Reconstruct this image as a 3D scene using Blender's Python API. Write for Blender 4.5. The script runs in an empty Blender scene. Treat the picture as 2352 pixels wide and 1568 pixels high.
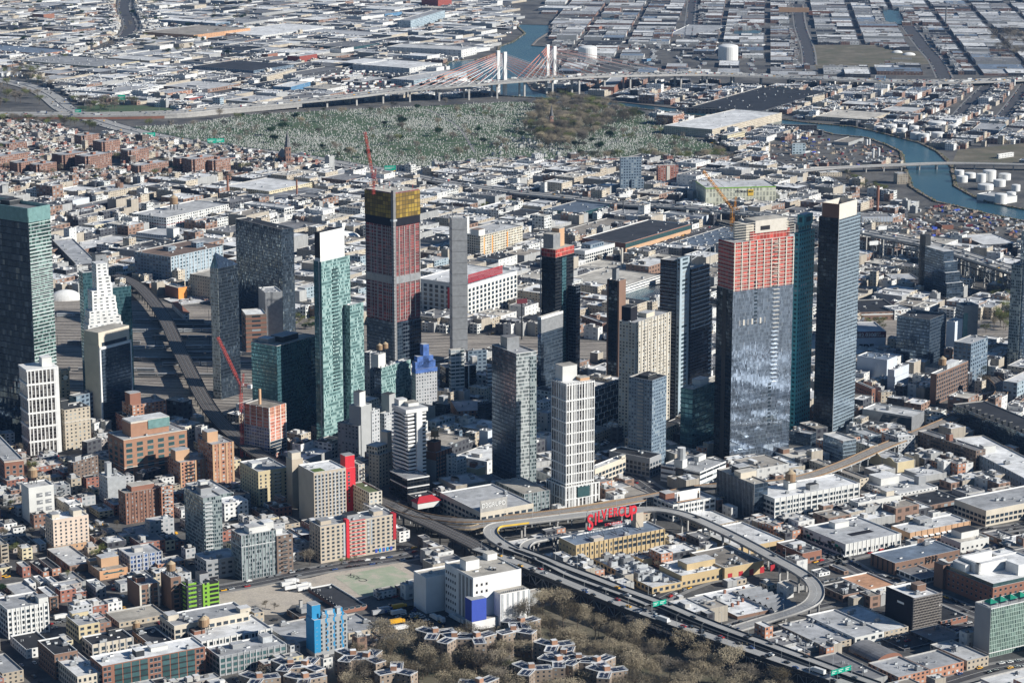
import bpy, math, random
from mathutils import Vector, Matrix
R = math.radians
random.seed(7)
scene = bpy.context.scene
COL = scene.collection

# ---------------------------------------------------------------- camera, sky, sun, exposure
CAM_H, CAM_F, CAM_P = 577.0, 5500.0, R(12.9)       # height, focal length in px of a 2352 px wide frame, pitch
cam = bpy.data.objects.new('camera', bpy.data.cameras.new('camera')); COL.objects.link(cam)
cam.location = (0, 0, CAM_H); cam.rotation_euler = (R(90) - CAM_P, 0, 0)
cam.data.sensor_width = 36; cam.data.lens = 36 * CAM_F / 2352
cam.data.clip_start = 5; cam.data.clip_end = 60000
scene.camera = cam
SUN_EL, SUN_AZ = R(27), R(-17)                     # sun to the right, a little towards the viewer
to_sun = Vector((math.cos(SUN_EL) * math.cos(SUN_AZ), math.cos(SUN_EL) * math.sin(SUN_AZ), math.sin(SUN_EL)))
w = bpy.data.worlds.new("World"); scene.world = w; w.use_nodes = True
nt = w.node_tree; sky = nt.nodes.new('ShaderNodeTexSky'); sky.sky_type = 'NISHITA'; sky.sun_disc = False
sky.sun_elevation = SUN_EL; sky.sun_rotation = R(90) - SUN_AZ; sky.air_density = 1.3; sky.dust_density = 0; sky.ozone_density = 7
nt.links.new(sky.outputs[0], nt.nodes['Background'].inputs[0]); nt.nodes['Background'].inputs[1].default_value = 0.05
sl = bpy.data.lights.new('sun', 'SUN'); sl.energy = 4.95; sl.angle = R(0.5); sl.color = (1, 0.955, 0.88)
so = bpy.data.objects.new('sun', sl); COL.objects.link(so); so.rotation_euler = to_sun.to_track_quat('Z', 'Y').to_euler()
so.location = (2000, 0, 2000)
scene.view_settings.view_transform = 'Standard'; scene.view_settings.look = 'None'
scene.view_settings.exposure = 0.44; scene.view_settings.gamma = 1
scene.cycles.max_bounces = 5; scene.cycles.diffuse_bounces = 1; scene.cycles.glossy_bounces = 3
scene.cycles.transmission_bounces = 2; scene.cycles.volume_bounces = 0; scene.cycles.transparent_max_bounces = 4

HAZE = 1.9e-5
# ---------------------------------------------------------------- surveying: photo pixels -> metres on the ground
CC, CS = math.cos(CAM_P), math.sin(CAM_P)
def un(x, y, z=0.0):
    a = (x - 1176) / CAM_F; b = -(y - 784) / CAM_F
    t = (z - CAM_H) / (-CS + b * CC)
    return (a * t, (CC + b * CS) * t)
def pr(X, Y, Z=0.0):
    d = Y * CC - (Z - CAM_H) * CS
    return (1176 + CAM_F * X / d, 784 - CAM_F * (Y * CS + (Z - CAM_H) * CC) / d)
def T(code, zx, zy=0):
    return 588 * int(code[0]) + zx / 4, 392 * int(code[1]) + zy / 4
def inpoly(x, y, P):
    c = False; j = len(P) - 1
    for i in range(len(P)):
        xi, yi = P[i]; xj, yj = P[j]
        if (yi > y) != (yj > y) and x < (xj - xi) * (y - yi) / (yj - yi) + xi: c = not c
        j = i
    return c

# ---------------------------------------------------------------- materials
M = {}
class NT:
    def __init__(s, name):
        s.m = bpy.data.materials.new(name); s.m.use_nodes = True; s.n = s.m.node_tree; s.b = s.n.nodes['Principled BSDF']; M[name] = s.m
    def L(s, a, b): s.n.links.new(a, b)
    def inp(s, node, i, v):
        if v is None: return
        if hasattr(v, 'is_linked') or isinstance(v, bpy.types.NodeSocket): s.L(v, node.inputs[i])
        else: node.inputs[i].default_value = v
    def math(s, op, a, b=None, c=None):
        n = s.n.nodes.new('ShaderNodeMath'); n.operation = op; s.inp(n, 0, a); s.inp(n, 1, b); s.inp(n, 2, c); return n.outputs[0]
    def mix(s, f, a, b, mode='MIX'):
        n = s.n.nodes.new('ShaderNodeMix'); n.data_type = 'RGBA'; n.blend_type = mode
        s.inp(n, 0, f); s.inp(n, 6, a); s.inp(n, 7, b); return n.outputs[2]
    def noise(s, vec, scale, detail=2.0, rough=0.5):
        n = s.n.nodes.new('ShaderNodeTexNoise'); s.L(vec, n.inputs['Vector']); n.inputs['Scale'].default_value = scale
        n.inputs['Detail'].default_value = detail; n.inputs['Roughness'].default_value = rough; return n.outputs[0]
    def ramp(s, f, stops):
        n = s.n.nodes.new('ShaderNodeValToRGB'); s.L(f, n.inputs[0]); e = n.color_ramp.elements
        while len(e) < len(stops): e.new(0.5)
        for k, (p, c) in enumerate(stops): e[k].position = p; e[k].color = (*c, 1) if len(c) == 3 else c
        return n.outputs[0]
    def mapr(s, v, a, b, c, d):
        n = s.n.nodes.new('ShaderNodeMapRange'); s.L(v, n.inputs[0])
        for i, x in enumerate((a, b, c, d)): n.inputs[i + 1].default_value = x
        return n.outputs[0]
    def pos(s): return s.n.nodes.new('ShaderNodeNewGeometry').outputs['Position']
    def orand(s): return s.n.nodes.new('ShaderNodeObjectInfo').outputs['Random']
    def uv(s): return s.n.nodes.new('ShaderNodeUVMap').outputs[0]
def c4(c): return (*c, 1.0)

def plain(name, col, rough=0.8, metal=0.0, var=0.0, nscale=0.3, namp=0.18, spec=0.3):
    t = NT(name); c = c4(col)
    f = t.mapr(t.noise(t.pos(), nscale, 3), 0.25, 0.75, 1 - namp, 1 + namp)
    if var:
        f = t.math('MULTIPLY', f, t.mapr(t.orand(), 0, 1, 1 - var, 1 + var))
    col2 = t.mix(1.0, c, f, 'MULTIPLY')
    t.L(col2, t.b.inputs['Base Color']); t.b.inputs['Roughness'].default_value = rough; t.b.inputs['Metallic'].default_value = metal
    t.b.inputs['Specular IOR Level'].default_value = spec
    return t.m

def roofmat(name, col, namp=0.26, stain=0.5, seams=True):
    t = NT(name); p = t.pos()
    f = t.mapr(t.noise(p, 0.11, 4, .6), 0.3, 0.7, 1 - namp, 1 + namp)
    f = t.math('MULTIPLY', f, t.mapr(t.orand(), 0, 1, 0.70, 1.1))
    st = t.mapr(t.noise(p, 0.33, 5, .65), 0.60, 0.70, 1.0, 1 - stain)
    f = t.math('MULTIPLY', f, st)
    big = t.mapr(t.noise(p, 0.035, 2, .5), 0.4, 0.6, 0.86, 1.06)
    f = t.math('MULTIPLY', f, big)
    if seams:
        u = t.n.nodes.new('ShaderNodeSeparateXYZ'); t.L(t.uv(), u.inputs[0])
        s1 = t.math('LESS_THAN', t.math('FRACT', t.math('MULTIPLY', u.outputs[1], 0.14)), 0.09)
        f = t.math('MULTIPLY', f, t.mapr(s1, 0, 1, 1, 0.86))
    t.L(t.mix(1.0, c4(col), f, 'MULTIPLY'), t.b.inputs['Base Color'])
    t.b.inputs['Roughness'].default_value = 0.75; t.b.inputs['Specular IOR Level'].default_value = 0.25
    return t.m

STY = {}
def fac(name, wall, glass, bay=4.0, fl=3.4, wf=.5, hf=.5, pb=.2, blind=(.30, .34, .36), metal=0.0, tilt=0.0, rg=.12, wr=.8, var=.1, gm=1.5, wm=0.0):
    """a facade: UV counts bays across and storeys up; each window pane gets its own tint and tilt"""
    STY[name] = (bay, fl)
    t = NT(name); sp = t.n.nodes.new('ShaderNodeSeparateXYZ'); t.L(t.uv(), sp.inputs[0]); u, v = sp.outputs[0], sp.outputs[1]
    mu = t.math('LESS_THAN', t.math('ABSOLUTE', t.math('SUBTRACT', t.math('FRACT', u), .5)), wf / 2)
    mv = t.math('LESS_THAN', t.math('ABSOLUTE', t.math('SUBTRACT', t.math('FRACT', v), .52)), hf / 2)
    mask = t.math('MULTIPLY', mu, mv)
    cb = t.n.nodes.new('ShaderNodeCombineXYZ'); t.L(t.math('FLOOR', u), cb.inputs[0]); t.L(t.math('FLOOR', v), cb.inputs[1])
    t.L(t.math('MULTIPLY', t.orand(), 91.7), cb.inputs[2])
    wn = t.n.nodes.new('ShaderNodeTexWhiteNoise'); t.L(cb.outputs[0], wn.inputs['Vector'])
    g = t.ramp(wn.outputs['Value'], [(0, tuple(c * .55 for c in glass)), (max(.02, 1 - pb - .12), glass), (max(.03, 1 - pb), tuple(min(1, c * gm + .02) for c in glass)), (min(1, 1 - pb + .04), blind)])
    p = t.pos()
    f = t.mapr(t.noise(p, 0.09, 4, .6), 0.3, 0.7, .88, 1.1)
    st = t.n.nodes.new('ShaderNodeMapping'); t.L(p, st.inputs[0]); st.inputs['Scale'].default_value = (.8, .8, .05)
    f = t.math('MULTIPLY', f, t.mapr(t.noise(st.outputs[0], 1.0, 2), .35, .7, 1.04, .9))
    f = t.math('MULTIPLY', f, t.mapr(t.orand(), 0, 1, 1 - var, 1 + var))
    wc = t.mix(1.0, c4(wall), f, 'MULTIPLY')
    t.L(t.mix(mask, wc, g), t.b.inputs['Base Color'])
    t.L(t.mapr(mask, 0, 1, wr, rg), t.b.inputs['Roughness'])
    t.b.inputs['Specular IOR Level'].default_value = .5
    if metal or wm: t.L(t.mapr(mask, 0, 1, wm, metal), t.b.inputs['Metallic'])
    if tilt:
        vm = t.n.nodes.new('ShaderNodeVectorMath'); vm.operation = 'SUBTRACT'; t.L(wn.outputs['Color'], vm.inputs[0]); vm.inputs[1].default_value = (.5, .5, .5)
        v2 = t.n.nodes.new('ShaderNodeVectorMath'); v2.operation = 'SCALE'; t.L(vm.outputs[0], v2.inputs[0]); v2.inputs[3].default_value = tilt
        v3 = t.n.nodes.new('ShaderNodeVectorMath'); v3.operation = 'ADD'; t.L(v2.outputs[0], v3.inputs[0])
        t.L(t.n.nodes.new('ShaderNodeNewGeometry').outputs['Normal'], v3.inputs[1])
        v4 = t.n.nodes.new('ShaderNodeVectorMath'); v4.operation = 'NORMALIZE'; t.L(v3.outputs[0], v4.inputs[0])
        t.L(v4.outputs[0], t.b.inputs['Normal'])
    return t.m

DG = (.03, .045, .06); NB = (.02, .035, .06)
# name, wall, glass, bay, floor, width frac, height frac, bright share ...
fac('peach', (.62, .47, .37), DG, 4, 2.95, .3, .42, .25)
fac('whiteloft', (.60, .60, .57), DG, 4.5, 3.8, .62, .5, .25)
fac('creamloft', (.62, .56, .46), DG, 4.5, 3.8, .62, .5, .3)
fac('yellow', (.60, .53, .36), DG, 4, 3.6, .5, .42, .2)
fac('tan', (.42, .36, .28), DG, 4, 3.3, .42, .42, .25)
fac('sand', (.48, .42, .33), DG, 4, 3.3, .36, .42, .25)
fac('brick', (.26, .15, .11), DG, 4, 3.4, .42, .45, .3)
fac('redbrick', (.30, .13, .095), DG, 4, 3.4, .42, .45, .3)
fac('brownbrick', (.17, .125, .10), DG, 4, 3.3, .42, .42, .3)
fac('estate', (.29, .23, .18), DG, 4, 3, .36, .42, .3)
fac('orangebrick', (.44, .22, .14), DG, 3.8, 3.1, .5, .5, .4, blind=(.45, .5, .5))
fac('orangeplain', (.55, .31, .17), DG, 9, 4, .2, .2, .1)
fac('grey', (.26, .27, .28), DG, 4, 3.3, .45, .45, .3)
fac('lightgrey', (.46, .47, .48), DG, 4, 3.3, .45, .42, .3)
fac('white', (.70, .70, .68), DG, 4, 3.3, .42, .42, .2)
fac('whiteribbon', (.72, .72, .70), DG, 12, 3.6, .97, .4, .1)
fac('dark', (.035, .04, .045), NB, 4, 3.5, .7, .6, .12, blind=(.14, .17, .19))
fac('black', (.012, .014, .018), (.03, .045, .065), 3, 3.4, .9, .78, .06, blind=(.1, .14, .17), metal=.75, tilt=.03)
fac('skyglass', (.16, .20, .25), (.52, .63, .78), 1.3, 3.3, .96, .95, .04, blind=(.60, .68, .78), metal=.88, tilt=.014, rg=.06, gm=1.15, var=.03)
fac('netred', (.50, .34, .29), (.40, .04, .028), 3.6, 3.3, .93, .88, .15, blind=(.45, .07, .05), rg=.8, wr=.8)
fac('netred_shaded', (.30, .25, .24), (.17, .02, .022), 6, 3.5, .94, .9, .3, blind=(.24, .04, .035), rg=.8)  # red netting in shade: the shade is put into a darker red
fac('netred_deep_shade', (.45, .43, .42), (.16, .035, .035), 6, 3.3, .9, .84, .2, blind=(.30, .06, .05), rg=.8)  # the same netting on the left face, shade put into the colour
fac('netamber', (.05, .04, .015), (.23, .145, .02), 4, 4.2, .88, .86, .4, blind=(.33, .22, .03), rg=.8)
fac('netorange', (.58, .36, .27), (.42, .12, .08), 3, 3.2, .88, .8, .3, blind=(.55, .22, .16), rg=.8)
fac('frameblue', (.42, .45, .52), (.03, .06, .15), 3, 3.2, .72, .72, .2, blind=(.10, .17, .34))
fac('tealpanel', (.20, .33, .32), (.035, .08, .085), 1.6, 3.1, .66, .66, .4, blind=(.38, .50, .48), metal=.1, tilt=.03)
fac('tealglass', (.04, .11, .13), (.09, .22, .26), 1.5, 3.3, .88, .74, .15, blind=(.16, .30, .33), metal=.7, tilt=.03)
fac('greenglass', (.50, .60, .57), (.02, .06, .055), 1.6, 3.2, .96, .78, .30, blind=(.20, .32, .29), metal=.3, tilt=.03)
fac('shinydark', (.02, .03, .045), (.12, .17, .225), 1.5, 3.3, .94, .84, .06, blind=(.3, .36, .38), metal=.85, tilt=.05, rg=.06)
fac('darkglass', (.035, .055, .08), (.10, .15, .215), 1.5, 3.4, .92, .76, .08, blind=(.2, .26, .32), metal=.75, tilt=.03)
fac('blueglass', (.24, .31, .36), (.36, .45, .54), 1.2, 3.3, .92, .74, .12, blind=(.45, .52, .58), metal=.8, tilt=.03)
fac('silverglass', (.48, .50, .50), (.12, .15, .155), 1.3, 3.2, .86, .72, .45, blind=(.36, .40, .39), metal=.08, tilt=.04)
fac('greytealglass', (.27, .31, .32), (.04, .075, .085), 1.8, 3.1, .76, .66, .4, blind=(.36, .43, .42), metal=.3, tilt=.04)
fac('citiglass', (.08, .36, .42), (.015, .06, .08), 4.2, 4.3, .5, .46, .05, metal=0, wm=.35, wr=.25)
fac('whitegrid', (.74, .74, .72), (.05, .045, .04), 3.0, 3.4, .6, .9, .1, blind=(.25, .26, .26))
fac('whitepier', (.70, .70, .68), (.045, .04, .04), 3.4, 3.3, .66, .97, .3, blind=(.16, .15, .14))
fac('stepwhite', (.78, .78, .76), DG, 6.2, 3.2, .45, .34, .25)
fac('beigegrid', (.56, .52, .44), DG, 3.4, 3.0, .5, .55, .3, blind=(.35, .4, .43))
fac('creamgrid', (.66, .60, .48), (.03, .045, .05), 3.4, 3.1, .62, .6, .15)
fac('taupegrid', (.36, .32, .28), DG, 3.2, 3.0, .42, .48, .35, blind=(.5, .55, .6))
fac('bluegrey', (.17, .23, .29), (.04, .06, .09), 5, 4, .6, .5, .2)
fac('steelblue', (.34, .42, .47), (.05, .08, .10), 5, 4, .55, .5, .3)
fac('balconydark', (.10, .13, .17), (.012, .02, .035), 3, 3.2, .94, .84, .1, blind=(.06, .09, .12), metal=.4, tilt=.03)
fac('hotelteal', (.34, .44, .39), (.12, .19, .16), 1.6, 3.0, .74, .88, .12, blind=(.02, .05, .05), metal=.2)
fac('pinkframe', (.55, .52, .50), (.10, .11, .13), 4, 4, .85, .75, .2)
fac('storage', (.66, .66, .52), (.45, .46, .38), 5, 8, .62, .8, .05, blind=(.6, .6, .5), rg=.6)
fac('shed', (.34, .345, .34), (.26, .26, .26), 6, 6, .06, 1.1, 0, rg=.8)
fac('shedtan', (.38, .34, .28), (.30, .27, .23), 6, 6, .06, 1.1, 0, rg=.8)
fac('brickshed', (.25, .16, .12), (.10, .08, .07), 7, 5, .5, .5, .3)
fac('whiteshed', (.60, .60, .58), (.35, .36, .37), 8, 5, .3, .4, .3)
fac('darkshed', (.06, .065, .075), (.04, .04, .05), 6, 5, .5, .5, .1)
fac('blueshed', (.10, .22, .36), (.08, .16, .26), 6, 5, .4, .5, .1)
fac('house', (.38, .34, .31), DG, 3, 3, .35, .45, .2)
fac('ribbonglass', (.62, .63, .60), (.05, .08, .09), 5, 3.8, .9, .52, .3)
plain('concrete', (.42, .41, .39), var=.12)
plain('concretedark', (.20, .20, .20), var=.12)
plain('whitepaint', (.74, .74, .72), rough=.6, namp=.08)
plain('creampaint', (.60, .56, .49), namp=.08)
plain('barnred', (.27, .07, .055))
plain('redpaint', (.42, .03, .04), rough=.5, namp=.1)
plain('signred', (.62, .035, .05), rough=.5, namp=.06)
plain('orangepaint', (.75, .30, .08), namp=.1)
plain('yellowpaint', (.75, .50, .08), namp=.1)
plain('bluepaint', (.05, .09, .42), rough=.6, namp=.05)
plain('skybluepaint', (.03, .26, .50), rough=.6, namp=.08)
plain('limepaint', (.22, .44, .05), rough=.6, namp=.08)
plain('greenpaint', (.01, .22, .14), rough=.6)
plain('signgreen', (.0, .33, .22), rough=.5)
plain('blackpaint', (.02, .02, .025), rough=.5)
plain('darkmetal', (.045, .05, .055), rough=.5, metal=.3)
plain('steel', (.30, .31, .32), rough=.5, metal=.4, var=.2)
plain('palesteel', (.46, .48, .49), rough=.5, metal=.1, var=.15)
plain('redsteel', (.55, .10, .08), rough=.5)
plain('orangesteel', (.75, .34, .06), rough=.5)
plain('cableorange', (.66, .22, .12), rough=.6)
plain('truss', (.24, .25, .26), rough=.6, metal=.2)
plain('trussdark', (.05, .055, .06), rough=.6)
plain('wood', (.30, .20, .12), rough=.9)
plain('woodlight', (.42, .33, .22), rough=.9)
plain('glasspane', (.03, .045, .06), rough=.1, spec=.6, var=.5, namp=.3)
plain('tealpane', (.055, .11, .115), rough=.12, spec=.6, var=.3)
plain('tealcrown', (.22, .38, .37), rough=.25, metal=.3)
plain('asphalt', (.075, .075, .08), namp=.25, nscale=.08)
plain('roadlight', (.36, .355, .34), namp=.16, nscale=.06)
plain('pave', (.24, .235, .225), namp=.2, nscale=.15)
plain('track', (.07, .06, .055), namp=.3, nscale=.4)
plain('rail', (.36, .33, .30), rough=.5)
plain('line', (.65, .65, .62))
plain('lineyellow', (.65, .45, .07))
plain('solar', (.02, .03, .06), rough=.3)
plain('grassroof', (.10, .15, .04), namp=.4, nscale=.5)
plain('stone', (.42, .43, .41), namp=.3, nscale=.05)
plain('bark', (.11, .085, .065))
plain('scaffold', (.36, .33, .30), rough=.7)
plain('netblack', (.012, .013, .02), rough=.9)
plain('sandpile', (.35, .29, .21), namp=.4)
plain('maroonpaint', (.14, .03, .04))
plain('junk', (.25, .2, .16), namp=.9, nscale=.5)
def leafmat(name, a, b):
    t = NT(name); p = t.pos()
    f = t.noise(p, .35, 2)
    c = t.mix(t.mapr(f, .35, .65, 0, 1), c4(a), c4(b))
    c = t.mix(1.0, c, t.mapr(t.orand(), 0, 1, .7, 1.25), 'MULTIPLY')
    t.L(c, t.b.inputs['Base Color']); t.b.inputs['Roughness'].default_value = .9; t.b.inputs['Specular IOR Level'].default_value = .1
leafmat('twigs', (.26, .22, .155), (.36, .31, .22))
leafmat('twigsgrey', (.19, .165, .135), (.26, .23, .18))
leafmat('budgreen', (.13, .15, .05), (.17, .19, .07))
leafmat('evergreen', (.02, .045, .018), (.035, .07, .03))
leafmat('bush', (.07, .08, .035), (.12, .11, .07))
for n, c in dict(rw=(.70, .705, .70), rs=(.43, .44, .45), rg=(.22, .22, .225), rd=(.045, .048, .055), rt=(.33, .30, .26), rc=(.53, .50, .44), rb=(.22, .16, .13), ro=(.55, .31, .19), rbl=(.19, .24, .31), rgn=(.16, .20, .10)).items():
    roofmat(n, c, stain=.5 if n not in ('rd',) else .3)
for n, c in dict(carblack=(.02, .02, .022), cargrey=(.16, .17, .18), carwhite=(.72, .72, .70), carsilver=(.42, .43, .44), carred=(.35, .02, .02), carblue=(.03, .07, .2), taxi=(.75, .40, .03)).items():
    plain(n, c, rough=.3, spec=.5, namp=.03)

# ---------------------------------------------------------------- mesh builder
class Fr:
    """a local frame on the ground: origin, heading in degrees"""
    def __init__(s, x, y, ang, z=0): s.x, s.y, s.z, s.a = x, y, z, ang; s.c, s.s = math.cos(R(ang)), math.sin(R(ang))
    def w(s, u, v): return (s.x + u * s.c - v * s.s, s.y + u * s.s + v * s.c)
    def loc(s, X, Y): dx, dy = X - s.x, Y - s.y; return (dx * s.c + dy * s.s, -dx * s.s + dy * s.c)
class MB:
    def __init__(s): s.v, s.f, s.m, s.uv, s.names = [], [], [], [], []
    def mi(s, n):
        if n not in s.names: s.names.append(n)
        return s.names.index(n)
    def face(s, pts, mat, uvs=None):
        b = len(s.v); s.v += pts; s.f.append(tuple(range(b, b + len(pts)))); s.m.append(s.mi(mat))
        s.uv += uvs if uvs else [(p[0], p[1]) for p in pts]
    def prism(s, P, z0, z1, wm, rm=None, par=0.0, bottom=False, fl=None, bay=None):
        """CCW footprint in world metres"""
        st = STY.get(wm, (4, 3.5)); bay = bay or st[0]; fl = fl or st[1]; n = len(P); nf = max(1, round((z1 - z0) / fl)) if wm in STY else 1
        for i in range(n):
            a, b = P[i], P[(i + 1) % n]; L = math.dist(a, b); nb = max(1, round(L / bay))
            s.face([(a[0], a[1], z0), (b[0], b[1], z0), (b[0], b[1], z1), (a[0], a[1], z1)], wm, [(0, 0), (nb, 0), (nb, nf), (0, nf)])
        if rm:
            s.face([(p[0], p[1], z1) for p in P], rm)
        if bottom: s.face([(p[0], p[1], z0) for p in reversed(P)], wm, [(0, 0)] * n)
    def ring(s, P, Q, z, zin, mat):
        n = len(P)
        for i in range(n):
            j = (i + 1) % n
            s.face([(*P[i], z), (*P[j], z), (*Q[j], z), (*Q[i], z)], mat, [(0, 0)] * 4)
            s.face([(*Q[i], z), (*Q[j], z), (*Q[j], zin), (*Q[i], zin)], mat, [(0, 0)] * 4)
    def box(s, fr, x0, x1, y0, y1, z0, z1, wm, rm=None, bottom=False, fl=None, bay=None):
        s.prism([fr.w(x0, y0), fr.w(x1, y0), fr.w(x1, y1), fr.w(x0, y1)], fr.z + z0, fr.z + z1, wm, rm or wm, bottom=bottom, fl=fl, bay=bay)
    def tube(s, p, q, r, mat, n=5, r2=None):
        p, q = Vector(p), Vector(q); d = q - p
        if d.length < 1e-4: return
        d.normalize(); a = d.orthogonal().normalized(); b = d.cross(a); r2 = r if r2 is None else r2
        A = [p + (a * math.cos(t) + b * math.sin(t)) * r for t in (2 * math.pi * k / n for k in range(n))]
        B = [q + (a * math.cos(t) + b * math.sin(t)) * r2 for t in (2 * math.pi * k / n for k in range(n))]
        for i in range(n):
            j = (i + 1) % n; s.face([tuple(A[i]), tuple(A[j]), tuple(B[j]), tuple(B[i])], mat, [(0, 0)] * 4)
        s.face([tuple(x) for x in B], mat, [(0, 0)] * n)
    def cyl(s, x, y, z0, z1, r, mat, top=None, n=16, cone=0, dome=0):
        P = [(x + r * math.cos(2 * math.pi * k / n), y + r * math.sin(2 * math.pi * k / n)) for k in range(n)]
        s.prism(P, z0, z1, mat, None if (cone or dome) else (top or mat))
        if cone:
            for i in range(n):
                s.face([(*P[i], z1), (*P[(i + 1) % n], z1), (x, y, z1 + cone)], top or mat, [(0, 0)] * 3)
        if dome:
            prev = [(px, py, z1) for px, py in P]
            for k in range(1, 6):
                t = math.pi / 2 * k / 5; rr = r * math.cos(t); zz = z1 + dome * math.sin(t)
                cur = [(x + rr * math.cos(2 * math.pi * i / n), y + rr * math.sin(2 * math.pi * i / n), zz) for i in range(n)]
                for i in range(n):
                    j = (i + 1) % n; s.face([prev[i], prev[j], cur[j], cur[i]], top or mat, [(0, 0)] * 4)
                prev = cur
    def build(s, name, parent=None, origin=None, kind=None, smooth=False):
        """origin/parent: (x,y,z,ang) frame the mesh is stored in"""
        me = bpy.data.meshes.new(name)
        fr = origin or (parent['_fr'] if parent is not None and '_fr' in parent else (0, 0, 0, 0))
        ox, oy, oz, an = fr; c, sn = math.cos(R(an)), math.sin(R(an))
        vv = [((x - ox) * c + (y - oy) * sn, -(x - ox) * sn + (y - oy) * c, z - oz) for x, y, z in s.v]
        me.from_pydata(vv, [], s.f)
        ul = me.uv_layers.new(name='UVMap'); ul.data.foreach_set('uv', [c_ for t in s.uv for c_ in t])
        me.polygons.foreach_set('material_index', s.m)
        if smooth: me.polygons.foreach_set('use_smooth', [True] * len(s.f))
        for n in s.names: me.materials.append(M[n])
        o = bpy.data.objects.new(name, me); COL.objects.link(o)
        if parent is not None: o.parent = parent
        elif origin: o.location = (ox, oy, oz); o.rotation_euler = (0, 0, R(an))
        if kind: o['kind'] = kind
        return o
def thing(name, label, cat, fr, group=None):
    o = bpy.data.objects.new(name, None); COL.objects.link(o); o.empty_display_size = 2
    x, y, z, a = fr; o.location = (x, y, z); o.rotation_euler = (0, 0, R(a)); o['_fr'] = [x, y, z, a]
    tag(o, label, cat, group); return o
def tag(o, label, cat, group=None):
    o['label'] = label; o['category'] = cat
    if group: o['group'] = group
    return o

# shared small meshes -------------------------------------------------------
def shared(mb, name):
    o = mb.build(name); me = o.data; bpy.data.objects.remove(o); return me
def inst(me, name, parent, x, y, z, rz=0, sc=None):
    o = bpy.data.objects.new(name, me); COL.objects.link(o); o.location = (x, y, z); o.rotation_euler = (0, 0, rz)
    if sc: o.scale = sc
    if parent is not None: o.parent = parent
    return o
F0 = Fr(0, 0, 0)
def _tank():
    mb = MB(); mb.cyl(0, 0, 3.2, 6.6, 2.2, 'wood', 'woodlight', n=14, cone=1.5)
    for a in (45, 135, 225, 315):
        x, y = 1.7 * math.cos(R(a)), 1.7 * math.sin(R(a)); mb.tube((x * 1.1, y * 1.1, 0), (x, y, 3.2), .18, 'darkmetal', 4)
    mb.box(F0, -2.1, 2.1, -2.1, 2.1, 3.0, 3.2, 'darkmetal'); return shared(mb, 'water_tank')
TANK = _tank()
def _unit(kind):
    mb = MB()
    if kind == 0: mb.box(F0, -1, 1, -.7, .7, .25, 1.5, 'palesteel'); mb.cyl(.4, 0, 1.5, 1.75, .5, 'darkmetal', n=8); mb.cyl(-.5, 0, 1.5, 1.7, .35, 'steel', n=8)
    if kind == 1: mb.box(F0, -1.6, 1.6, -1, 1, .3, 2.0, 'steel'); mb.box(F0, -.8, .9, -.6, .6, 2.0, 2.5, 'palesteel'); mb.tube((1.6, 0, 1), (3.2, 0, .5), .35, 'palesteel', 6)
    if kind == 2: mb.box(F0, -.9, .9, -.5, .5, 0, .7, 'whitepaint'); mb.face([(-.8, -.42, .72), (.8, -.42, .72), (.8, .42, .72), (-.8, .42, .72)], 'glasspane')
    if kind == 3: mb.cyl(0, 0, 0, 1.2, .35, 'steel', n=8, cone=.4); mb.cyl(1.4, .5, 0, .9, .3, 'palesteel', n=8)
    return shared(mb, ('air_conditioner', 'air_handler', 'skylight', 'roof_vent')[kind])
UNITS = [_unit(k) for k in range(4)]
UNAME = ('air_conditioner', 'air_handler', 'skylight', 'roof_vent')
WINC = {}
def winmesh(w_, h_, mat='glasspane', frame='concretedark'):
    k = (w_, h_, mat, frame)
    if k not in WINC:
        mb = MB(); mb.box(F0, -w_ / 2 - .12, w_ / 2 + .12, -.08, 0.02, -.12, h_ + .1, frame)
        mb.face([(-w_ / 2, -.10, 0), (w_ / 2, -.10, 0), (w_ / 2, -.10, h_), (-w_ / 2, -.10, h_)], mat)
        mb.box(F0, -w_ / 2 - .2, w_ / 2 + .2, -.22, -.08, -.25, -.12, 'concrete')
        WINC[k] = shared(mb, 'window')
    return WINC[k]

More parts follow.
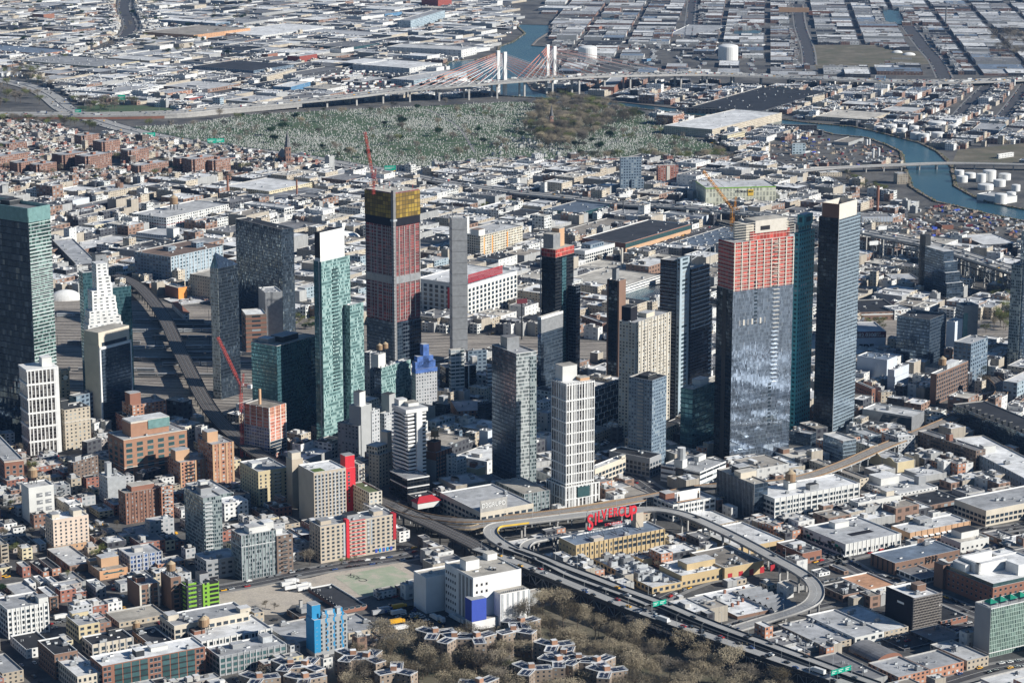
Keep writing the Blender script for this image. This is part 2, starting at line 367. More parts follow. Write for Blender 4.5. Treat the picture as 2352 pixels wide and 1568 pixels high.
# ---------------------------------------------------------------- buildings
FOOT = []      # occupied footprints: (Fr at corner, w, d)
GRID = lambda x, y: 31 if y > 1130 or (y > 1030 and x > 1650) else 54
class B:
    def __init__(s, code, xf, yf, yb, xl, xr, sty, roof, name, label=None, cat=None, ang=None, of=None, units=None, win=None, par=1.0, z0=0.0, fl=None, bay=None, maxd=260, foot=True, group=None, wlim=None, pname='wing'):
        (xf, yf), (_, yb) = T(code, xf, yf), T(code, 0, yb); xl, xr = T(code, xl)[0], T(code, xr)[0]
        Yb = un(xf, yb, z0)[1]; a = (xf - 1176) / CAM_F; b_ = -(yf - 784) / CAM_F
        t = Yb / (CC + b_ * CS); X = a * t; h = CAM_H + t * (-CS + b_ * CC)
        ang = GRID(xf, yb) if ang is None else ang
        d0 = Yb * CC - (h - CAM_H) * CS
        def ln(px, cx, cy):
            k = (px - 1176) / CAM_F; return (k * d0 - X) / (cx - k * cy * CC)
        w_ = ln(xr, math.cos(R(ang)), math.sin(R(ang))); d_ = ln(xl, math.cos(R(ang + 90)), math.sin(R(ang + 90)))
        w_ = min(max(4, w_), maxd); d_ = min(max(4, d_), maxd)
        if wlim: d_ = wlim
        s.w, s.d, s.h, s.ang, s.z0, s.sty, s.roofm = w_, d_, h, ang, z0, sty, roof
        s.fr = Fr(X, Yb, ang)
        if of is None:
            cx, cy = s.fr.w(w_ / 2, d_ / 2)
            s.root = thing(name, label, cat or name.replace('_', ' '), (cx, cy, 0, ang), group)
        else: s.root = of.root
        if foot: FOOT.append((s.fr, w_, d_))
        s.top = h
        P = [s.fr.w(0, 0), s.fr.w(w_, 0), s.fr.w(w_, d_), s.fr.w(0, d_)]
        mb = MB(); k = .4; dk = h - par if par else h
        mb.prism(P, z0, h, sty if not win else win['wall'], None, fl=fl, bay=bay)
        pm = win['wall'] if win else sty; pc = 'concrete' if pm in STY and pm not in ('whiteloft', 'white') else 'whitepaint'
        if par:
            Q = [s.fr.w(k, k), s.fr.w(w_ - k, k), s.fr.w(w_ - k, d_ - k), s.fr.w(k, d_ - k)]
            mb.ring(P, Q, h, dk, pc)
        mb.build('wall' if of is None else pname, s.root)
        mb = MB(); kk = k if par else 0
        mb.face([(*s.fr.w(kk, kk), dk), (*s.fr.w(w_ - kk, kk), dk), (*s.fr.w(w_ - kk, d_ - kk), dk), (*s.fr.w(kk, d_ - kk), dk)], roof, [(0, 0), (w_, 0), (w_, d_), (0, d_)])
        s.ro = mb.build('roof', s.root); s.ro['_fr'] = s.root['_fr']
        s.dk = dk
        if win: s.windows(win)
        n = units if units is not None else min(9, int(w_ * d_ / 130) + 1)
        s.units(n)
    def lp(s, u, v):                 # local metres on the building -> parent's local
        X, Y = s.fr.w(u, v); x, y, z, a = s.root['_fr']; return Fr(x, y, a).loc(X, Y)
    def da(s): return R(s.ang - s.root['_fr'][3])
    def units(s, n):
        rnd = random.Random(int(s.w * 100 + s.h * 7))
        for _ in range(n):
            if s.w < 7 or s.d < 7: break
            k = rnd.choice((0, 0, 1, 2, 2, 3)); u, v = rnd.uniform(3, s.w - 3), rnd.uniform(3, s.d - 3); x, y = s.lp(u, v)
            f = rnd.uniform(.8, 1.6); inst(UNITS[k], UNAME[k], s.ro, x, y, s.dk, s.da() + (math.pi / 2 if rnd.random() < .4 else 0), (f, f, f))
    def a(s, name, *q, **k): mb = MB(); mb.box(s.fr, *q, **k); return mb.build(name, s.root)
    def bulk(s, fu, fv, w_, d_, h_, sty='concrete', roof='rw', name='bulkhead', z=None):
        u, v = fu * s.w, fv * s.d; z = s.dk if z is None else z
        mb = MB(); mb.box(s.fr, u, u + w_, v, v + d_, z, z + h_, sty, roof); mb.box(s.fr, u - .15, u + w_ + .15, v - .15, v + d_ + .15, z + h_, z + h_ + .3, 'concrete', roof)
        mb.build(name, s.ro); return s
    def tank(s, fu, fv, sc=1.0, z=None):
        x, y = s.lp(fu * s.w, fv * s.d); inst(TANK, 'water_tank', s.ro, x, y, (s.dk if z is None else z), 0, (sc, sc, sc)); return s
    def windows(s, w_):
        """single windows as parts on the two faces that look to the street"""
        bay, fl, ww, wh = w_['bay'], w_['fl'], w_['w'], w_['h']; z0 = w_.get('z0', 1.0); me = winmesh(ww, wh, w_.get('glass', 'glasspane'), w_.get('frame', 'concretedark'))
        spots = []
        for face, L in (('r', s.w), ('l', s.d)):
            if face not in w_.get('faces', 'rl'): continue
            n = max(1, round(L / bay)); st = L / n; nf = max(1, int((s.h - z0 - .6) / fl))
            for k in range(nf):
                for i in range(n):
                    c = (i + .5) * st
                    if face == 'r': x, y = s.lp(c, 0); a = s.da()
                    else: x, y = s.lp(0, s.d - c); a = s.da() - math.pi / 2
                    spots.append((face, k, i, x, y, z0 + k * fl + (fl - wh) / 2, a))
        spots.sort(key=lambda q: (q[0] != 'r', -q[1]))
        for q in spots[:100]: inst(me, 'window', s.root, q[3], q[4], q[5], q[6])
        if len(spots) > 100:
            mb = MB()
            for q in spots[100:]:
                x, y, z, a = s.root['_fr']; X, Y = Fr(x, y, a).w(q[3], q[4]); f = Fr(X, Y, a + math.degrees(q[6]))
                mb.box(f, -ww / 2 - .1, ww / 2 + .1, -.08, 0, q[5] - .1, q[5] + wh + .1, w_.get('frame', 'concretedark'))
                mb.face([(*f.w(-ww / 2, -.1), q[5]), (*f.w(ww / 2, -.1), q[5]), (*f.w(ww / 2, -.1), q[5] + wh), (*f.w(-ww / 2, -.1), q[5] + wh)], w_.get('glass', 'glasspane'))
            mb.build('windows', s.root, kind='stuff')
    def ribbons(s, fl, z0, hh, mat='glasspane', faces='rl', m=.6, seg=None):
        """ribbon windows, one part per storey and bay group"""
        for face, L in (('r', s.w), ('l', s.d)):
            if face not in faces: continue
            n = 1 if not seg else max(1, round(L / seg)); st = L / n
            for k in range(max(1, int((s.h - z0 - .5) / fl))):
                for i in range(n):
                    mb = MB(); a, b = i * st + m, (i + 1) * st - m; z = z0 + k * fl
                    if face == 'r': mb.box(s.fr, a, b, -.12, .02, z, z + hh, mat)
                    else: mb.box(s.fr, -.12, .02, a, b, z, z + hh, mat)
                    mb.build('window', s.root)
        return s
    def piers(s, n, wd, mat, faces='rl', z0=0, z1=None, dp=.35, name='pier'):
        for face, L in (('r', s.w), ('l', s.d)):
            if face not in faces: continue
            nn = max(1, round(n * L / s.w)) if face == 'l' else n
            for i in range(nn + 1):
                c = min(max(L * i / nn, wd / 2), L - wd / 2); mb = MB()
                if face == 'r': mb.box(s.fr, c - wd / 2, c + wd / 2, -dp, .05, z0, z1 or s.h + .05, mat)
                else: mb.box(s.fr, -dp, .05, c - wd / 2, c + wd / 2, z0, z1 or s.h + .05, mat)
                mb.build(name, s.root)
        return s
    def bands(s, zs, hh, mat, faces='rl', dp=.3, name='cornice', ext=0.0):
        for z in zs:
            mb = MB(); x0, x1, y0, y1 = -dp if 'l' in faces else 0, s.w + ext + .02, -dp if 'r' in faces else 0, s.d + ext + .02
            for q in ((x0, x1, y0, .1), (x0, .1, .1, y1), (x1 - .15, x1 + .05, .1, y1), (.1, x1 - .15, y1 - .15, y1 + .05)): mb.box(s.fr, *q, z, z + hh, mat, bottom=True)
            mb.build(name, s.root)
        return s
    def balconies(s, face, a, b, fl, z0, z1, dp=1.5, mat='whitepaint', rail='palesteel', every=1):
        L = s.w if face == 'r' else s.d; z = z0; n = 0
        while z < z1 and n < 95:
            mb = MB(); u0, u1 = a * L, b * L
            if face == 'r': bx = (u0, u1, -dp, .02); rx = (u0, u1, -dp, -dp + .1)
            else: bx = (-dp, .02, u0, u1); rx = (-dp, -dp + .1, u0, u1)
            mb.box(s.fr, *bx, z, z + .35, mat, bottom=True); mb.box(s.fr, *rx, z + .35, z + 1.3, rail); mb.build('balcony', s.root); z += fl * every; n += 1
        return s

LMK = [('the amber netted tower', 900, 640), ('the lime green hotel', 470, 1390), ('the blue hotel', 750, 1440), ('the white storage building', 1090, 1360), ('the red roof sign', 1410, 1200), ('the loop ramp', 1830, 1350), ('the scaffolded block', 2090, 1420), ('the teal fronted hotel', 2310, 1440), ('the yellow warehouse', 2050, 1060), ('the cream crowned skyscraper', 1925, 900), ('the tallest tower', 1740, 900), ('the lattice tower', 1315, 1150), ('the rail yard', 400, 800), ('the huge glass skyscraper', 90, 700), ('the pale blue factory', 450, 630), ('the red trimmed factory', 450, 510), ('the vaulted market', 660, 440), ('the white factory', 1130, 690), ('the black roofed warehouse', 1450, 540), ('the blue roofed warehouse', 1600, 560), ('the self storage building', 1730, 450), ('the cold store', 2010, 520), ('the terraced glass office', 2150, 660), ('the scrap yard', 2100, 540), ('the quay oil tanks', 2270, 430), ('the upper tank farm', 2100, 310), ('the bridge pylons', 1210, 190), ('the church spire', 660, 360), ('the cemetery', 1000, 320), ('the left expressway curve', 120, 230), ('the white depot', 440, 50), ('the right gas tank', 1674, 130), ('the left gas tank', 1350, 130), ('the bright blue building', 2040, 190), ('the far inlet', 2045, 40), ('the cream tower', 150, 1240), ('the white tank loft', 1860, 1180), ('the brown school', 340, 1050), ('the slate tower', 1450, 430), ('the creek bend', 1230, 80)]
def where(x, y):
    n, lx, ly = min(LMK, key=lambda q: (q[1] - x) ** 2 + (q[2] - y) ** 2 * 3); dx, dy = x - lx, y - ly
    rel = ('left of ' if dx < 0 else 'right of ') if abs(dx) > abs(dy) * 1.7 else ('behind ' if dy < 0 else 'in front of ')
    return rel + n
# ---------------------------------------------------------------- foreground, lower left
W1 = dict(wall='peachwall', bay=3.9, fl=2.95, w=1.2, h=1.25, z0=2)
for n, c in dict(peachwall=(.66, .54, .44), creamwall=(.60, .54, .44), beigewall=(.50, .43, .34), whitewall=(.64, .64, .61), greywall=(.30, .31, .32), brickwall=(.27, .13, .09), brownwall=(.21, .13, .095), orangewall=(.52, .33, .20), yellowwall=(.58, .49, .31), silverwall=(.52, .395, .22), hotelwall=(.36, .37, .37), storagewall=(.78, .77, .75), hospwall=(.55, .60, .66)).items(): plain(n, c, namp=.1, nscale=.1)
b = B('03', 485, 72, 382, 412, 812, 'peach', 'rw', 'apartment_tower', 'cream nine storey apartment tower with small paired windows at left', win=W1)
b.bulk(.05, .3, 6, 8, 3.5, 'creamwall', 'rs'); b.bulk(.62, .2, 7, 9, 4.5, 'creamwall', 'rs'); b.bands([6], .25, 'creampaint')
b.a('brick_base', -.06, b.w, -.06, b.d, 0, 5.8, 'orangewall')
b = B('03', 65, 893, 1165, -60, 445, 'whiteloft', 'rs', 'loft_building', 'white four storey loft building at the left edge below the cream tower', win=dict(wall='whitewall', bay=4.6, fl=3.9, w=2.9, h=2.0, z0=.8))
b.piers(9, .8, 'whitepaint', 'r'); b.bulk(.8, .1, 7, 8, 4, 'whitewall', 'rs')
b = B('03', 722, 1040, 1205, 603, 915, 'yellow', 'rs', 'loft_building', 'pale yellow three storey building with grey flat roof', win=dict(wall='yellowwall', bay=4.5, fl=3.8, w=2.6, h=1.8, z0=1)); b.bulk(.2, .8, 12, 6, 3, 'yellowwall', 'rw')
b = B('03', 845, 1215, 1352, 750, 1225, 'creamloft', 'rd', 'loft_building', 'black roofed loft building with cream piers and broad windows', win=dict(wall='creamwall', bay=5.6, fl=3.9, w=4.2, h=2.4, z0=1)); b.piers(6, .9, 'concrete', 'r'); b.bulk(.6, .75, 5, 6, 3.4, 'darkmetal', 'rd')
b = B('03', 1385, 1215, 1300, 1213, 1592, 'brick', 'rd', 'workshop_building', 'low brick building with long black tar roof', win=dict(wall='brownwall', bay=4.5, fl=3.9, w=2.6, h=2.0, z0=1)); b.bulk(.02, .8, 6, 7, 4, 'darkmetal', 'rd'); b.tank(.12, .9, 1.15)
b = B('03', 710, 1508, 1690, 490, 942, 'creamloft', 'rw', 'loft_building', 'cream loft building with long white roof at the lower left', win=dict(wall='creamwall', bay=3.4, fl=3.9, w=1.5, h=2.1, z0=1)); b.bulk(.3, .9, 5, 5, 3, 'whitewall', 'rw')
b = B('03', 500, 1305, 1540, 345, 712, 'brownbrick', 'rd', 'loft_building', 'dark brown brick loft building with worn black roof beside the white roof', win=dict(wall='brownwall', bay=3.5, fl=3.9, w=1.4, h=2.0, z0=1))
b = B('03', 940, 1412, 1660, 870, 1885, 'brick', 'rw', 'loft_building', 'long red brick loft building with dark glass bays and white roof', win=dict(wall='brickwall', bay=4.0, fl=3.95, w=2.0, h=2.2, z0=1.2, faces='l'), wlim=22)
for s0, s1 in ((.11, .44), (.57, .90)):
    for k in range(5):
        for q in range(4):
            mb = MB(); u0 = b.w * (s0 + (s1 - s0) * q / 4) + .4; u1 = b.w * (s0 + (s1 - s0) * (q + 1) / 4) - .4; z = b.h - 3.6 - k * 3.95; mb.box(b.fr, u0, u1, -.1, .02, z, z + 2.9, 'tealpane'); mb.box(b.fr, u0, u1, -.25, .02, z - .9, z - .05, 'darkmetal'); mb.build('window', b.root)
me = winmesh(2.0, 2.2)
for k in range(5):
    for fu in (.025, .065, .47, .51, .545, .925, .965):
        x, y = b.lp(fu * b.w, 0); inst(me, 'window', b.root, x, y, b.h - 3.5 - k * 3.95, b.da())
b.bulk(.36, .3, 6, 7, 4, 'darkmetal', 'rw'); b.bulk(.53, .5, 12, 6, 2.5, 'whitewall', 'rw')
b = B('03', 1600, 1042, 1235, 1515, 2290, 'tan', 'rs', 'loft_building', 'long tan loft building with grey roof beside the lime green hotel', win=dict(wall='creamwall', bay=5, fl=3.9, w=3.4, h=2.2, z0=1), wlim=26); b.bulk(.02, .5, 8, 9, 4, 'creamwall', 'rw'); b.bulk(.9, .1, 8, 7, 3, 'creamwall', 'rw')
b = B('03', 1850, 1185, 1310, 1672, 2500, 'whiteloft', 'rw', 'loft_building', 'white two storey loft building with twin roof tanks and brick roof sheds', win=dict(wall='whitewall', bay=5.6, fl=4.1, w=3.8, h=2.3, z0=1)); b.piers(12, .8, 'whitepaint', 'r'); b.tank(.18, .55, 1.5); b.tank(.25, .7, 1.3); b.bulk(.04, .5, 8, 7, 2.5, 'brickwall', 'rb')
b = B('03', 2015, 1325, 1505, 1892, 2632, 'greytealglass', 'rs', 'office_building', 'three storey grey office building with teal strip windows at the bottom left', win=dict(wall='greywall', bay=5, fl=4, w=4.2, h=2.5, z0=.7, glass='tealpane')); b.piers(11, .7, 'palesteel', 'r'); b.bulk(.75, .5, 7, 8, 4, 'palesteel', 'rs'); b.bulk(.3, .5, 9, 6, 2.5, 'greywall', 'rs')
# lime and charcoal hotel
b = B('03', 1715, 685, 925, 1650, 1856, 'greywall', 'rd', 'hotel', 'charcoal and lime green hotel with horizontal lime bands', win=dict(wall='darkmetal', bay=4, fl=3.3, w=1.6, h=1.5, z0=1.2))
for k in range(7):
    mb = MB(); z = 2.0 + k * 3.3; mb.box(b.fr, 1.2, b.w * .62, -.25, 0, z - 1.2, z + .3, 'limepaint', bottom=True); mb.build('lime_band', b.root)
    b.a('lime_band', -.25, 0, 2, b.d * .55, z - 1.2, z + .3, 'limepaint', bottom=True)
b2 = B('03', 1862, 655, 898, 1835, 2010, 'limepaint', 'rd', '', of=b, foot=True, units=0, wlim=9)
for k in range(7):
    mb = MB(); z = 2.2 + k * 3.3; mb.box(b2.fr, b2.w * .42, b2.w * .97, -.08, .05, z, z + 1.9, 'blackpaint'); mb.build('window', b.root)
    mb = MB(); mb.box(b2.fr, b2.w * .12, b2.w * .25, -.08, .05, z, z + 1.6, 'blackpaint'); mb.build('window', b.root)
b.bulk(1.0, .3, 7, 8, 7, 'greywall', 'rd')
b = B('03', 1280, 672, 893, 1165, 1462, 'brownbrick', 'rs', 'loft_building', 'brown brick six storey building with cream corner piers', win=dict(wall='brownwall', bay=5.4, fl=3.6, w=3.6, h=2.0, z0=1, faces='r')); b.bulk(.1, .4, 7, 8, 3.5, 'brickwall', 'rd'); b.piers(2, 1.4, 'creampaint', 'r')
b = B('03', 1568, 600, 900, 1475, 1662, 'brownbrick', 'rs', 'loft_building', 'brown brick building carrying a wooden water tank left of the lime hotel', win=dict(wall='brownwall', bay=6, fl=3.6, w=3.8, h=2.0, z0=1, faces='r')); b.tank(.35, .3, 1.5)
b = B('03', 1895, 447, 626, 1788, 2206, 'grey', 'rs', 'office_building', 'slate grey five storey podium building with square windows', win=dict(wall='greywall', bay=5.4, fl=3.8, w=3, h=1.7, z0=2))
b = B('03', 1865, -130, 408, 1690, 2035, 'greytealglass', 'rs', 'glass_tower', 'dark glass apartment tower with stacked corner balconies at lower left', fl=3.0); b.balconies('r', .05, .45, 3.05, 3, b.h - 3, 1.4); b.bulk(.2, .3, 9, 9, 5, 'greywall', 'rd'); b.bulk(.5, .6, 6, 6, 7, 'whitewall', 'rw'); b.units(5)
b = B('03', 2215, 215, 628, 2120, 2535, 'greytealglass', 'rw', 'apartment_block', 'pale grey and teal glass apartment block facing the dirt lot', par=1.2); b.piers(10, .35, 'palesteel', 'r'); b.bands([b.h - 9], .4, 'whitepaint'); b.bulk(.3, .25, 14, 9, 4.5, 'whitewall', 'rw'); b.bulk(.75, .3, 8, 8, 6, 'whitewall', 'rw')
b = B('13', 190, 218, 575, 60, 337, 'brownbrick', 'rw', 'apartment_block', 'narrow brown brick apartment block with balconies beside the bare trees', units=3); b.balconies('r', .3, .62, 3.1, 3, b.h - 3, 1.2, 'steel', 'darkmetal'); b.bulk(.2, .3, 6, 6, 4, 'whitewall', 'rw')
# unfinished concrete frame
b = B('03', 1190, 405, 560, 1080, 1490, 'frameblue', 'rs', 'construction_frame', 'unfinished concrete frame with open floors and blue scaffold netting', cat='building site', units=3); b.piers(5, .7, 'concrete', 'rl'); b.bands([3.6 * k for k in range(1, int(b.h / 3.6) + 1)], .35, 'concrete'); b.bulk(.3, .4, 7, 7, 3, 'concrete', 'rs')
b = B('03', 915, 542, 626, 808, 1172, 'orangeplain', 'rt', 'workshop_building', 'low orange brick building with a strip of narrow windows', cat='building', units=2); b.ribbons(3, 4, 1.1, 'tealpane', 'r', 3)
b.bulk(.25, .45, 14, 10, 7, 'orangewall', 'rs'); b.bulk(.0, .85, 8, 7, 3, 'orangewall', 'rt')
B('03', 880, 690, 800, 787, 974, 'grey', 'rw', 'walk_up_building', 'grey four storey walk up building with a white roof', units=2, win=dict(wall='greywall', bay=4, fl=3, w=1.3, h=1.6, z0=.8)).bulk(.3, .3, 3, 3, 2.5, 'whitewall', 'rw')
B('03', 455, 777, 928, 342, 536, 'brownbrick', 'rw', 'tenement_building', 'brown brick tenement building with fire escapes and white roof', units=2, win=dict(wall='brownwall', bay=3.4, fl=3.2, w=1.2, h=1.8, z0=1)).balconies('r', .25, .75, 3.2, 4, 15, 1, 'darkmetal', 'darkmetal')
b = B('03', 205, 505, 600, 145, 280, 'redbrick', 'rw', 'row_house', 'red painted corner house with white roof at the left', units=1)
B('03', 395, 548, 592, 268, 480, 'orangebrick', 'rd', 'shop_building', 'low tan brick shop with skylights on a dark roof', units=4)
B('03', 480, 520, 586, 350, 560, 'orangebrick', 'rd', 'shop_building', 'low shop with a blue mural panel and dark roof', units=2)
B('03', 640, 492, 560, 430, 860, 'brickshed', 'rw', 'warehouse', 'low brick warehouse with silver white roof beneath the cream tower', units=4)
B('03', 150, 760, 812, 30, 345, 'brickshed', 'rs', 'warehouse', 'low grey roofed warehouse above the white loft at far left', units=1)
for i, (xf, yf, yb, xl, xr) in enumerate(((270, 655, 718, 215, 330), (370, 640, 700, 300, 430), (485, 652, 735, 410, 542))): B('03', xf, yf, yb, xl, xr, 'white', 'rw', 'row_house', ('small white house with flat roof, leftmost of three', 'pale blue white house, middle of three small houses', 'white house with yellow side, rightmost of three small houses')[i], units=1, win=dict(wall='whitewall', bay=3.2, fl=3, w=1.1, h=1.4, z0=.8))
B('03', 660, 650, 690, 540, 790, 'shed', 'rs', 'warehouse', 'low warehouse with pale roof behind the grey walk up', units=2)
B('03', 240, 1258, 1345, 92, 485, 'white', 'rd', 'garage_building', 'low white walled garage with black roof at the left', units=3)
B('03', 20, 1480, 1590, -150, 216, 'tan', 'rs', 'warehouse', 'weathered tan walled warehouse at the lower left corner', units=3)
B('03', 1095, 1012, 1062, 970, 1530, 'tan', 'rc', 'warehouse', 'low warehouse with wide pale roof behind the wooden tank', units=2)
for xf, yf, yb, xl, xr, s, l in ((275, 308, 377, 150, 356, 'house', 'green walled house with dark roof left of the cream tower'), (362, 292, 352, 300, 424, 'white', 'pale blue roofed house left of the cream tower'), (120, 330, 372, 60, 200, 'house', 'small brick house with white roof near left edge')): B('03', xf, yf, yb, xl, xr, s, 'rw' if s == 'white' else 'rd', 'row_house', l, units=1)
B('03', 5, 300, 470, -80, 77, 'tan', 'rc', 'tenement_building', 'tan tenement building with fire escapes at the left edge', units=2).balconies('r', .3, .8, 3.2, 4, 25, 1.1, 'darkmetal', 'darkmetal')
B('03', 985, 282, 388, 915, 1160, 'darkshed', 'rw', 'workshop_building', 'dark walled shed with ribbed white roof right of the cream tower', units=5)
B('03', 1450, 480, 540, 1380, 1700, 'orangebrick', 'rw', 'workshop_building', 'low orange brick building with white roof behind the frame site', units=4)
# ---------------------------------------------------------------- foreground, middle
WB = dict(wall='beigewall', bay=4.3, fl=3.05, w=2.0, h=1.5, z0=1.2)
b = B('13', 590, 132, 470, 515, 1282, 'beigegrid', 'rs', 'apartment_building', 'long beige apartment building with a red strip and stacked balconies', win=WB, wlim=19)
for k in range(10):
    mb = MB(); z = 1.6 + k * 3.05; mb.box(b.fr, b.w * .385, b.w * .585, -1.3, .02, z, z + .3, 'whitepaint', bottom=True); mb.box(b.fr, b.w * .385, b.w * .585, -1.3, -1.2, z + .3, z + 1.2, 'redsteel'); mb.build('balcony', b.root)
b.a('red_strip', b.w * .335, b.w * .375, -.9, 4, 0, b.h + 2, 'signred')
b.a('red_corner', b.w * .965, b.w + .3, -.3, 5, 9, b.h + .5, 'redpaint')
b.a('grey_panel', b.w * .3, b.w * .333, -.15, .02, 3, b.h - 1, 'palesteel')
for fu in (.62, .665): 
    b.a('grey_panel', b.w * fu, b.w * (fu + .025), -.1, .02, 8, b.h - 1, 'palesteel')
for q in range(5): 
    b.a('shop_window', b.w * (.72 + .05 * q), b.w * (.75 + .05 * q), -.3, .02, .8, 3.8, 'skybluepaint' if q % 2 else 'bluepaint')
b.bulk(.05, .3, 9, 9, 3, 'beigewall', 'rs'); b.bulk(.4, .3, 10, 9, 4, 'greywall', 'rd'); b.bulk(.75, .3, 8, 8, 3.5, 'beigewall', 'rs')
# white storage building with the blue corner
b = B('13', 1995, 600, 1058, 1735, 2437, 'storagewall', 'rc', 'storage_building', 'big white windowless storage building with a bright blue corner', units=4)
me = winmesh(1.5, 1.7, 'blackpaint', 'concrete')
for k in range(6):
    for i in range(5): x, y = b.lp(0, b.d - 2.2 - i * 3.2); inst(me, 'window', b.root, x, y, b.h - 7 - k * 5.2, b.da() - math.pi / 2)
for k in range(2):
    for i in range(3): x, y = b.lp(3 + i * 4, 0); inst(me, 'window', b.root, x, y, b.h - 7 - k * 5.2, b.da())
for i in range(4):
    b.a('grey_stripe', -.25, .02, 2 + i * 5.2, 4.6 + i * 5.2, 4, b.h - 2, 'steel')
b.a('blue_corner', -5, 7, -6.5, 3, 7, b.h * .62, 'bluepaint', 'rs')
b.a('base', -4.6, 22, -6.1, 3, 0, 7, 'storagewall', 'rc')
mb = MB(); mb.box(b.fr, 17, b.w + 1, -9, 0, 0, b.h * .66, 'storagewall', 'rc')
mb.build('wing', b.root)
for i in range(6):
    mb = MB(); u = 18 + i * 4.4; mb.box(b.fr, u, u + 1.6, -9.2, -9, 0, b.h * .66 - .5, 'palesteel'); mb.build('grey_stripe', b.root)
for i in range(12):
    x, y = b.lp(18.5 + i * 1.7, -8); inst(UNITS[3], 'roof_vent', b.ro, x, y, b.h * .66)
b.bulk(.12, .45, 11, 9, 7, 'storagewall', 'rc'); b.bulk(.75, .75, 8, 7, 4.5, 'storagewall', 'rc'); b.bulk(.55, .2, 2, 2, 1.8, 'darkmetal')
b2 = B('13', 1560, 600, 930, 1448, 1880, 'storagewall', 'rc', '', of=b, units=3)
# blue hotel
b = B('13', 535, 992, 1332, 458, 838, 'hotelwall', 'rs', 'hotel', 'bright sky blue and grey hotel with a blue roof block', win=dict(wall='hotelwall', bay=3.6, fl=2.95, w=1.1, h=1.6, z0=3, faces='r'))
b.a('blue_panel', -.1, b.w * .19, -.12, .02, 3, b.h, 'skybluepaint')
b.a('blue_panel', -.12, .02, 0, b.d + .02, 3, b.h, 'skybluepaint')
for c_ in range(3):
    for k in range(10):
        mb = MB(); u = b.w * (.33 + .235 * c_) + (0 if k % 2 else .9); mb.box(b.fr, u, u + 1.4, -.07, .02, 3 + k * 2.95, 5.9 + k * 2.95, 'skybluepaint'); mb.build('blue_panel', b.root)
b.bulk(.02, .35, 6.5, 8, 10, 'skybluepaint', 'rs'); b.bulk(.5, .65, 9, 3, 3, 'palesteel', 'rs'); b.bulk(.82, .5, 4, 4, 4, 'palesteel', 'rs')
b = B('13', 800, 892, 932, 480, 1020, 'brickshed', 'rd', 'warehouse', 'low brick warehouse with flat black roof behind the blue hotel', units=3, win=dict(wall='brickwall', bay=5, fl=4, w=3.4, h=1.6, z0=1.5))
b = B('13', 395, 960, 1012, 283, 620, 'brickshed', 'rd', 'workshop_building', 'low dark brick building with a chimney left of the blue hotel', units=1); b.bulk(.35, .6, 2, 2, 8, 'concrete', 'rd', 'chimney'); b.bulk(.3, .4, 14, 9, 3, 'greywall', 'rs')
B('13', 850, 1108, 1168, 640, 1132, 'tan', 'rs', 'warehouse', 'low warehouse with stained yellow wall right of the blue hotel', units=3)
B('13', 330, 1200, 1250, 90, 700, 'shed', 'rs', 'warehouse', 'low warehouse with wide grey roof behind the blue hotel base', units=3)
# ---------------------------------------------------------------- sign building and its neighbours
b = B('23', 585, 302, 497, 412, 1402, 'yellowwall', 'rbl', 'studio_building', 'long yellow brick studio building under the big red roof sign', win=dict(wall='silverwall', bay=4.6, fl=4.6, w=1.2, h=1.5, z0=1, faces='l'), wlim=24, units=2)
SC = b
b.piers(19, .5, 'silverwall', 'r', dp=.6)
me2 = winmesh(2.7, 2.5); me1 = winmesh(1.1, 2.3)
for i in range(19):
    for k, z in enumerate((b.h - 5.2, b.h - 9.6)):
        x, y = b.lp(b.w * (i + .5) / 19, -.0)
        inst(me2 if i >= 8 else me1, 'window', b.root, x, y, z, b.da())
    x, y = b.lp(b.w * (i + .5) / 19, 0); inst(winmesh(1.3, 1.1), 'window', b.root, x, y, 1.8, b.da())
b.bulk(.80, .65, 7, 7, 12, 'beigewall', 'rs', 'stair_tower'); b.bulk(.22, .1, 9, 6, 2.4, 'beigewall', 'rs')
b = B('23', 1290, 690, 757, 745, 1560, 'silverwall', 'rw', 'studio_annex', 'low yellow brick annex crowded with white rooftop air units', units=0, win=dict(wall='silverwall', bay=5, fl=4, w=2.8, h=2.2, z0=1))
r_ = random.Random(5)
for i in range(26):
    x, y = b.lp(r_.uniform(.05, .92) * b.w, r_.uniform(.05, .95) * b.d); f = r_.uniform(1.6, 3.2); inst(UNITS[r_.choice((0, 0, 1))], 'air_conditioner', b.ro, x, y, b.dk, b.da(), (f, f, f))
for i in range(5): b.bulk(r_.uniform(.05, .8), r_.uniform(.1, .8), r_.uniform(5, 9), r_.uniform(4, 6), r_.uniform(2.5, 4), 'whitewall', 'rw', 'plant_room')
b = B('23', 1560, 582, 692, 1352, 1958, 'silverwall', 'rw', 'studio_annex', 'two storey yellow brick annex behind street trees with white roof', units=14, win=dict(wall='silverwall', bay=4.2, fl=4.2, w=2.2, h=2.0, z0=1)); b.bulk(.3, .35, 26, 12, 5, 'silverwall', 'rw')
b = B('23', 1955, 512, 628, 1640, 2312, 'silverwall', 'rt', 'studio_annex', 'yellow brick garage annex with red doors beside the loop ramp', units=14)
for i in range(6):
    b.a('garage_door', 3 + i * 10, 7 + i * 10, -.1, .02, .2, 5, 'redpaint')
B('23', 2080, 330, 402, 1700, 2500, 'silverwall', 'rw', 'workshop_building', 'low yellow building with white roof just outside the loop ramp', units=8, ang=31)
B('23', 1800, 130, 190, 1500, 2080, 'tan', 'rw', 'workshop_building', 'low pale roofed building behind the top of the loop ramp', units=4)
b = B('23', 2072, 955, 985, 1672, 2600, 'brownwall', 'rw', 'warehouse', 'warehouse with bright white roof and roof stubs inside the loop', units=12)
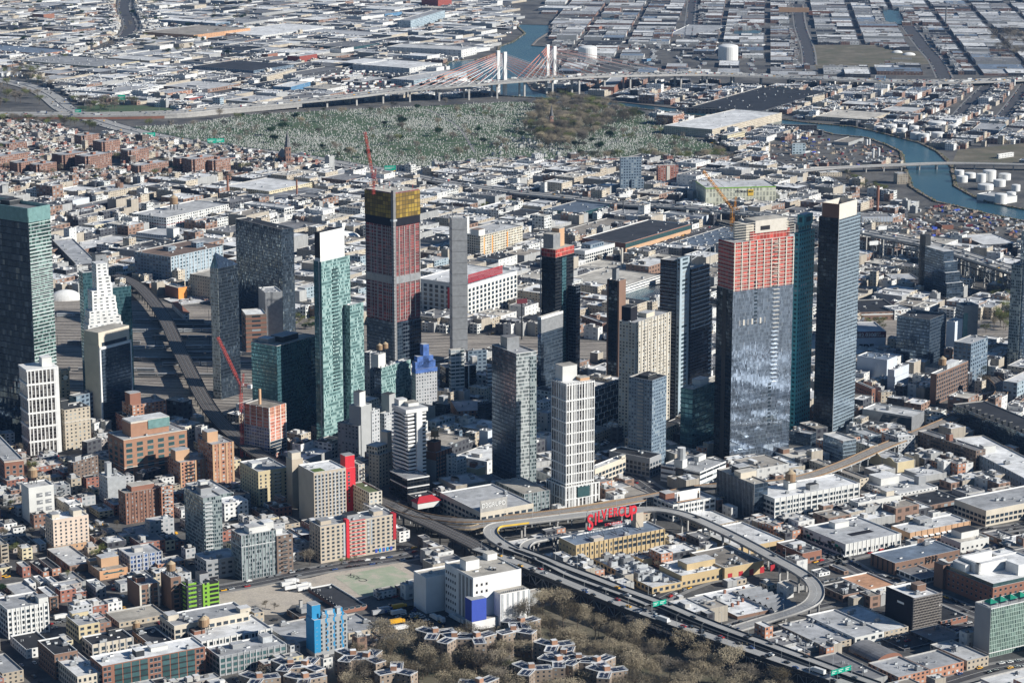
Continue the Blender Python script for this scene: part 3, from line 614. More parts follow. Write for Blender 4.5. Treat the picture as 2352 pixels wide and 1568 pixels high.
for i in range(7): 
    x, y = b.lp(r_.uniform(.1, .9) * b.w, r_.uniform(.1, .9) * b.d); mb = MB(); f = Fr(*Fr(*b.root['_fr'][:2], b.root['_fr'][3]).w(x, y), b.ang); mb.box(f, -.8, .8, -.8, .8, b.dk, b.dk + 2.6, 'brickwall'); mb.build('chimney', b.root)
b = B('33', 60, 905, 945, -330, 300, 'whiteshed', 'rw', 'warehouse', 'saw tooth roofed white warehouse inside the curve of the ramp', units=0)
for i in range(7):
    mb = MB(); v = b.d * (i + .2) / 7.5
    p = [(*b.fr.w(1, v), b.dk), (*b.fr.w(b.w - 1, v), b.dk), (*b.fr.w(b.w - 1, v + b.d / 14), b.dk + 2.4), (*b.fr.w(1, v + b.d / 14), b.dk + 2.4)]
    mb.face(p, 'steel'); q = [(*b.fr.w(1, v + b.d / 14), b.dk + 2.4), (*b.fr.w(b.w - 1, v + b.d / 14), b.dk + 2.4), (*b.fr.w(b.w - 1, v + b.d / 7.5), b.dk), (*b.fr.w(1, v + b.d / 7.5), b.dk)]
    mb.face(q, 'whitewall'); mb.build('saw_tooth_skylight', b.root)
# ---------------------------------------------------------------- foreground, right
b = B('33', 318, 377, 480, 78, 494, 'redbrick', 'rg', 'workshop_building', 'small red brick two storey building beside the ramp', units=3, win=dict(wall='brickwall', bay=6, fl=4.5, w=4, h=2.2, z0=1)); b.bulk(.1, .2, 2.4, 2.4, 5, 'brickwall', 'rd', 'chimney'); b.bulk(.2, .5, 12, 6, 2.5, 'palesteel', 'rw')
b = B('33', 712, 292, 412, 322, 1222, 'whiteloft', 'rs', 'loft_building', 'graffiti covered white loft building with a sunken roof court', units=6, win=dict(wall='whitewall', bay=5.4, fl=4.6, w=3.6, h=2.4, z0=1)); b.piers(13, .8, 'whitepaint', 'r')
for i in range(26):
    mb = MB(); u = r_.uniform(1, b.d - 6); z = r_.uniform(1, b.h - 3.5); mb.box(b.fr, -.08, 0, u, u + r_.uniform(1.5, 5), z, z + r_.uniform(1, 2.4), r_.choice(('blackpaint', 'steel', 'tealpane', 'signgreen', 'darkmetal'))); mb.build('graffiti', b.root)
b.a('light_well_shade', b.w * .35, b.w * .75, b.d * .3, b.d * .42, b.dk, b.dk + .2, 'netblack'); b.bulk(.35, .7, 14, 8, 4.5, 'whitewall', 'rw')  # flat black slab paints the shade down in the sunken court
b = B('33', 1303, 188, 287, 1135, 1858, 'whiteloft', 'rw', 'loft_building', 'white roofed building with orange brick bays and small awnings', units=5, win=dict(wall='orangewall', bay=6.4, fl=4.4, w=5.2, h=2.2, z0=1)); b.piers(10, .8, 'orangewall', 'r'); b.bulk(.35, .6, 12, 9, 4, 'steel', 'rs')
for i in range(10):
    mb = MB(); s = b.w / 10; f = b.fr; mb.face([(*f.w(i * s + 1, -.2), 4.6), (*f.w(i * s + s - 1, -.2), 4.6), (*f.w(i * s + s - 1, -1.8), 3.8), (*f.w(i * s + 1, -1.8), 3.8)][::-1], 'whitepaint'); mb.box(f, i * s + 1, i * s + s - 1, -1.8, -1.7, 3.5, 3.9, 'whitepaint'); mb.build('awning', b.root)
b = B('33', 1772, 278, 378, 1588, 2032, 'white', 'rc', 'office_building', 'white two storey corner building with a penthouse', units=2, win=dict(wall='whitewall', bay=5, fl=4.2, w=1.8, h=1.4, z0=1.5)); b.bulk(.3, .4, 18, 12, 5, 'whitewall', 'rd')
b = B('33', 1168, 465, 580, 943, 1762, 'tan', 'rbl', 'warehouse', 'brown brick warehouse with blue grey roof and dark wall lettering marks', units=4, win=dict(wall='brownwall', bay=6, fl=5.5, w=2.6, h=1.4, z0=3, faces='r'))
for i in range(5):
    b.a('wall_stripe', -.15, .02, 2 + i * b.d / 5, 3.4 + i * b.d / 5, .5, b.h - .5, 'darkmetal')
for i in range(4):
    mb = MB(); u = b.w * .47 + i * 3.2; f = b.fr
    for p, q in (((u, b.h - .5), (u + 1.8, b.h - 1.5)), ((u, b.h - .5), (u, b.h - 6)), ((u + 1.8, b.h - 1.5), (u + .5, b.h - 5)))[:3]:
        mb.tube((*f.w(p[0], -.3), p[1]), (*f.w(q[0], -.3), q[1]), .28, 'darkmetal', 4)
    mb.build('wall_mark', b.root)
b = B('33', 1402, 612, 668, 1163, 1602, 'whiteribbon', 'rg', 'shop_building', 'low white shop building with dark shop windows and grey roof', units=2, win=dict(wall='whitewall', bay=6, fl=5, w=4.4, h=2.4, z0=.4))
b = B('33', 2068, 692, 880, 1604, 2760, 'redbrick', 'rw', 'school_building', 'red brick block with glass rail terrace and white roof screens', units=0, win=dict(wall='brickwall', bay=5, fl=4.2, w=1.8, h=1.6, z0=2.4))
for x0, x1, y0, y1, h_ in ((.18, .55, .55, .62, 8), (.18, .21, .55, .95, 8), (.18, .6, .92, .97, 8), (.5, .75, .25, .5, 8), (.1, .16, .7, .95, 6)):
    b.a('roof_screen', x0 * b.w, x1 * b.w, y0 * b.d, y1 * b.d, b.dk, b.dk + h_, 'whitepaint', 'rw')
mb = MB(); mb.box(b.fr, .5, b.w - 1, .4, .6, b.h, b.h + 2.8, 'tealpane'); mb.box(b.fr, .4, .6, .5, b.d - 1, b.h, b.h + 2.8, 'tealpane'); mb.build('glass_rail', b.root)
b.a('stair_tower', -3, 4, b.d - 4, b.d + 6, 0, b.h + 3, 'brownwall', 'rd')
b = B('33', 2050, 885, 1335, 1985, 2700, 'hotelteal', 'rs', 'hotel', 'pale teal glass fronted hotel with green roof canopies', units=0, wlim=16); b.bands([3, b.h - .3], .5, 'whitepaint')
b.a('side_wall', -.12, 0, -.1, b.d, 0, b.h + .4, 'greywall')
for i in range(5):
    mb = MB(); u = 1 + i * 9; f = b.fr; z = b.h + 2.6
    P = [f.w(u, 2), f.w(u + 7.5, 2), f.w(u + 7.5, 10), f.w(u, 10)]; c_ = f.w(u + 3.7, 6)
    for k in range(4): mb.face([(*P[k], z), (*P[(k + 1) % 4], z), (*c_, z + 2.4)], 'greenpaint')
    for p in P: mb.tube((*p, b.dk), (*p, z), .15, 'darkmetal', 4)
    mb.build('roof_canopy', b.root)
# scaffolded black block
b = B('33', 1335, 792, 1097, 1093, 1577, 'netblack', 'rw', 'scaffolded_building', 'black netted block wrapped in scaffolding at lower right', cat='building', units=4)
mb = MB(); zz = 0
me_ = MB()
for k in range(13):
    z = 1 + k * (b.h - 1) / 12; m_ = MB(); m_.box(b.fr, -1, b.w + 1, -1.8, -.9, z, z + .25, 'scaffold', bottom=True); m_.build('scaffold_deck', b.root)
m_ = MB()
for i in range(19):
    u = -1 + (b.w + 2) * i / 18
    for v in (-1.8, -.9): m_.tube((*b.fr.w(u, v), 0), (*b.fr.w(u, v), b.h + 1.2), .12, 'scaffold', 4)
for i in range(0, 18, 2):
    for k in range(12):
        u = -1 + (b.w + 2) * (i + (k % 2)) / 18; z = 1 + k * (b.h - 1) / 12; m_.tube((*b.fr.w(u, -1.8), z), (*b.fr.w(u + b.w / 18, -1.8), z + 2.4), .09, 'scaffold', 4)
m_.build('scaffold', b.root)
b.a('netting', -.95, -.05, -1.6, b.d, 0, b.h + .8, 'netblack')
b.a('banner', -1.1, -.95, b.d * .3, b.d * .55, b.h * .72, b.h * .78, 'whitepaint'); b.bulk(.55, .4, 8, 7, 5, 'brownwall', 'rb')
B('33', 1590, 1000, 1057, 1350, 1832, 'redbrick', 'rd', 'workshop_building', 'low red brick building with black roof right of the scaffolding', units=3, win=dict(wall='brickwall', bay=5, fl=4.5, w=2.6, h=1.4, z0=1.5))
B('33', 690, 762, 828, 480, 912, 'brickshed', 'rd', 'workshop_building', 'low brick building with dark roof and white roof units by ramp', units=9)
b = B('33', 930, 712, 782, 665, 1182, 'white', 'ro', 'workshop_building', 'white fronted building with a bright orange tan roof', units=2, win=dict(wall='whitewall', bay=5, fl=5, w=2.6, h=2, z0=.8))
B('33', 340, 1255, 1302, 20, 500, 'tan', 'rs', 'warehouse', 'tan fronted warehouse with ridged pale roof, left of a row of four', units=9)
B('33', 500, 1222, 1285, 90, 800, 'tan', 'rs', 'warehouse', 'tan fronted warehouse with many roof hatches, second of four', units=12)
B('33', 800, 1150, 1228, 350, 1068, 'white', 'rs', 'warehouse', 'white fronted warehouse with grey roof, third of four', units=8, win=dict(wall='whitewall', bay=7, fl=5, w=3, h=2, z0=1))
B('33', 1072, 1095, 1165, 620, 1290, 'tan', 'rw', 'warehouse', 'cream fronted warehouse with long white roof beside the scaffolding', units=4)
b = B('33', 1000, 1385, 1402, 740, 1235, 'brickshed', 'rg', 'barrel_roof_warehouse', 'arched roof warehouse with rusty grey barrel roof', units=0, par=0)
mb = MB(); n = 12
for k in range(n):
    t0, t1 = math.pi * k / n, math.pi * (k + 1) / n
    a0, a1 = b.w / 2 * (1 - math.cos(t0)), b.w / 2 * (1 - math.cos(t1)); z0, z1 = b.h + 5 * math.sin(t0), b.h + 5 * math.sin(t1)
    mb.face([(*b.fr.w(a0, 0), z0), (*b.fr.w(a1, 0), z1), (*b.fr.w(a1, b.d), z1), (*b.fr.w(a0, b.d), z0)], 'rg', [(a0, 0), (a1, 0), (a1, b.d), (a0, b.d)])
    mb.face([(*b.fr.w(a0, 0), b.h), (*b.fr.w(a1, 0), b.h), (*b.fr.w(a1, 0), z1), (*b.fr.w(a0, 0), z0)], 'brickwall')
mb.build('barrel_roof', b.root)
B('33', 1200, 1512, 1620, 920, 1485, 'orangebrick', 'rs', 'warehouse', 'low brick warehouse with white patched roof along the bottom edge', units=8)
B('33', 1490, 1440, 1540, 1245, 1800, 'orangebrick', 'rs', 'warehouse', 'low brick warehouse with pale roof, second from the right below', units=6)
B('33', 1830, 1362, 1455, 1490, 2028, 'tan', 'rw', 'warehouse', 'low tan warehouse with blue shutters below the teal hotel', units=6)
B('33', 760, 1580, 1680, 300, 1100, 'shed', 'rg', 'warehouse', 'grey roofed warehouse behind the bridge deck at the bottom', units=8)
B('33', 1250, 1255, 1275, 1040, 1560, 'darkshed', 'rd', 'warehouse', 'low building with roof coloured dark for the long hotel shadow', units=4)  # hotel's cast shadow is put into the dark wall and roof colours
B('33', 1560, 1200, 1240, 1300, 1830, 'darkshed', 'rg', 'warehouse', 'low grey roofed building left of the teal hotel base', units=4)
B('33', 2140, 1610, 1680, 1945, 2800, 'whiteshed', 'rw', 'warehouse', 'bright white roofed warehouse in the bottom right corner', units=6)
B('33', 1865, 1105, 1165, 1828, 1990, 'blueshed', 'rs', 'row_house', 'small blue grey building tucked left of the teal hotel', units=1)
B('33', 2245, 270, 380, 2150, 2700, 'white', 'rw', 'office_building', 'white two storey building at the right edge above the brick block', units=4)
B('33', 2150, 250, 302, 1968, 2290, 'brickshed', 'rg', 'workshop_building', 'low brown brick workshop near the right edge', units=4)
B('33', 230, 690, 730, 100, 332, 'shed', 'rg', 'shed', 'small pale arched shed under the ramp curve', units=0)
B('33', 470, 560, 592, 395, 570, 'white', 'rg', 'workshop_building', 'small white walled building beside the ramp curve', units=1)
B('33', 700, 540, 575, 560, 740, 'brickshed', 'rw', 'workshop_building', 'small brown building with white roof near the orange roof', units=2)
# ---------------------------------------------------------------- right, second row
b = B('32', 60, 1442, 1664, -160, 842, 'whiteloft', 'rw', 'loft_building', 'large white concrete loft building with a wooden tank on stilts', units=7, win=dict(wall='whitewall', bay=5.6, fl=4.2, w=4.4, h=2.2, z0=1)); b.piers(14, .8, 'whitepaint', 'r'); b.tank(.35, .6, 2.0); b.bulk(.3, .5, 8, 7, 7, 'whitewall', 'rw'); b.bulk(.47, .2, 9, 6, 4, 'steel', 'rd')
B('32', 845, 1262, 1360, 380, 925, 'sand', 'rt', 'loft_building', 'long beige roofed building behind the white loft with the tank', units=4)
b = B('32', 1188, 1112, 1206, 915, 1350, 'yellowwall', 'rs', 'warehouse', 'tall yellow walled warehouse with curved parapet', units=6); b.piers(1, .5, 'creampaint', 'r'); b.piers(1, .5, 'creampaint', 'l')
for f_ in (.25, .7):
    mb = MB(); P = [b.fr.w(-.1, b.d * f_ - 5), b.fr.w(-.1, b.d * f_ + 5)]
    for k in range(8):
        v0 = b.d * f_ - 5 + k * 1.25; z0 = 2.2 * math.sin(math.pi * (k + .5) / 8); mb.box(b.fr, -.1, .4, v0, v0 + 1.25, b.h, b.h + z0, 'yellowwall')
    mb.build('curved_parapet', b.root)
b = B('32', 1912, 1002, 1180, 1378, 2000, 'brownbrick', 'rg', 'apartment_block', 'long dark brick apartment block with balconies behind yellow warehouse', units=6); b.bulk(.3, .5, 4, 5, 6, 'brickwall', 'rd'); b.balconies('l', .2, .35, 3.2, 3, b.h - 2, 1.1, 'darkmetal', 'darkmetal'); b.balconies('l', .6, .75, 3.2, 3, b.h - 2, 1.1, 'darkmetal', 'darkmetal')
b = B('32', 2600, 955, 1180, 1700, 2900, 'shinydark', 'rd', 'apartment_block', 'long black glass apartment block at the right edge', units=0, ang=22, maxd=260)
for i in range(14): b.bulk(.1, .05 + i * .065, 3, 3, r_.uniform(2, 4.5), 'darkmetal', 'rd')
b = B('32', 2560, 1360, 1500, 1658, 2900, 'steelblue', 'rw', 'loft_building', 'grey white loft building with dark side windows at right edge', units=8, ang=18); b.piers(12, 1, 'palesteel', 'l'); b.bulk(.2, .7, 12, 8, 6, 'whitewall', 'rw')
b = B('32', 2005, 1552, 1700, 1712, 2750, 'whiteloft', 'rs', 'loft_building', 'white loft building with huge pale roof near right edge', units=9, win=dict(wall='creamwall', bay=5, fl=4.2, w=3.6, h=2.3, z0=1))
b = B('32', 1180, 1402, 1455, 848, 1562, 'white', 'rw', 'warehouse', 'wide bright white roofed warehouse right of the tank loft', units=10); b.bulk(.15, .6, 20, 16, 6, 'whitewall', 'rw'); b.bulk(.8, .3, 8, 6, 7, 'greywall', 'rs')
b = B('32', 1430, 1238, 1292, 1252, 1642, 'shed', 'rw', 'warehouse', 'low warehouse with arched trusses and white roof by yellow warehouse', units=5)
b = B('32', 830, 1482, 1605, 742, 1222, 'white', 'rs', 'office_building', 'small white three storey building with rooftop clutter and a turret', units=8, win=dict(wall='whitewall', bay=3.6, fl=3.8, w=1.8, h=1.8, z0=1)); b.bulk(.75, .4, 8, 8, 4, 'creamwall', 'rw')
B('32', 1480, 1505, 1560, 1240, 1790, 'brickshed', 'rd', 'warehouse', 'low warehouse with black roof between two white roofed ones', units=5)
B('32', 1820, 1395, 1440, 1690, 1990, 'shed', 'rs', 'warehouse', 'small grey warehouse in front of the right edge loft', units=3)
b = B('32', 1322, 690, 838, 868, 1437, 'steel', 'rw', 'angular_hall', 'angular grey hall with slanted black glass side', cat='building', units=3)
mb = MB(); f = b.fr; mb.face([(*f.w(-.15, b.d * .72), 0), (*f.w(-.15, .3), 0), (*f.w(-.15, .3), b.h - 2), (*f.w(-.15, b.d * .58), b.h - 2)], 'glasspane'); mb.build('slanted_glazing', b.root)
B('32', 1200, 882, 1035, 1080, 1352, 'lightgrey', 'rw', 'office_building', 'pale blue grey windowless block in front of the angular hall', units=8)
b = B('32', 692, 912, 1112, 508, 812, 'blueglass', 'rw', 'podium_building', 'glass podium cube with cream roof beside the elevated track', cat='building', units=0); b.bands([b.h - .2], .3, 'whitepaint')
B('32', 935, 962, 1085, 780, 1012, 'sand', 'rw', 'podium_building', 'pale patterned panel podium next to the glass cube', cat='building', units=3)
B('32', 930, 872, 985, 742, 1042, 'blueglass', 'rs', 'podium_building', 'glass podium wing with a roof terrace behind the glass cube', cat='building', units=5)
B('32', 392, 850, 965, 204, 442, 'darkglass', 'rs', 'podium_building', 'dark glass podium left of the glass cube', cat='building', units=2)
b = B('32', 240, 1080, 1135, 50, 566, 'steelblue', 'rc', 'terrace_building', 'low building with peach coloured roof terrace at tower foot', cat='building', units=0); b.bulk(.35, .4, 26, 6, 2, 'steel', 'rg'); b.bulk(.1, .7, 7, 7, 4, 'brownwall', 'rg')
b = B('32', 1552, 300, 582, 1494, 1840, 'brownbrick', 'rs', 'loft_building', 'brown brick eight storey building with grid windows and white tank', units=2, win=dict(wall='brownwall', bay=3.8, fl=4.0, w=2.2, h=2.8, z0=1, faces='r')); b.tank(.3, .7, 1.8); b.bulk(.4, .4, 26, 8, 4, 'palesteel', 'rw')
b = B('32', 1162, 262, 500, 1100, 1296, 'hospwall', 'rw', 'hospital_building', 'white tiled block joined to a lower white wing', cat='building', units=4); b.bands([b.h * .3, b.h * .5, b.h * .7], .15, 'steel')
b2 = B('32', 1095, 170, 400, 820, 1185, 'hospwall', 'rbl', '', of=b, units=9)
b3 = B('32', 1025, 235, 380, 790, 1028, 'white', 'rbl', '', of=b, units=4)
B('32', 955, 435, 572, 800, 968, 'redbrick', 'rs', 'walk_up_building', 'four storey red brick corner building left of the bank', ang=22, units=2, win=dict(wall='brickwall', bay=3.4, fl=3.4, w=1.2, h=1.8, z0=1, faces='rl'))
B('32', 1040, 468, 562, 1008, 1176, 'sand', 'rs', 'bank_building', 'small tan stone bank with arched windows', ang=20, units=2)
b = B('32', 1190, 540, 582, 1150, 1390, 'redbrick', 'rw', 'shop_building', 'low corner shop with a long red awning', ang=10, units=2); b.a('awning', 0, b.w, -2, 0, 3, 5, 'signred')
b = B('32', 1868, 22, 385, 1708, 2022, 'bluegrey', 'rs', 'apartment_tower', 'blue grey slab tower with small windows at right', units=2)
B('32', 1490, -200, 275, 1186, 1640, 'darkglass', 'rd', 'office_tower', 'near black tower block behind the brown brick building', units=6)
B('31', 1452, 1500, 1740, 1186, 1480, 'darkglass', 'rd', 'office_tower', 'black block with cluttered roof left of another black tower', units=10)
B('32', 1720, -180, 240, 1640, 1790, 'hospwall', 'rs', 'office_tower', 'pale grey side walled block between two dark towers', units=1)
b = B('31', 2335, 870, 1836, 2238, 2600, 'greytealglass', 'rs', 'apartment_tower', 'pale grey apartment tower cut by the right edge', units=0)
b2 = B('31', 2420, 560, 1840, 2330, 2700, 'blueglass', 'rs', '', of=b, units=0, foot=False)
B('32', 2292, 380, 575, 2160, 2600, 'steelblue', 'rw', 'apartment_block', 'long low pale block along the elevated track at right', units=6)
for i in range(9): B('32', 1862 + i * 32, 512 - i * 6, 566 - i * 4, 1835 + i * 32, 1893 + i * 32, ('tan', 'brick', 'sand')[i % 3], 'rw', 'row_house', 'narrow two storey row house in the row left of the elevated track', units=1, group='row houses beside the elevated track at right', cat='house')
# ---------------------------------------------------------------- middle towers, right
b = B('21', 2042, 665, 2704, 1897, 2590, 'netred', 'rw', 'skyscraper', 'tallest tower with red netted upper floors above mirror glass', units=0, par=0, maxd=90)
SKY = b
hs = b.h * .785
mb = MB(); f = b.fr; mb.prism([f.w(-.5, -.5), f.w(b.w + .3, -.5), f.w(b.w + .3, b.d + .3), f.w(-.5, b.d + .3)], 0, hs, 'skyglass', 'rs'); mb.build('curtain_wall', b.root)
b.a('shade_coloured_side', -.9, -.4, .2, b.d, 0, hs + 1, 'black')  # left face away from the sun: its shade painted as near black glass
b.a('recess_shade_strip', -1.1, -.8, b.d * .35, b.d * .6, 0, hs + 1, 'blackpaint')  # proud black strip paints the shade of a recess
for k in range(13):
    z = hs + 1 + k * (b.h - hs) / 13; b.a('floor_slab', -.7, b.w + .6, -.7, b.d + .5, z, z + .45, 'creampaint', bottom=True)
for i in range(9):
    mb = MB(); u = (b.w - .8) * i / 8; mb.box(f, u, u + .9, -.75, 0, hs, b.h, 'creampaint'); mb.build('column', b.root)
b.a('crown', b.w * .22, b.w * .93, b.d * .1, b.d * .9, b.h, b.h + 14, 'creamwall', 'rc')
b.a('upper_floors', b.w * .28, b.w * .95, b.d * .08, b.d * .88, b.h, b.h + 8, 'netred', 'rc', bottom=True)
b.a('core_wall', b.w * .36, b.w * .9, b.d * .05, b.d * .8, b.h + 6, b.h + 17, 'creampaint', 'rc')
b.a('core_opening', b.w * .45, b.w * .6, b.d * .03, b.d * .1, b.h + 8.5, b.h + 12, 'blackpaint')
for k in range(7):
    mb = MB(); z = b.h + 2 + k * 2.3
    for q0, q1 in (((0, 0), (b.w * .36, 0)), ((0, 0), (0, b.d)), ((b.w * .9, 0), (b.w, 0)), ((b.w, 0), (b.w, b.d * .7))): mb.tube((*f.w(*q0), z), (*f.w(*q1), z), .25, 'creampaint', 4)
    mb.build('guard_frame', b.root)
for k in range(34):
    z = hs * .45 + k * (b.h - hs * .45) / 34; b.a('hoist_landing', b.w * .66, b.w * .76, -2.2, -.5, z, z + .3, 'creampaint' if k > 12 else 'palesteel', bottom=True)
for u0 in (.35, .62):
    for k in range(12):
        mb = MB(); z = hs * .2 + k * 3.3 + (0 if u0 > .5 else hs * .6); mb.box(f, b.w * u0, b.w * (u0 + .05), -.62, -.45, z, z + 1.8, 'glasspane'); mb.build('open_bay', b.root)
for i in range(7):
    mb = MB(); u = b.w * (.1 + .07 * i); mb.box(f, u, u + 1.6, -.62, -.45, hs * .80, hs * .80 + 5, 'creampaint' if i % 2 else 'steel'); mb.build('open_bay', b.root)
b = B('31', 652, 440, 2420, 470, 852, 'blueglass', 'rs', 'skyscraper', 'dark blue glass skyscraper with a cream box crown', units=0, maxd=60)
b.a('shade_coloured_side', -.3, 0, 0, b.d, 0, b.h, 'black')  # black sheet paints the shade of the left face
f = b.fr; hh = 13; mb = MB(); mb.box(f, .1, b.w * .80, -.1, .6, b.dk, b.h + hh, 'creampaint'); mb.box(f, 0, .6, 0, b.d * .85, b.dk, b.h + hh, 'brownwall'); mb.box(f, .1, b.w * .8, b.d * .85, b.d * .85 + .6, b.dk, b.h + hh, 'creampaint'); mb.box(f, b.w * .8, b.w * .8 + .6, 0, b.d * .85, b.dk, b.h + hh, 'creampaint'); mb.build('crown', b.root)
b.bulk(.2, .3, 10, 10, 10, 'steel', 'rd'); mb = MB(); mb.tube((*f.w(-.2, -.2), 0), (*f.w(-.2, -.2), b.h), .35, 'palesteel', 4); mb.build('corner_fin', b.root)
b = B('31', 290, 575, 2380, 245, 432, 'citiglass', 'rw', 'skyscraper', 'teal glass office skyscraper with punched windows and stepped top', units=0, maxd=55)
b.a('step', 3, b.w - 3, 3, b.d - 3, b.h, b.h + 6, 'citiglass', 'rw')
b.a('top_step', 6, b.w - 6, 6, b.d - 6, b.h + 6, b.h + 16, 'citiglass', 'rw', fl=30, bay=60)
CITI = b
B('32', 270, 372, 800, 214, 392, 'hospwall', 'rg', 'office_building', 'narrow tower with pale rippled metal side between two skyscrapers', cat='building', units=2)
b = B('22', 1290, 358, 1180, 1075, 1422, 'bluegrey', 'rd', 'apartment_tower', 'dark slate glass apartment tower with corner balconies', units=3, bay=2.6, fl=3.1); b.balconies('l', .35, .6, 3.1, 20, b.h - 3, 1.2, 'steel', 'steel'); b.bulk(.2, .3, 14, 10, 3, 'darkmetal', 'rd')
b = B('22', 1266, 1072, 1250, 892, 1372, 'grey', 'rd', 'podium_building', 'grey masonry podium around the slate glass tower', cat='building', units=2, win=dict(wall='greywall', bay=4.2, fl=4, w=2.8, h=2.6, z0=1))
b = B('22', 1130, -170, 900, 985, 1512, 'beigegrid', 'rs', 'apartment_tower', 'tall beige gridded tower with white slab edges and dark top box', units=2, maxd=60)
b.piers(11, .8, 'creampaint', 'r', dp=.6); b.bulk(.1, .5, 11, 10, 13, 'netblack', 'rd', 'sign_tank'); b.bulk(.45, .3, 14, 9, 4, 'creamwall', 'rs'); TW1 = b
b = B('22', 1662, 442, 1030, 1552, 2000, 'tealglass', 'rc', 'office_building', 'teal glass office building with white roof plant left of tallest tower', units=4, bay=4, fl=4.5); b.bulk(.3, .3, 14, 9, 5, 'whitewall', 'rw')
b = B('22', 1728, 1198, 1348, 1368, 1965, 'whiteribbon', 'rs', 'office_building', 'white office building striped with dark ribbon windows', units=6, fl=4.4)
mb = MB(); c_ = b.fr.w(b.w * .18, b.d * .6); mb.box(b.fr, b.w * .08, b.w * .26, b.d * .5, b.d * .72, b.dk, b.dk + 7, 'whitewall', 'rw'); mb.cyl(c_[0], c_[1], b.dk + 7, b.dk + 17, 3.6, 'palesteel', 'whitepaint', n=10); mb.build('cooling_tower', b.root); b.bulk(.7, .5, 12, 5, 4, 'whitewall', 'rw'); b.bulk(.0, .45, 1, 7, .1, 'glasspane')
b.a('entrance_glazing', -.3, 0, b.d * .42, b.d * .62, 0, b.h, 'glasspane')
b = B('22', 2228, 1310, 1640, 1885, 2352, 'darkglass', 'rc', 'office_building', 'black office building with cream terraces', units=8, bay=5, fl=4); b.bulk(.1, .4, 16, 9, 5, 'creamwall', 'rc'); b.bulk(.5, .6, 12, 10, 6, 'darkmetal', 'rs'); b.piers(7, .5, 'steel', 'l')
b = B('22', 1478, 1498, 1655, 1300, 1868, 'white', 'rs', 'loft_building', 'white low building carrying a wide billboard', units=10, win=dict(wall='whitewall', bay=5.5, fl=4.2, w=4, h=2, z0=1)); b.bulk(.1, .6, 9, 9, 5, 'brickwall', 'rw'); b.piers(7, .6, 'whitepaint', 'r'); BILL = b
# white lattice tower
b = B('22', 500, 392, 1545, 368, 757, 'whitepier', 'rc', 'apartment_tower', 'white latticed tower of stepped tiers with dark tall windows', units=2, maxd=45, bay=3)
hz = [b.h * k for k in (.04, .135, .2, .275, .35, .43, .51, .6, .69, .775, .86, .985)]
for k, z in enumerate(hz):
    mb = MB(); e = .35 if k % 2 else .8; mb.box(b.fr, -e, b.w + e * (k % 2), -e, b.d, z, z + 1.15, 'whitepaint', bottom=True); mb.build('white_band', b.root)
b.piers(11, .6, 'whitepaint', 'r', dp=.5); b.piers(7, .6, 'whitepaint', 'l', dp=.5); b.bulk(.12, .5, 14, 11, 13, 'whitewall', 'rc'); b.bulk(.6, .2, 9, 7, 3, 'orangewall', 'rc')
b = B('22', 490, 1338, 1562, 318, 805, 'whitepier', 'rc', 'podium_building', 'white gridded podium below the latticed tower', cat='building', units=0, maxd=45); b.piers(8, 1.2, 'whitepaint', 'r'); b.piers(8, .8, 'whitepaint', 'l'); b.bands([b.h * .45, b.h - .9], 1, 'whitepaint'); b.a('big_window', b.w * .35, b.w * .7, -.7, .1, b.h * .5, b.h * .92, 'tealpane')
# silver glass tower with shade-coloured left side
b = B('22', 40, 112, 1400, -182, 221, 'silverglass', 'rs', 'apartment_tower', 'tall slim silver glass tower with shaded left side', units=2, maxd=55)
b.a('shade_coloured_side', -.3, 0, .1, b.d, 0, b.h, 'darkglass'); b.bulk(.15, .5, 12, 11, 10, 'steel', 'rg'); b.bands([b.h - .3], .5, 'whitepaint')  # darker glass sheet carries the left face's shade in its colour
b.a('balcony_bay', b.w * .68, b.w + .3, -.35, 0, 0, b.h - 4, 'greytealglass', fl=3.2)
b = B('22', 112, 1402, 1605, -150, 347, 'greytealglass', 'rc', 'podium_building', 'glass podium below the silver tower', cat='building', units=5, maxd=50); b.piers(6, .4, 'palesteel', 'r')
B('22', 762, 1172, 1360, 690, 1046, 'creamloft', 'rw', 'loft_building', 'cream three storey loft with stepped gable behind lattice tower', units=2, win=dict(wall='creamwall', bay=5.6, fl=4.4, w=4, h=2.6, z0=1)).bulk(.86, 0, 6, 3, 3, 'creamwall', 'rw')
b = B('22', 762, 432, 835, 735, 985, 'darkglass', 'rs', 'apartment_block', 'black block with irregular white window frames', units=6, bay=2.5); 
for k in range(7): 
    mb = MB(); z = 4 + k * (b.h - 5) / 6.2; mb.box(b.fr, 0, b.w, -.5, 0, z, z + .7, 'whitepaint', bottom=True); mb.build('white_frame', b.root)
    for i in range(4):
        mb = MB(); u = b.w * ((i + (.5 if k % 2 else 0)) / 4); mb.box(b.fr, u, u + .8, -.5, 0, z, min(b.h, z + (b.h - 5) / 6.2), 'whitepaint'); mb.build('white_frame', b.root)
B('22', 325, 660, 925, 235, 420, 'grey', 'rs', 'office_building', 'grey slab seen between silver tower and lattice tower', units=1)
B('22', 322, 870, 1090, 258, 400, 'hospwall', 'rs', 'office_building', 'blank pale wall block in front of the grey slab', units=1)
B('22', 290, 560, 720, 222, 420, 'white', 'rw', 'office_building', 'white block with small windows behind lattice tower', units=2)
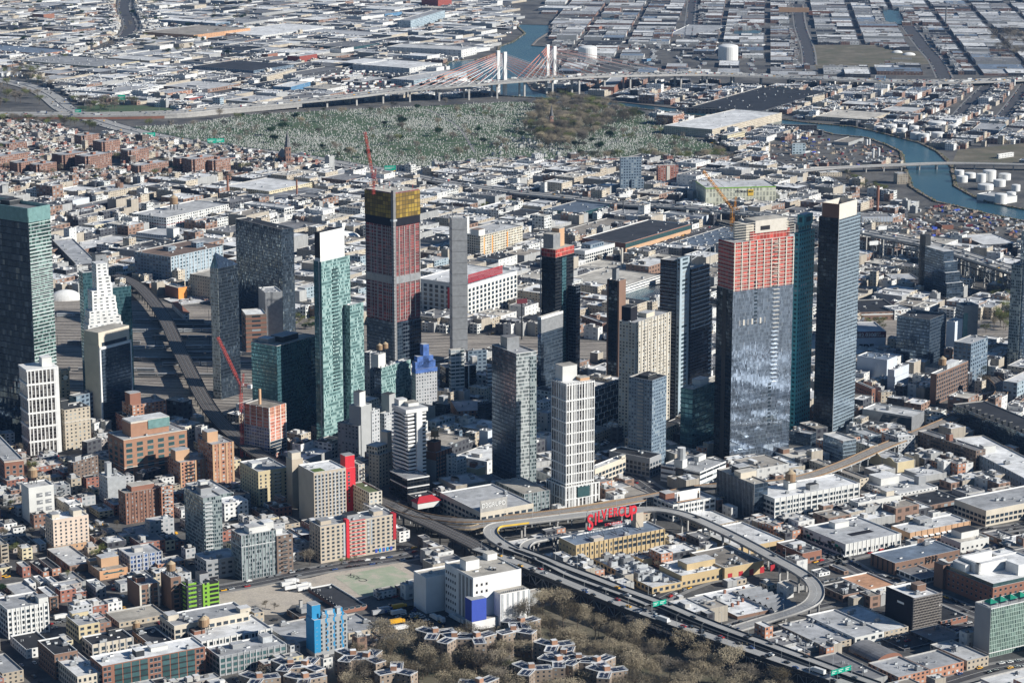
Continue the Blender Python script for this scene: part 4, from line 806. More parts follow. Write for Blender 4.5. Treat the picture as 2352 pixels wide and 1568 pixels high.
# ---------------------------------------------------------------- middle towers, centre back
b = B('21', 400, 800, 1990, 273, 567, 'black', 'rs', 'skyscraper', 'black glass tower topped by orange construction netting', units=4, par=.2, maxd=60)
b.a('orange_crown', -.3, b.w + .3, -.3, b.d + .3, b.h, b.h + 8, 'netred', 'rc'); b.bulk(.1, .3, 12, 12, 22, 'steel', 'rc'); b.bulk(.5, .4, 9, 9, 26, 'orangewall', 'rc')
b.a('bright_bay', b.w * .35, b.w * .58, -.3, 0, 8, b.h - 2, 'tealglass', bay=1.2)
mb = MB(); mb.tube((*b.fr.w(-1.5, b.d), 0), (*b.fr.w(-1.5, b.d), b.h + 20), .8, 'steel', 4); mb.build('hoist_mast', b.root)
B('21', 590, 1060, 1960, 480, 628, 'balconydark', 'rd', 'apartment_tower', 'black lower tower with balcony rows touching orange topped tower', cat='tower', units=2, maxd=40)
b = B('21', 268, 1345, 2112, 244, 467, 'darkglass', 'rs', 'office_tower', 'slate blue tower with a white slotted roof band', units=2, maxd=40); b.a('blank_upper_wall', -.2, b.w + .2, -.2, b.d + .2, b.h - 16, b.h - 3, 'steel'); b.bands([b.h - 2.6], 2.6, 'whitepaint')
b = B('21', 985, 1012, 2010, 873, 1047, 'brownwall', 'rb', 'apartment_tower', 'very slim dark maroon brick tower', cat='tower', units=1, maxd=40); b.bulk(.1, .3, 5, 5, 12, 'steel', 'rd'); b.a('shade_coloured_side', -.2, 0, 2, b.d - 2, 0, b.h, 'black')  # side sheet coloured black for the shade on the left face
b = B('21', 1545, 835, 2330, 1363, 1640, 'balconydark', 'rs', 'apartment_tower', 'dark slate tower with curved balcony lines and pale core wall', cat='tower', units=1, maxd=60)
b.a('core_wall', -.6, b.w * .9, -.6, 3, 0, b.h + 3, 'steelblue', bay=20)
for k in range(42):
    z = 8 + k * 3.4
    if z > b.h - 3: break
    b.a('balcony', -1.1, 0, 4, b.d, z, z + .35, 'palesteel', bottom=True)
b2 = B('21', 1650, 905, 2300, 1600, 1818, 'balconydark', 'rw', '', of=b, units=3, maxd=40)
b3 = B('21', 1650, 1290, 2290, 1600, 1842, 'balconydark', 'rw', '', of=b, units=4, maxd=44)
for q, n_ in ((b2, 14), (b3, 18)):
    for k in range(n_):
        z = q.h - 4 - k * 4.1; mb = MB(); mb.box(q.fr, -.2, q.w + .8, -1.1, 0, z, z + .4, 'whitepaint', bottom=True); mb.build('balcony', b.root)
mb = MB(); f = b2.fr
for u in (0, b2.w): mb.tube((*f.w(u, 0), b2.h), (*f.w(u, 0), b2.h + 16), .4, 'palesteel', 4)
mb.tube((*f.w(0, 0), b2.h + 9), (*f.w(b2.w, 0), b2.h + 16), .4, 'palesteel', 4); mb.build('roof_frame', b.root)
# ---------------------------------------------------------------- tower under construction with amber nets
b = B('11', 1262, 205, 1920, 1005, 1498, 'netred_shaded', 'rc', 'skyscraper', 'construction tower with amber nets on top and shaded red netted floors', units=6, par=.2, maxd=70, ang=46)
f = b.fr; h = b.h
b.a('netted_side', -.25, 0, 0, b.d, 0, h - 30, 'netred_deep_shade', fl=3.4)  # left face netting coloured darker for its shade
b.a('amber_netting', -.9, b.w + .6, -.9, b.d + .6, h - 26, h - 1, 'netamber', 'rc', bottom=True)
b.a('black_netting', -.7, b.w + .4, -.7, b.d + .4, h - 34, h - 25.8, 'netblack', bottom=True)
b.a('finished_glazing', -.6, b.w + .3, -.6, b.d + .3, 0, h * .31, 'darkglass', bay=3)
b.a('balcony_floors', b.w * .3, b.w + .5, -.9, 0, 0, h * .30, 'balconydark', fl=4)
b.a('plant_floor', -.7, b.w + .4, -.7, b.d + .4, h * .515, h * .555, 'steel', bottom=True)
for k in range(46):
    z = h * .32 + k * 3.55
    if z > h - 35: break
    b.a('floor_slab', -.4, b.w + .3, -.4, b.d + .3, z, z + .32, 'concretedark', bottom=True)
for i in range(6):
    for side in 'rl':
        mb = MB(); u = (b.w if side == 'r' else b.d) * i / 5
        if side == 'r': mb.box(f, u - .3, u + .3, -.7, 0, h * .32, h - 35, 'concrete')
        else: mb.box(f, -.7, 0, u - .3, u + .3, h * .32, h - 35, 'concrete')
        mb.build('column', b.root)
mb = MB()
mb.box(f, -4.2, -.9, -4.2, -.9, 0, h + 3, 'concretedark'); mb.box(f, -4.6, .3, -4.6, .3, h - 28, h - 26, 'palesteel'); mb.build('hoist_shaft', b.root)
for k in range(60):
    z = 3 + k * 3.5
    if z > h - 30: break
    b.a('hoist_landing', -4.4, -3.0, -4.4, -1.0, z, z + .5, 'palesteel')
for i in range(16):
    mb = MB(); p = f.w(r_.uniform(0, b.w), r_.uniform(0, b.d)); mb.tube((*p, h - 2), (*p, h + r_.uniform(2, 6)), .25, r_.choice(('palesteel', 'concrete', 'redsteel')), 4); mb.build('starter_bar', b.root)
SVEN = b
b = B('11', 1800, 440, 1760, 1774, 1940, 'steel', 'rs', 'office_tower', 'narrow tall blank grey concrete wall tower', cat='tower', units=0, ang=12, maxd=40)
b.bands([b.h * k / 13 for k in range(1, 13)], .3, 'concretedark')
mb = MB(); f = b.fr
for u in (0, b.w * .33, b.w * .66, b.w): mb.tube((*f.w(u, 0), b.h - .5), (*f.w(u, 0), b.h + 8), .4, 'whitepaint', 4)
mb.tube((*f.w(0, 0), b.h + 8), (*f.w(b.w, 0), b.h + 8), .5, 'whitepaint', 4); mb.tube((*f.w(1, 3), b.h), (*f.w(1, 3), b.h + 17), .5, 'palesteel', 4); mb.build('roof_frame', b.root)
# teal residential tower
b = B('11', 600, 838, 2553, 530, 862, 'tealpanel', 'rs', 'apartment_tower', 'pale teal patterned apartment tower with white box on top', cat='tower', units=3, maxd=45)
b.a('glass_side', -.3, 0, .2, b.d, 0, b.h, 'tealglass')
mb = MB(); mb.box(b.fr, .5, b.w * .86, 1.5, b.d - 1, b.dk, b.h + 26, 'whitepaint', 'rd'); mb.box(b.fr, .45, .55, 1.5, b.d - 1, b.dk + 4, b.h + 26, 'blackpaint'); mb.build('white_crown', b.root)
mb = MB(); mb.tube((*b.fr.w(-.35, b.d * .3), 0), (*b.fr.w(-.35, b.d * .3), b.h), .5, 'palesteel', 4); mb.build('fin', b.root)
b.balconies('r', .36, .56, 3.25, b.h * .3, b.h - 8, 1.2, 'darkmetal', 'tealpane')
b2 = B('11', 862, 1238, 2500, 700, 987, 'tealpanel', 'rw', '', of=b, units=3, maxd=40)
# mirror dark pair
b = B('11', 232, 540, 1545, -190, 346, 'shinydark', 'rd', 'office_tower', 'dark mirrored tower of overlapping slabs left of the teal tower', cat='tower', units=4, maxd=90, ang=40)
b2 = B('01', 2005, 900, 2100, 1930, 2185, 'shinydark', 'rd', 'office_tower', 'slim dark mirrored tower with a slanted silver edge', cat='tower', units=0, maxd=60)
b2.a('silver_side', -.4, .1, .5, b2.d, 0, b2.h, 'silverglass')
mb = MB(); f = b2.fr; z = b2.h; A = [(*f.w(0, 0), z), (*f.w(b2.w, 0), z), (*f.w(b2.w, b2.d), z), (*f.w(0, b2.d), z)]; t_ = (*f.w(b2.w * .1, b2.d * .6), z + 15)
for k in range(4): mb.face([A[k], A[(k + 1) % 4], t_], 'shinydark')
mb.build('slanted_crown', b2.root)
b = B('11', 85, 1120, 1640, 5, 242, 'steel', 'rs', 'office_tower', 'narrow blank light grey wall tower beside the mirrored tower', cat='tower', units=5, ang=20, maxd=30)
b = B('11', -95, 1325, 1700, -135, 96, 'brownbrick', 'rw', 'parking_tower', 'brick red and dark striped block with a flat white roof', cat='building', units=0, ang=15, maxd=40, fl=5, bay=30)
b.bands([b.h - 5 * k for k in range(1, 9)], 1.6, 'brickwall')
# teal black glass office
b = B('12', 190, 42, 965, -45, 556, 'tealglass', 'rc', 'office_building', 'big dark teal glass office block with cream roof', units=0, maxd=90); b.bulk(.3, .25, 22, 14, 5, 'darkmetal', 'rs'); b.bulk(.1, .5, 10, 12, 4, 'steel', 'rw'); b.bands([b.h - .4], .5, 'concrete')
b.a('painted_sun_bay', b.w * .86, b.w + .2, -.25, 0, b.h * .6, b.h - 10, 'greenglass', fl=4)  # sunlight on this bay is put in as paler glass colour
b = B('12', 1150, 245, 680, 1088, 1426, 'tealpanel', 'rw', 'apartment_tower', 'teal glass block with white roof box and two wooden tanks', cat='tower', units=8, maxd=45); b.bulk(.02, .5, 11, 9, 13, 'whitewall', 'rw'); b.tank(.12, .75, 1.3, b.dk + 13); b.tank(.3, .7, 1.3, b.dk + 13)
b.a('shade_coloured_side', -.3, 0, 0, b.d, 0, b.h, 'darkglass')  # shade of the left face put in as darker glass
B('12', 1045, 105, 600, 990, 1110, 'grey', 'rw', 'apartment_tower', 'plain grey tower between the teal tower and the tank roof', cat='tower', units=3, maxd=40)
b = B('12', 1468, 258, 652, 1430, 1663, 'lightgrey', 'rw', 'hotel', 'checkered grey hotel with bright blue netted top', units=0, ang=30, bay=3); plain('bluenet', (.08, .16, .42), namp=.4); b.a('blue_band', -.3, b.w + .3, -.3, b.d + .3, b.h - 4, b.h, 'bluenet', 'rs')
for x0, x1, z in ((.0, .95, 7), (.1, .85, 12), (.38, .65, 23)):
    b.a('blue_crown', x0 * b.w, x1 * b.w, 1, b.d - 1, b.h, b.h + z, 'bluenet', 'rs')
b = B('12', 1740, 236, 548, 1690, 2022, 'black', 'rs', 'office_building', 'black office block framed by thin white lines', units=4, ang=22); b.bands([b.h - .6], .8, 'whitepaint'); b.a('white_frame', b.w * .74, b.w * .77, -.4, 0, 0, b.h, 'whitepaint')
b4 = B('12', 1790, 80, 560, 1770, 1928, 'ribbonglass', 'rc', '', of=b, units=2, ang=22, foot=False, maxd=14)
b.bulk(.9, .1, 5, 6, 8, 'concrete', 'rw')
B('12', 1950, 90, 400, 1928, 2120, 'bluegrey', 'rbl', 'office_tower', 'navy blue block behind the white framed black block', cat='tower', units=2, ang=20)
B('12', 2128, 230, 500, 2112, 2200, 'whiteribbon', 'rw', 'apartment_block', 'slim white block with dark ribbons left of silver tower', units=3, ang=20)
# wavy white tower
b = B('12', 1385, 642, 1400, 1265, 1558, 'black', 'rs', 'apartment_tower', 'white wavy banded tower with curved balcony stripes', cat='tower', units=1, par=.5, bay=2.4)
f = b.fr; n = int((b.h - 14) / 3.3); zz0 = 15
for k in range(n):
    z = zz0 + k * 3.3; mb = MB(); pts = []
    for i in range(13):
        v = b.d * (1 - i / 12); pts.append((-1.2 - 1.1 * math.sin(i / 12 * 4.5 + k * .16), v))
    for i in range(9):
        u = b.w * i / 8; pts.append((u, -1.3 - .9 * math.sin(i / 8 * 3 + 1 + k * .12)))
    for i in range(len(pts) - 1):
        A, C = f.w(*pts[i]), f.w(*pts[i + 1]); hh = 1.7
        mb.face([(*A, z), (*C, z), (*C, z + hh), (*A, z + hh)], 'whitepaint')
    IN = [f.w(b.w, .3), f.w(.3, .3), f.w(.3, b.d)]
    top = [(*f.w(*p), z + hh) for p in pts] + [(*q, z + hh) for q in IN]; mb.face(top, 'whitepaint')
    bot = [(*f.w(*p), z) for p in pts] + [(*q, z) for q in IN]; mb.face(bot[::-1], 'whitepaint'); mb.build('balcony_band', b.root)
b.a('white_pier', b.w * .45, b.w * .75, -2.4, 0, zz0, b.h, 'whitepaint', bottom=True)
b.a('white_rim', -2, b.w + 1, -2.3, b.d, b.h - 1.5, b.h + 1.8, 'whitepaint', 'rs'); b.bulk(.3, .3, 10, 9, 5, 'whitewall', 'rc')
b.bulk(.0, .6, 8, 8, 7, 'whitewall', 'rw')
b = B('12', 1392, 1262, 1480, 1232, 1592, 'black', 'rs', 'podium_building', 'dark blue glass podium with white bands under the wavy tower', cat='building', units=2); b.bands([b.h - 1, b.h * .6], 1, 'whitepaint')
# grey blank wall stepped tower
b = B('12', 940, 778, 1135, 750, 1060, 'grey', 'rs', 'apartment_tower', 'grey stepped tower with a plain windowless end wall', cat='tower', units=4, maxd=60)
b.a('blank_end_wall', 0, b.w, -.3, 0, 0, b.h + .2, 'hotelwall')
b2 = B('12', 965, 600, 1130, 855, 1062, 'hotelwall', 'rw', '', of=b, units=2, maxd=40, foot=False); b2.bulk(.1, .2, 8, 7, 13, 'whitewall', 'rd')
b2 = B('12', 1062, 640, 1100, 1000, 1136, 'lightgrey', 'rw', '', of=b, units=2, maxd=30, foot=False)
b = B('12', 1180, 665, 960, 1132, 1272, 'lightgrey', 'rw', 'apartment_block', 'light grey block with white balcony rows left of wavy tower', units=4); b.balconies('r', .05, .95, 3.3, 5, b.h - 2, 1.3); b.bulk(.7, .4, 9, 9, 16, 'hotelwall', 'rd')
b = B('12', 1128, 1045, 1345, 1035, 1272, 'sand', 'rw', 'apartment_block', 'cream stepped low block with roof terraces left of wavy tower', units=3); b.bulk(.1, .3, 14, 12, 7, 'creamgrid', 'rw'); b.bulk(.75, .3, 6, 8, 17, 'creamwall', 'rw')
b = B('12', 1655, 1022, 1342, 1560, 1797, 'redbrick', 'rs', 'hotel', 'red brick hotel with dark piers and a wooden roof tank', units=2, win=dict(wall='brickwall', bay=3.3, fl=3.3, w=2.1, h=1.9, z0=1, faces='r')); b.piers(5, .5, 'darkmetal', 'r'); b.bulk(.1, .3, 9, 8, 9, 'brickwall', 'rd'); b.tank(.25, .5, 1.5, b.dk + 9)
b.a('painted_side_wall', -.2, 0, 0, b.d, 0, b.h - 7, 'hotelwall')
b = B('12', 1800, 1045, 1318, 1720, 1842, 'white', 'rw', 'apartment_block', 'white block with stacked balconies right of the brick hotel', units=1)
b = B('12', 1842, 1090, 1312, 1790, 1932, 'white', 'rw', 'apartment_block', 'low white block with zigzag balconies', units=1); b.balconies('r', .1, .9, 3.2, 4, b.h - 2, 1.8)
B('12', 2030, 1172, 1290, 1918, 2106, 'tan', 'rc', 'warehouse', 'cream and tan industrial building with satellite dish roof', units=3, win=dict(wall='yellowwall', bay=4, fl=3.6, w=1.2, h=1.6, z0=1, faces='l')).bulk(.4, .5, 5, 5, 4, 'brickwall', 'rb')
b = B('12', 530, 1205, 1700, 388, 826, 'beigegrid', 'rw', 'apartment_tower', 'white and beige checkered apartment tower with green roof patch', cat='tower', units=3, win=dict(wall='beigewall', bay=3.4, fl=3.0, w=1.5, h=1.7, z0=1, faces='r'))
b.a('planted_roof', b.w * .1, b.w * .42, b.d * .15, b.d * .45, b.dk, b.dk + .3, 'grassroof')
for i in range(7):
    mb = MB(); u = b.w * (.08 + .135 * i); mb.box(b.fr, u, u + 1.6, -.06, .02, 2, b.h - 1.5, 'palesteel'); mb.build('light_panel', b.root)
b2 = B('12', 826, 1165, 1560, 770, 912, 'signred', 'rg', '', of=b, units=0, maxd=20); b2.bulk(0, .1, b2.w, b2.d * .8, 11, 'signred', 'rs')
me = winmesh(1.6, 1.5)
for k in range(9): x, y = b2.lp(b2.w * .3, 0); inst(me, 'window', b2.root, x, y, b2.h - 5 - k * 3.0, b2.da())
b3 = B('12', 940, 1130, 1470, 868, 998, 'beigegrid', 'rc', '', of=b, units=2, maxd=30); b3.balconies('r', .3, .95, 3.1, 8, b3.h - 3, 1.2, 'steel', 'darkmetal')
b = B('12', 330, 1085, 1530, 275, 432, 'beigewall', 'rs', 'apartment_tower', 'plain tan stepped tower with few windows', cat='tower', units=0, maxd=30); b.bulk(.05, .1, b.w * .8, b.d * .7, 6, 'creamwall', 'rs')
b2 = B('12', 430, 1160, 1540, 330, 552, 'beigewall', 'rw', '', of=b, units=2, maxd=30)
b = B('12', 20, 1195, 1530, -150, 290, 'yellow', 'rs', 'apartment_block', 'yellow apartment block with a central column of balconies', units=8, win=dict(wall='yellowwall', bay=4.4, fl=3.1, w=1.3, h=1.4, z0=1)); b.balconies('r', .5, .74, 3.1, 3, b.h - 2, 1.4, 'creampaint', 'creampaint'); b.bulk(.05, .4, 9, 9, 4, 'whitewall', 'rw')
# crane side construction
b = B('12', 120, 612, 1100, -112, 273, 'netorange', 'rt', 'construction_frame', 'half built block with orange netted floors and rooftop timber deck', cat='building site', units=0, maxd=50)
b.a('panelled_side', -.35, 0, 0, b.d, 6, b.h * .62, 'frameblue')
b.a('finished_glazing', 0, b.w + .3, -.35, 0, 6, b.h * .36, 'darkglass')
for k in range(1, 17):
    z = b.h * k / 16.5; b.a('floor_slab', -.5, b.w + .4, -.5, b.d + .3, z, z + .4, 'creampaint' if k < 14 else 'orangewall', bottom=True)
b.piers(3, .8, 'whitepaint', 'rl'); b.a('core_stub', b.w * .2, b.w * .3, b.d * .5, b.d * .55, b.h, b.h + 14, 'orangewall')
B('12', 1530, 1470, 1600, 1388, 1722, 'darkshed', 'rd', 'office_building', 'low black roofed block before the wavy tower podium', units=6, bay=4)
b = B('12', 1040, 1388, 1630, 868, 1158, 'beigegrid', 'rgn', 'apartment_block', 'low beige block with a grass roof', units=1)
b = B('12', 1120, 1560, 1700, 980, 1222, 'white', 'rw', 'apartment_block', 'small white roofed block right below the grass roof', units=4)
b = B('12', 1655, 742, 905, 1562, 1828, 'steelblue', 'rw', 'office_building', 'pale teal low block with square windows right of wavy tower', units=3)
B('12', 1870, 820, 990, 1822, 1895, 'bluegrey', 'rs', 'apartment_block', 'dark low block with balconies right of the pale teal block', units=1)
B('12', 2130, 825, 1010, 2050, 2180, 'hospwall', 'rs', 'office_building', 'pale blue blank walled block left of the silver tower', units=1)
B('12', 2110, 570, 760, 2036, 2180, 'darkglass', 'rd', 'apartment_tower', 'thin dark block left of the silver tower', cat='tower', units=2)
B('12', 1850, 640, 730, 1790, 2170, 'brick', 'rs', 'loft_building', 'long low brick block under the black framed block', units=5, ang=10)
B('12', 1745, 580, 700, 1620, 1785, 'darkglass', 'rs', 'apartment_block', 'dark glass block with stepped white roof box', units=2).bulk(.4, .3, 7, 6, 7, 'hotelwall', 'rw')
# ---------------------------------------------------------------- painted board building by the track
b = B('12', 2062, 1568, 1760, 1690, 2550, 'creamloft', 'rs', 'loft_building', 'cream loft building with a big grey painted sign wall on its roof', units=4, win=dict(wall='creamwall', bay=6, fl=4.4, w=4.2, h=2.2, z0=1)); GRU = b
# ---------------------------------------------------------------- left towers
b = B('02', 260, -1140, 924, -400, 460, 'greenglass', 'rs', 'skyscraper', 'huge glass skyscraper at left edge with teal crown', units=5, maxd=110)
JACK = b
b.a('shade_coloured_side', -.5, 0, 0, b.d, 0, b.h, 'shinydark', bay=2.4, fl=6)  # left face shade is coloured in with a darker glass sheet
f = b.fr; mb = MB(); mb.box(f, 0, b.w, -.3, .3, b.h - 5, b.h + 8, 'tealcrown'); mb.box(f, -.6, .3, 0, b.d, b.h - 5, b.h + 8, 'tealcrown'); mb.box(f, b.w - .3, b.w + .3, 0, b.d, b.h - 5, b.h + 8, 'tealcrown'); mb.box(f, 0, b.w, b.d - .3, b.d + .3, b.h - 5, b.h + 8, 'tealcrown'); mb.build('crown', b.root); b.a('roof_deck', .4, b.w - .4, .4, b.d - .4, b.h - 1, b.h + 5, 'concretedark', 'rg'); b.bulk(.5, .4, 16, 12, 4, 'darkmetal', 'rd', z=b.h + 5)
for k in range(60):
    z = 10 + k * 3.3
    if z > b.h - 8: break
    b.a('floor_band', -.2, b.w + .2, -.4, 0, z, z + .5, 'palesteel', bottom=True)
b = B('02', 245, 262, 1048, 193, 530, 'whitepier', 'rw', 'apartment_tower', 'angular white tower with vertical slot windows at left', cat='tower', units=0, ang=28, maxd=40, wlim=24); b.piers(8, 1.0, 'whitepaint', 'r', dp=.5)
for k in range(1, 7): 
    mb = MB(); z = b.h * k / 6 - 1.6; mb.box(b.fr, -.7, b.w + .3, -.7, b.d, z, z + 1.8, 'whitepaint', bottom=True); mb.build('white_band', b.root)
b.bulk(.55, .2, 9, 9, 9, 'whitewall', 'rw')
b.a('white_pier', b.w - 3, b.w + .4, -.6, 2, 0, b.h, 'whitepaint')
b = B('02', 590, 630, 1004, 500, 826, 'sand', 'rd', 'office_building', 'tan art deco office block with setbacks', units=0, ang=35, maxd=40); b.bulk(.0, .3, 7, 8, 8, 'darkmetal', 'rd'); b.bulk(.1, .8, 6, 5, 6, 'beigewall', 'rs'); b.bands([b.h * .68], .8, 'creampaint'); b.units(3)
b = B('02', 552, 270, 760, 528, 636, 'tan', 'rc', 'clock_tower', 'slim tan clock tower with crenellated top', units=0, ang=30, maxd=20); b.bulk(-.05, -.05, b.w * .15, b.w * .15, 3, 'creamwall'); b.bulk(.9, -.05, 2, 2, 3, 'creamwall')
mb = MB(); c_ = b.fr.w(b.w / 2, -.2); 
for k in range(12):
    a0, a1 = 2 * math.pi * k / 12, 2 * math.pi * (k + 1) / 12; g = lambda a, rr: (*b.fr.w(b.w * .55 + rr * math.cos(a), -.25), b.h - 7 + rr * math.sin(a))
    mb.face([g(a0, 0), g(a0, 2.4), g(a1, 2.4)][::1], 'whitepaint')
mb.build('clock_face', b.root)
B('02', 700, 505, 860, 634, 862, 'bluegrey', 'rs', 'office_building', 'blue grey roofed dark block between tan block and glass slab', units=2)
b = B('02', 915, 60, 832, 845, 1252, 'darkglass', 'rc', 'apartment_tower', 'dark teal glass slab framed in white with concrete side', cat='tower', units=1, maxd=40, wlim=20)
mb = MB(); mb.box(b.fr, -.4, 0, 0, b.d, 0, b.h + 2, 'creamwall'); mb.box(b.fr, -.5, 1.2, -.5, 1, 0, b.h, 'whitepaint'); mb.box(b.fr, b.w - .8, b.w + .5, -.5, 1, 0, b.h, 'whitepaint'); mb.box(b.fr, -.5, b.w + .5, -.5, 1, b.h - 2, b.h + .3, 'whitepaint', bottom=True); mb.build('white_frame', b.root)
b.a('crown', .3, b.w - .3, 1.2, b.d, b.dk, b.h + 14, 'creamwall', 'rc')
b.a('crown_window', 4, b.w - 4, 1.0, 1.3, b.dk + 1.5, b.dk + 5, 'glasspane')
b = B('02', 1150, 700, 900, 1062, 1300, 'redbrick', 'rd', 'apartment_block', 'red brick block crowded with white roof units', units=12, ang=31); 
b2 = B('02', 1215, 588, 880, 1120, 1527, 'orangebrick', 'rs', 'apartment_block', 'terracotta red apartment block with a square roof tower', units=6, ang=36, maxd=40); b2.bulk(.0, .2, 11, 10, 11, 'brickwall', 'rs')
plain('schoolwall', (.36, .20, .13), namp=.08)
b = B('02', 1135, 905, 1262, 990, 1716, 'orangebrick', 'rs', 'school_building', 'massive brown brick school block with teal window bays', units=3, ang=35, win=dict(wall='schoolwall', bay=9.4, fl=5.0, w=5.6, h=3.0, z0=2, glass='tealpane'))
mb = MB(); mb.box(b.fr, b.w * .18, b.w * .78, b.d * .25, b.d * .8, b.dk, b.h + 11, 'schoolwall', 'rs'); mb.box(b.fr, b.w * .45, b.w * .79, b.d * .23, b.d * .26, b.dk + 5, b.h + 12, 'tealcrown'); mb.box(b.fr, b.w * .18, b.w * .79, b.d * .24, b.d * .8, b.h + 11, b.h + 12.5, 'creampaint', 'rw'); mb.build('upper_block', b.root); b.bands([b.h - .3, b.h * .27], .6, 'creampaint')
B('02', 1700, 785, 915, 1500, 1842, 'sand', 'rw', 'loft_building', 'tan block with square windows behind the brown school', units=12, win=dict(wall='creamwall', bay=4, fl=3.8, w=2, h=1.8, z0=1))
b = B('02', 1655, 1112, 1342, 1540, 2072, 'orangebrick', 'rs', 'apartment_block', 'orange brick apartments stepping up with metal balconies', units=6, ang=33); b.bulk(.0, .35, 13, 10, 9, 'orangewall', 'rs'); b.balconies('r', .12, .3, 3.1, 3, b.h - 2, 1.3, 'darkmetal', 'darkmetal'); b.balconies('r', .6, .78, 3.1, 3, b.h - 2, 1.3, 'darkmetal', 'darkmetal'); b.piers(6, 1.3, 'orangewall', 'r')
b2 = B('02', 1950, 948, 1330, 1815, 2146, 'orangebrick', 'rs', '', of=b, units=3, ang=33, maxd=40, foot=False); b2.bulk(.05, .4, 10, 10, 9, 'orangewall', 'rs'); b2.piers(3, 2, 'orangewall', 'r')
b = B('02', 985, 1252, 1500, 905, 1150, 'lightgrey', 'rw', 'apartment_block', 'pale grey slab with a blank end wall beside brick school', units=6, maxd=40); b.a('blank_end_wall', 0, b.w, -.2, 0, 0, b.h, 'palesteel'); b.bulk(.2, .4, 4, 6, 11, 'palesteel', 'rs')
b = B('02', 1150, 1395, 1680, 1085, 1475, 'brick', 'rc', 'apartment_block', 'brown red apartment block with vertical window slots', units=2, ang=33); b.bulk(.25, .35, 20, 10, 4, 'brickwall', 'rc'); b.piers(12, .5, 'brickwall', 'r')
b = B('02', 1480, 1335, 1640, 1440, 1590, 'orangebrick', 'rc', 'apartment_block', 'slim orange brick wing with a column of balconies', units=1, ang=33); b.balconies('r', .2, .7, 3.1, 3, b.h - 2, 1.3, 'whitepaint', 'steel')
B('02', 672, 1112, 1335, 618, 900, 'brownbrick', 'rw', 'apartment_block', 'dark brown brick block left of the brown school', units=3).bulk(.2, .5, 7, 7, 4, 'greywall', 'rd')
b = B('02', 262, 1345, 1668, 246, 492, 'whitewall', 'rw', 'apartment_block', 'white block with large square recessed windows', units=0, wlim=18); b.tank(.42, .8, 1.8)
for k in range(5):
    for i in range(2): 
        mb = MB(); u = b.w * (.3 + .35 * i); z = b.h - 9 - k * 6; mb.box(b.fr, u, u + b.w * .24, -.12, .02, z, z + 3.4, 'steel'); mb.box(b.fr, u + b.w * .12, u + b.w * .24, -.16, .02, z + 1.6, z + 2.2, 'whitepaint'); mb.build('window', b.root)
b = B('02', 482, 1335, 1500, 430, 646, 'grey', 'rs', 'apartment_block', 'dark grey block with balconies behind the white block', units=4); b.balconies('r', .3, .6, 3.1, 3, b.h - 2, 1.2, 'steel', 'darkmetal')
b = B('02', 40, 1100, 1330, -200, 216, 'brick', 'rs', 'school_building', 'red brick school with cream window bands at left edge', units=3, ang=25, win=dict(wall='brickwall', bay=5.6, fl=4.2, w=2.6, h=2.4, z0=1.5, frame='creampaint')); b.bands([b.h - 1.2, 4], .8, 'creampaint')
B('02', 962, 1090, 1235, 895, 1008, 'yellow', 'rs', 'apartment_block', 'narrow faded green block against the brown school', units=1)
B('02', 800, 925, 1062, 750, 932, 'darkshed', 'rs', 'office_building', 'dark low block left of the brown school', units=2)
B('02', 640, 1500, 1640, 585, 755, 'white', 'rw', 'row_house', 'low white stepped house near the white block', units=1)
B('02', 700, 1560, 1690, 510, 790, 'sand', 'rw', 'row_house', 'low cream flat roofed house right of the white block', units=2)
B('02', 860, 1360, 1430, 805, 905, 'yellow', 'rs', 'row_house', 'small yellow house below the pale grey slab', units=1)
B('02', 560, 1180, 1250, 478, 640, 'lightgrey', 'rs', 'row_house', 'low pale building left of dark brown block', units=1)
B('02', 1310, 1215, 1300, 1245, 1480, 'darkshed', 'rd', 'office_building', 'low black building before the brown school', units=4)
B('02', 1900, 1420, 1600, 1700, 2140, 'greytealglass', 'rs', 'apartment_block', 'dark glass low rise with roof terraces under the orange apartments', units=5, ang=31)
B('02', 2060, 1490, 1650, 1980, 2280, 'white', 'rw', 'apartment_block', 'white terrace block in front of the yellow block', units=3)
B('02', 2150, 1420, 1560, 2060, 2300, 'grey', 'rd', 'apartment_block', 'grey terrace block behind the white terrace block', units=3)
b = B('01', 760, 940, 2040, 722, 990, 'tealglass', 'rs', 'apartment_tower', 'dark teal glass tower with a grey core wall', cat='tower', units=0, ang=30, maxd=40); b.bulk(.55, .1, 11, 11, 17, 'steel', 'rd'); b.a('core_wall', b.w * .8, b.w + .6, -.6, 4, 0, b.h + 12, 'steel'); b.bands([b.h + .5], .5, 'palesteel', ext=1)
b2 = B('01', 1010, 1078, 2040, 960, 1203, 'tealglass', 'rs', '', of=b, units=5, ang=30, maxd=30)
b = B('01', 812, 1480, 2160, 800, 1148, 'stepwhite', 'rw', 'hotel', 'white stepped pyramid hotel with small square windows', units=0, ang=28, wlim=14)
for k, (a0, a1) in enumerate(((.0, .94), (.03, .9), (.05, .82), (.14, .80), (.14, .78), (.14, .70), (.28, .70), (.28, .66), (.28, .60), (.28, .58))):
    mb = MB(); z = b.h + k * 6.4 * 1.02; mb.box(b.fr, a0 * b.w, a1 * b.w, 0, b.d, z, z + 6.5, 'stepwhite', 'rw'); mb.build('step', b.root)
b = B('01', 1567, 792, 1075, 1250, 2048, 'steelblue', 'rb', 'factory_building', 'large pale blue grey factory with brown roof', units=6, maxd=220, ang=54, wlim=60); b.piers(14, 1, 'palesteel', 'r'); b.bulk(.7, .3, 12, 9, 6, 'bluegrey', 'rs'); b.bulk(.3, .5, 12, 9, 5, 'bluegrey', 'rs')
b.a('shade_coloured_side', -.3, 0, 0, b.d, 0, b.h - 3, 'bluegrey')  # shaded left face painted with a darker blue grey
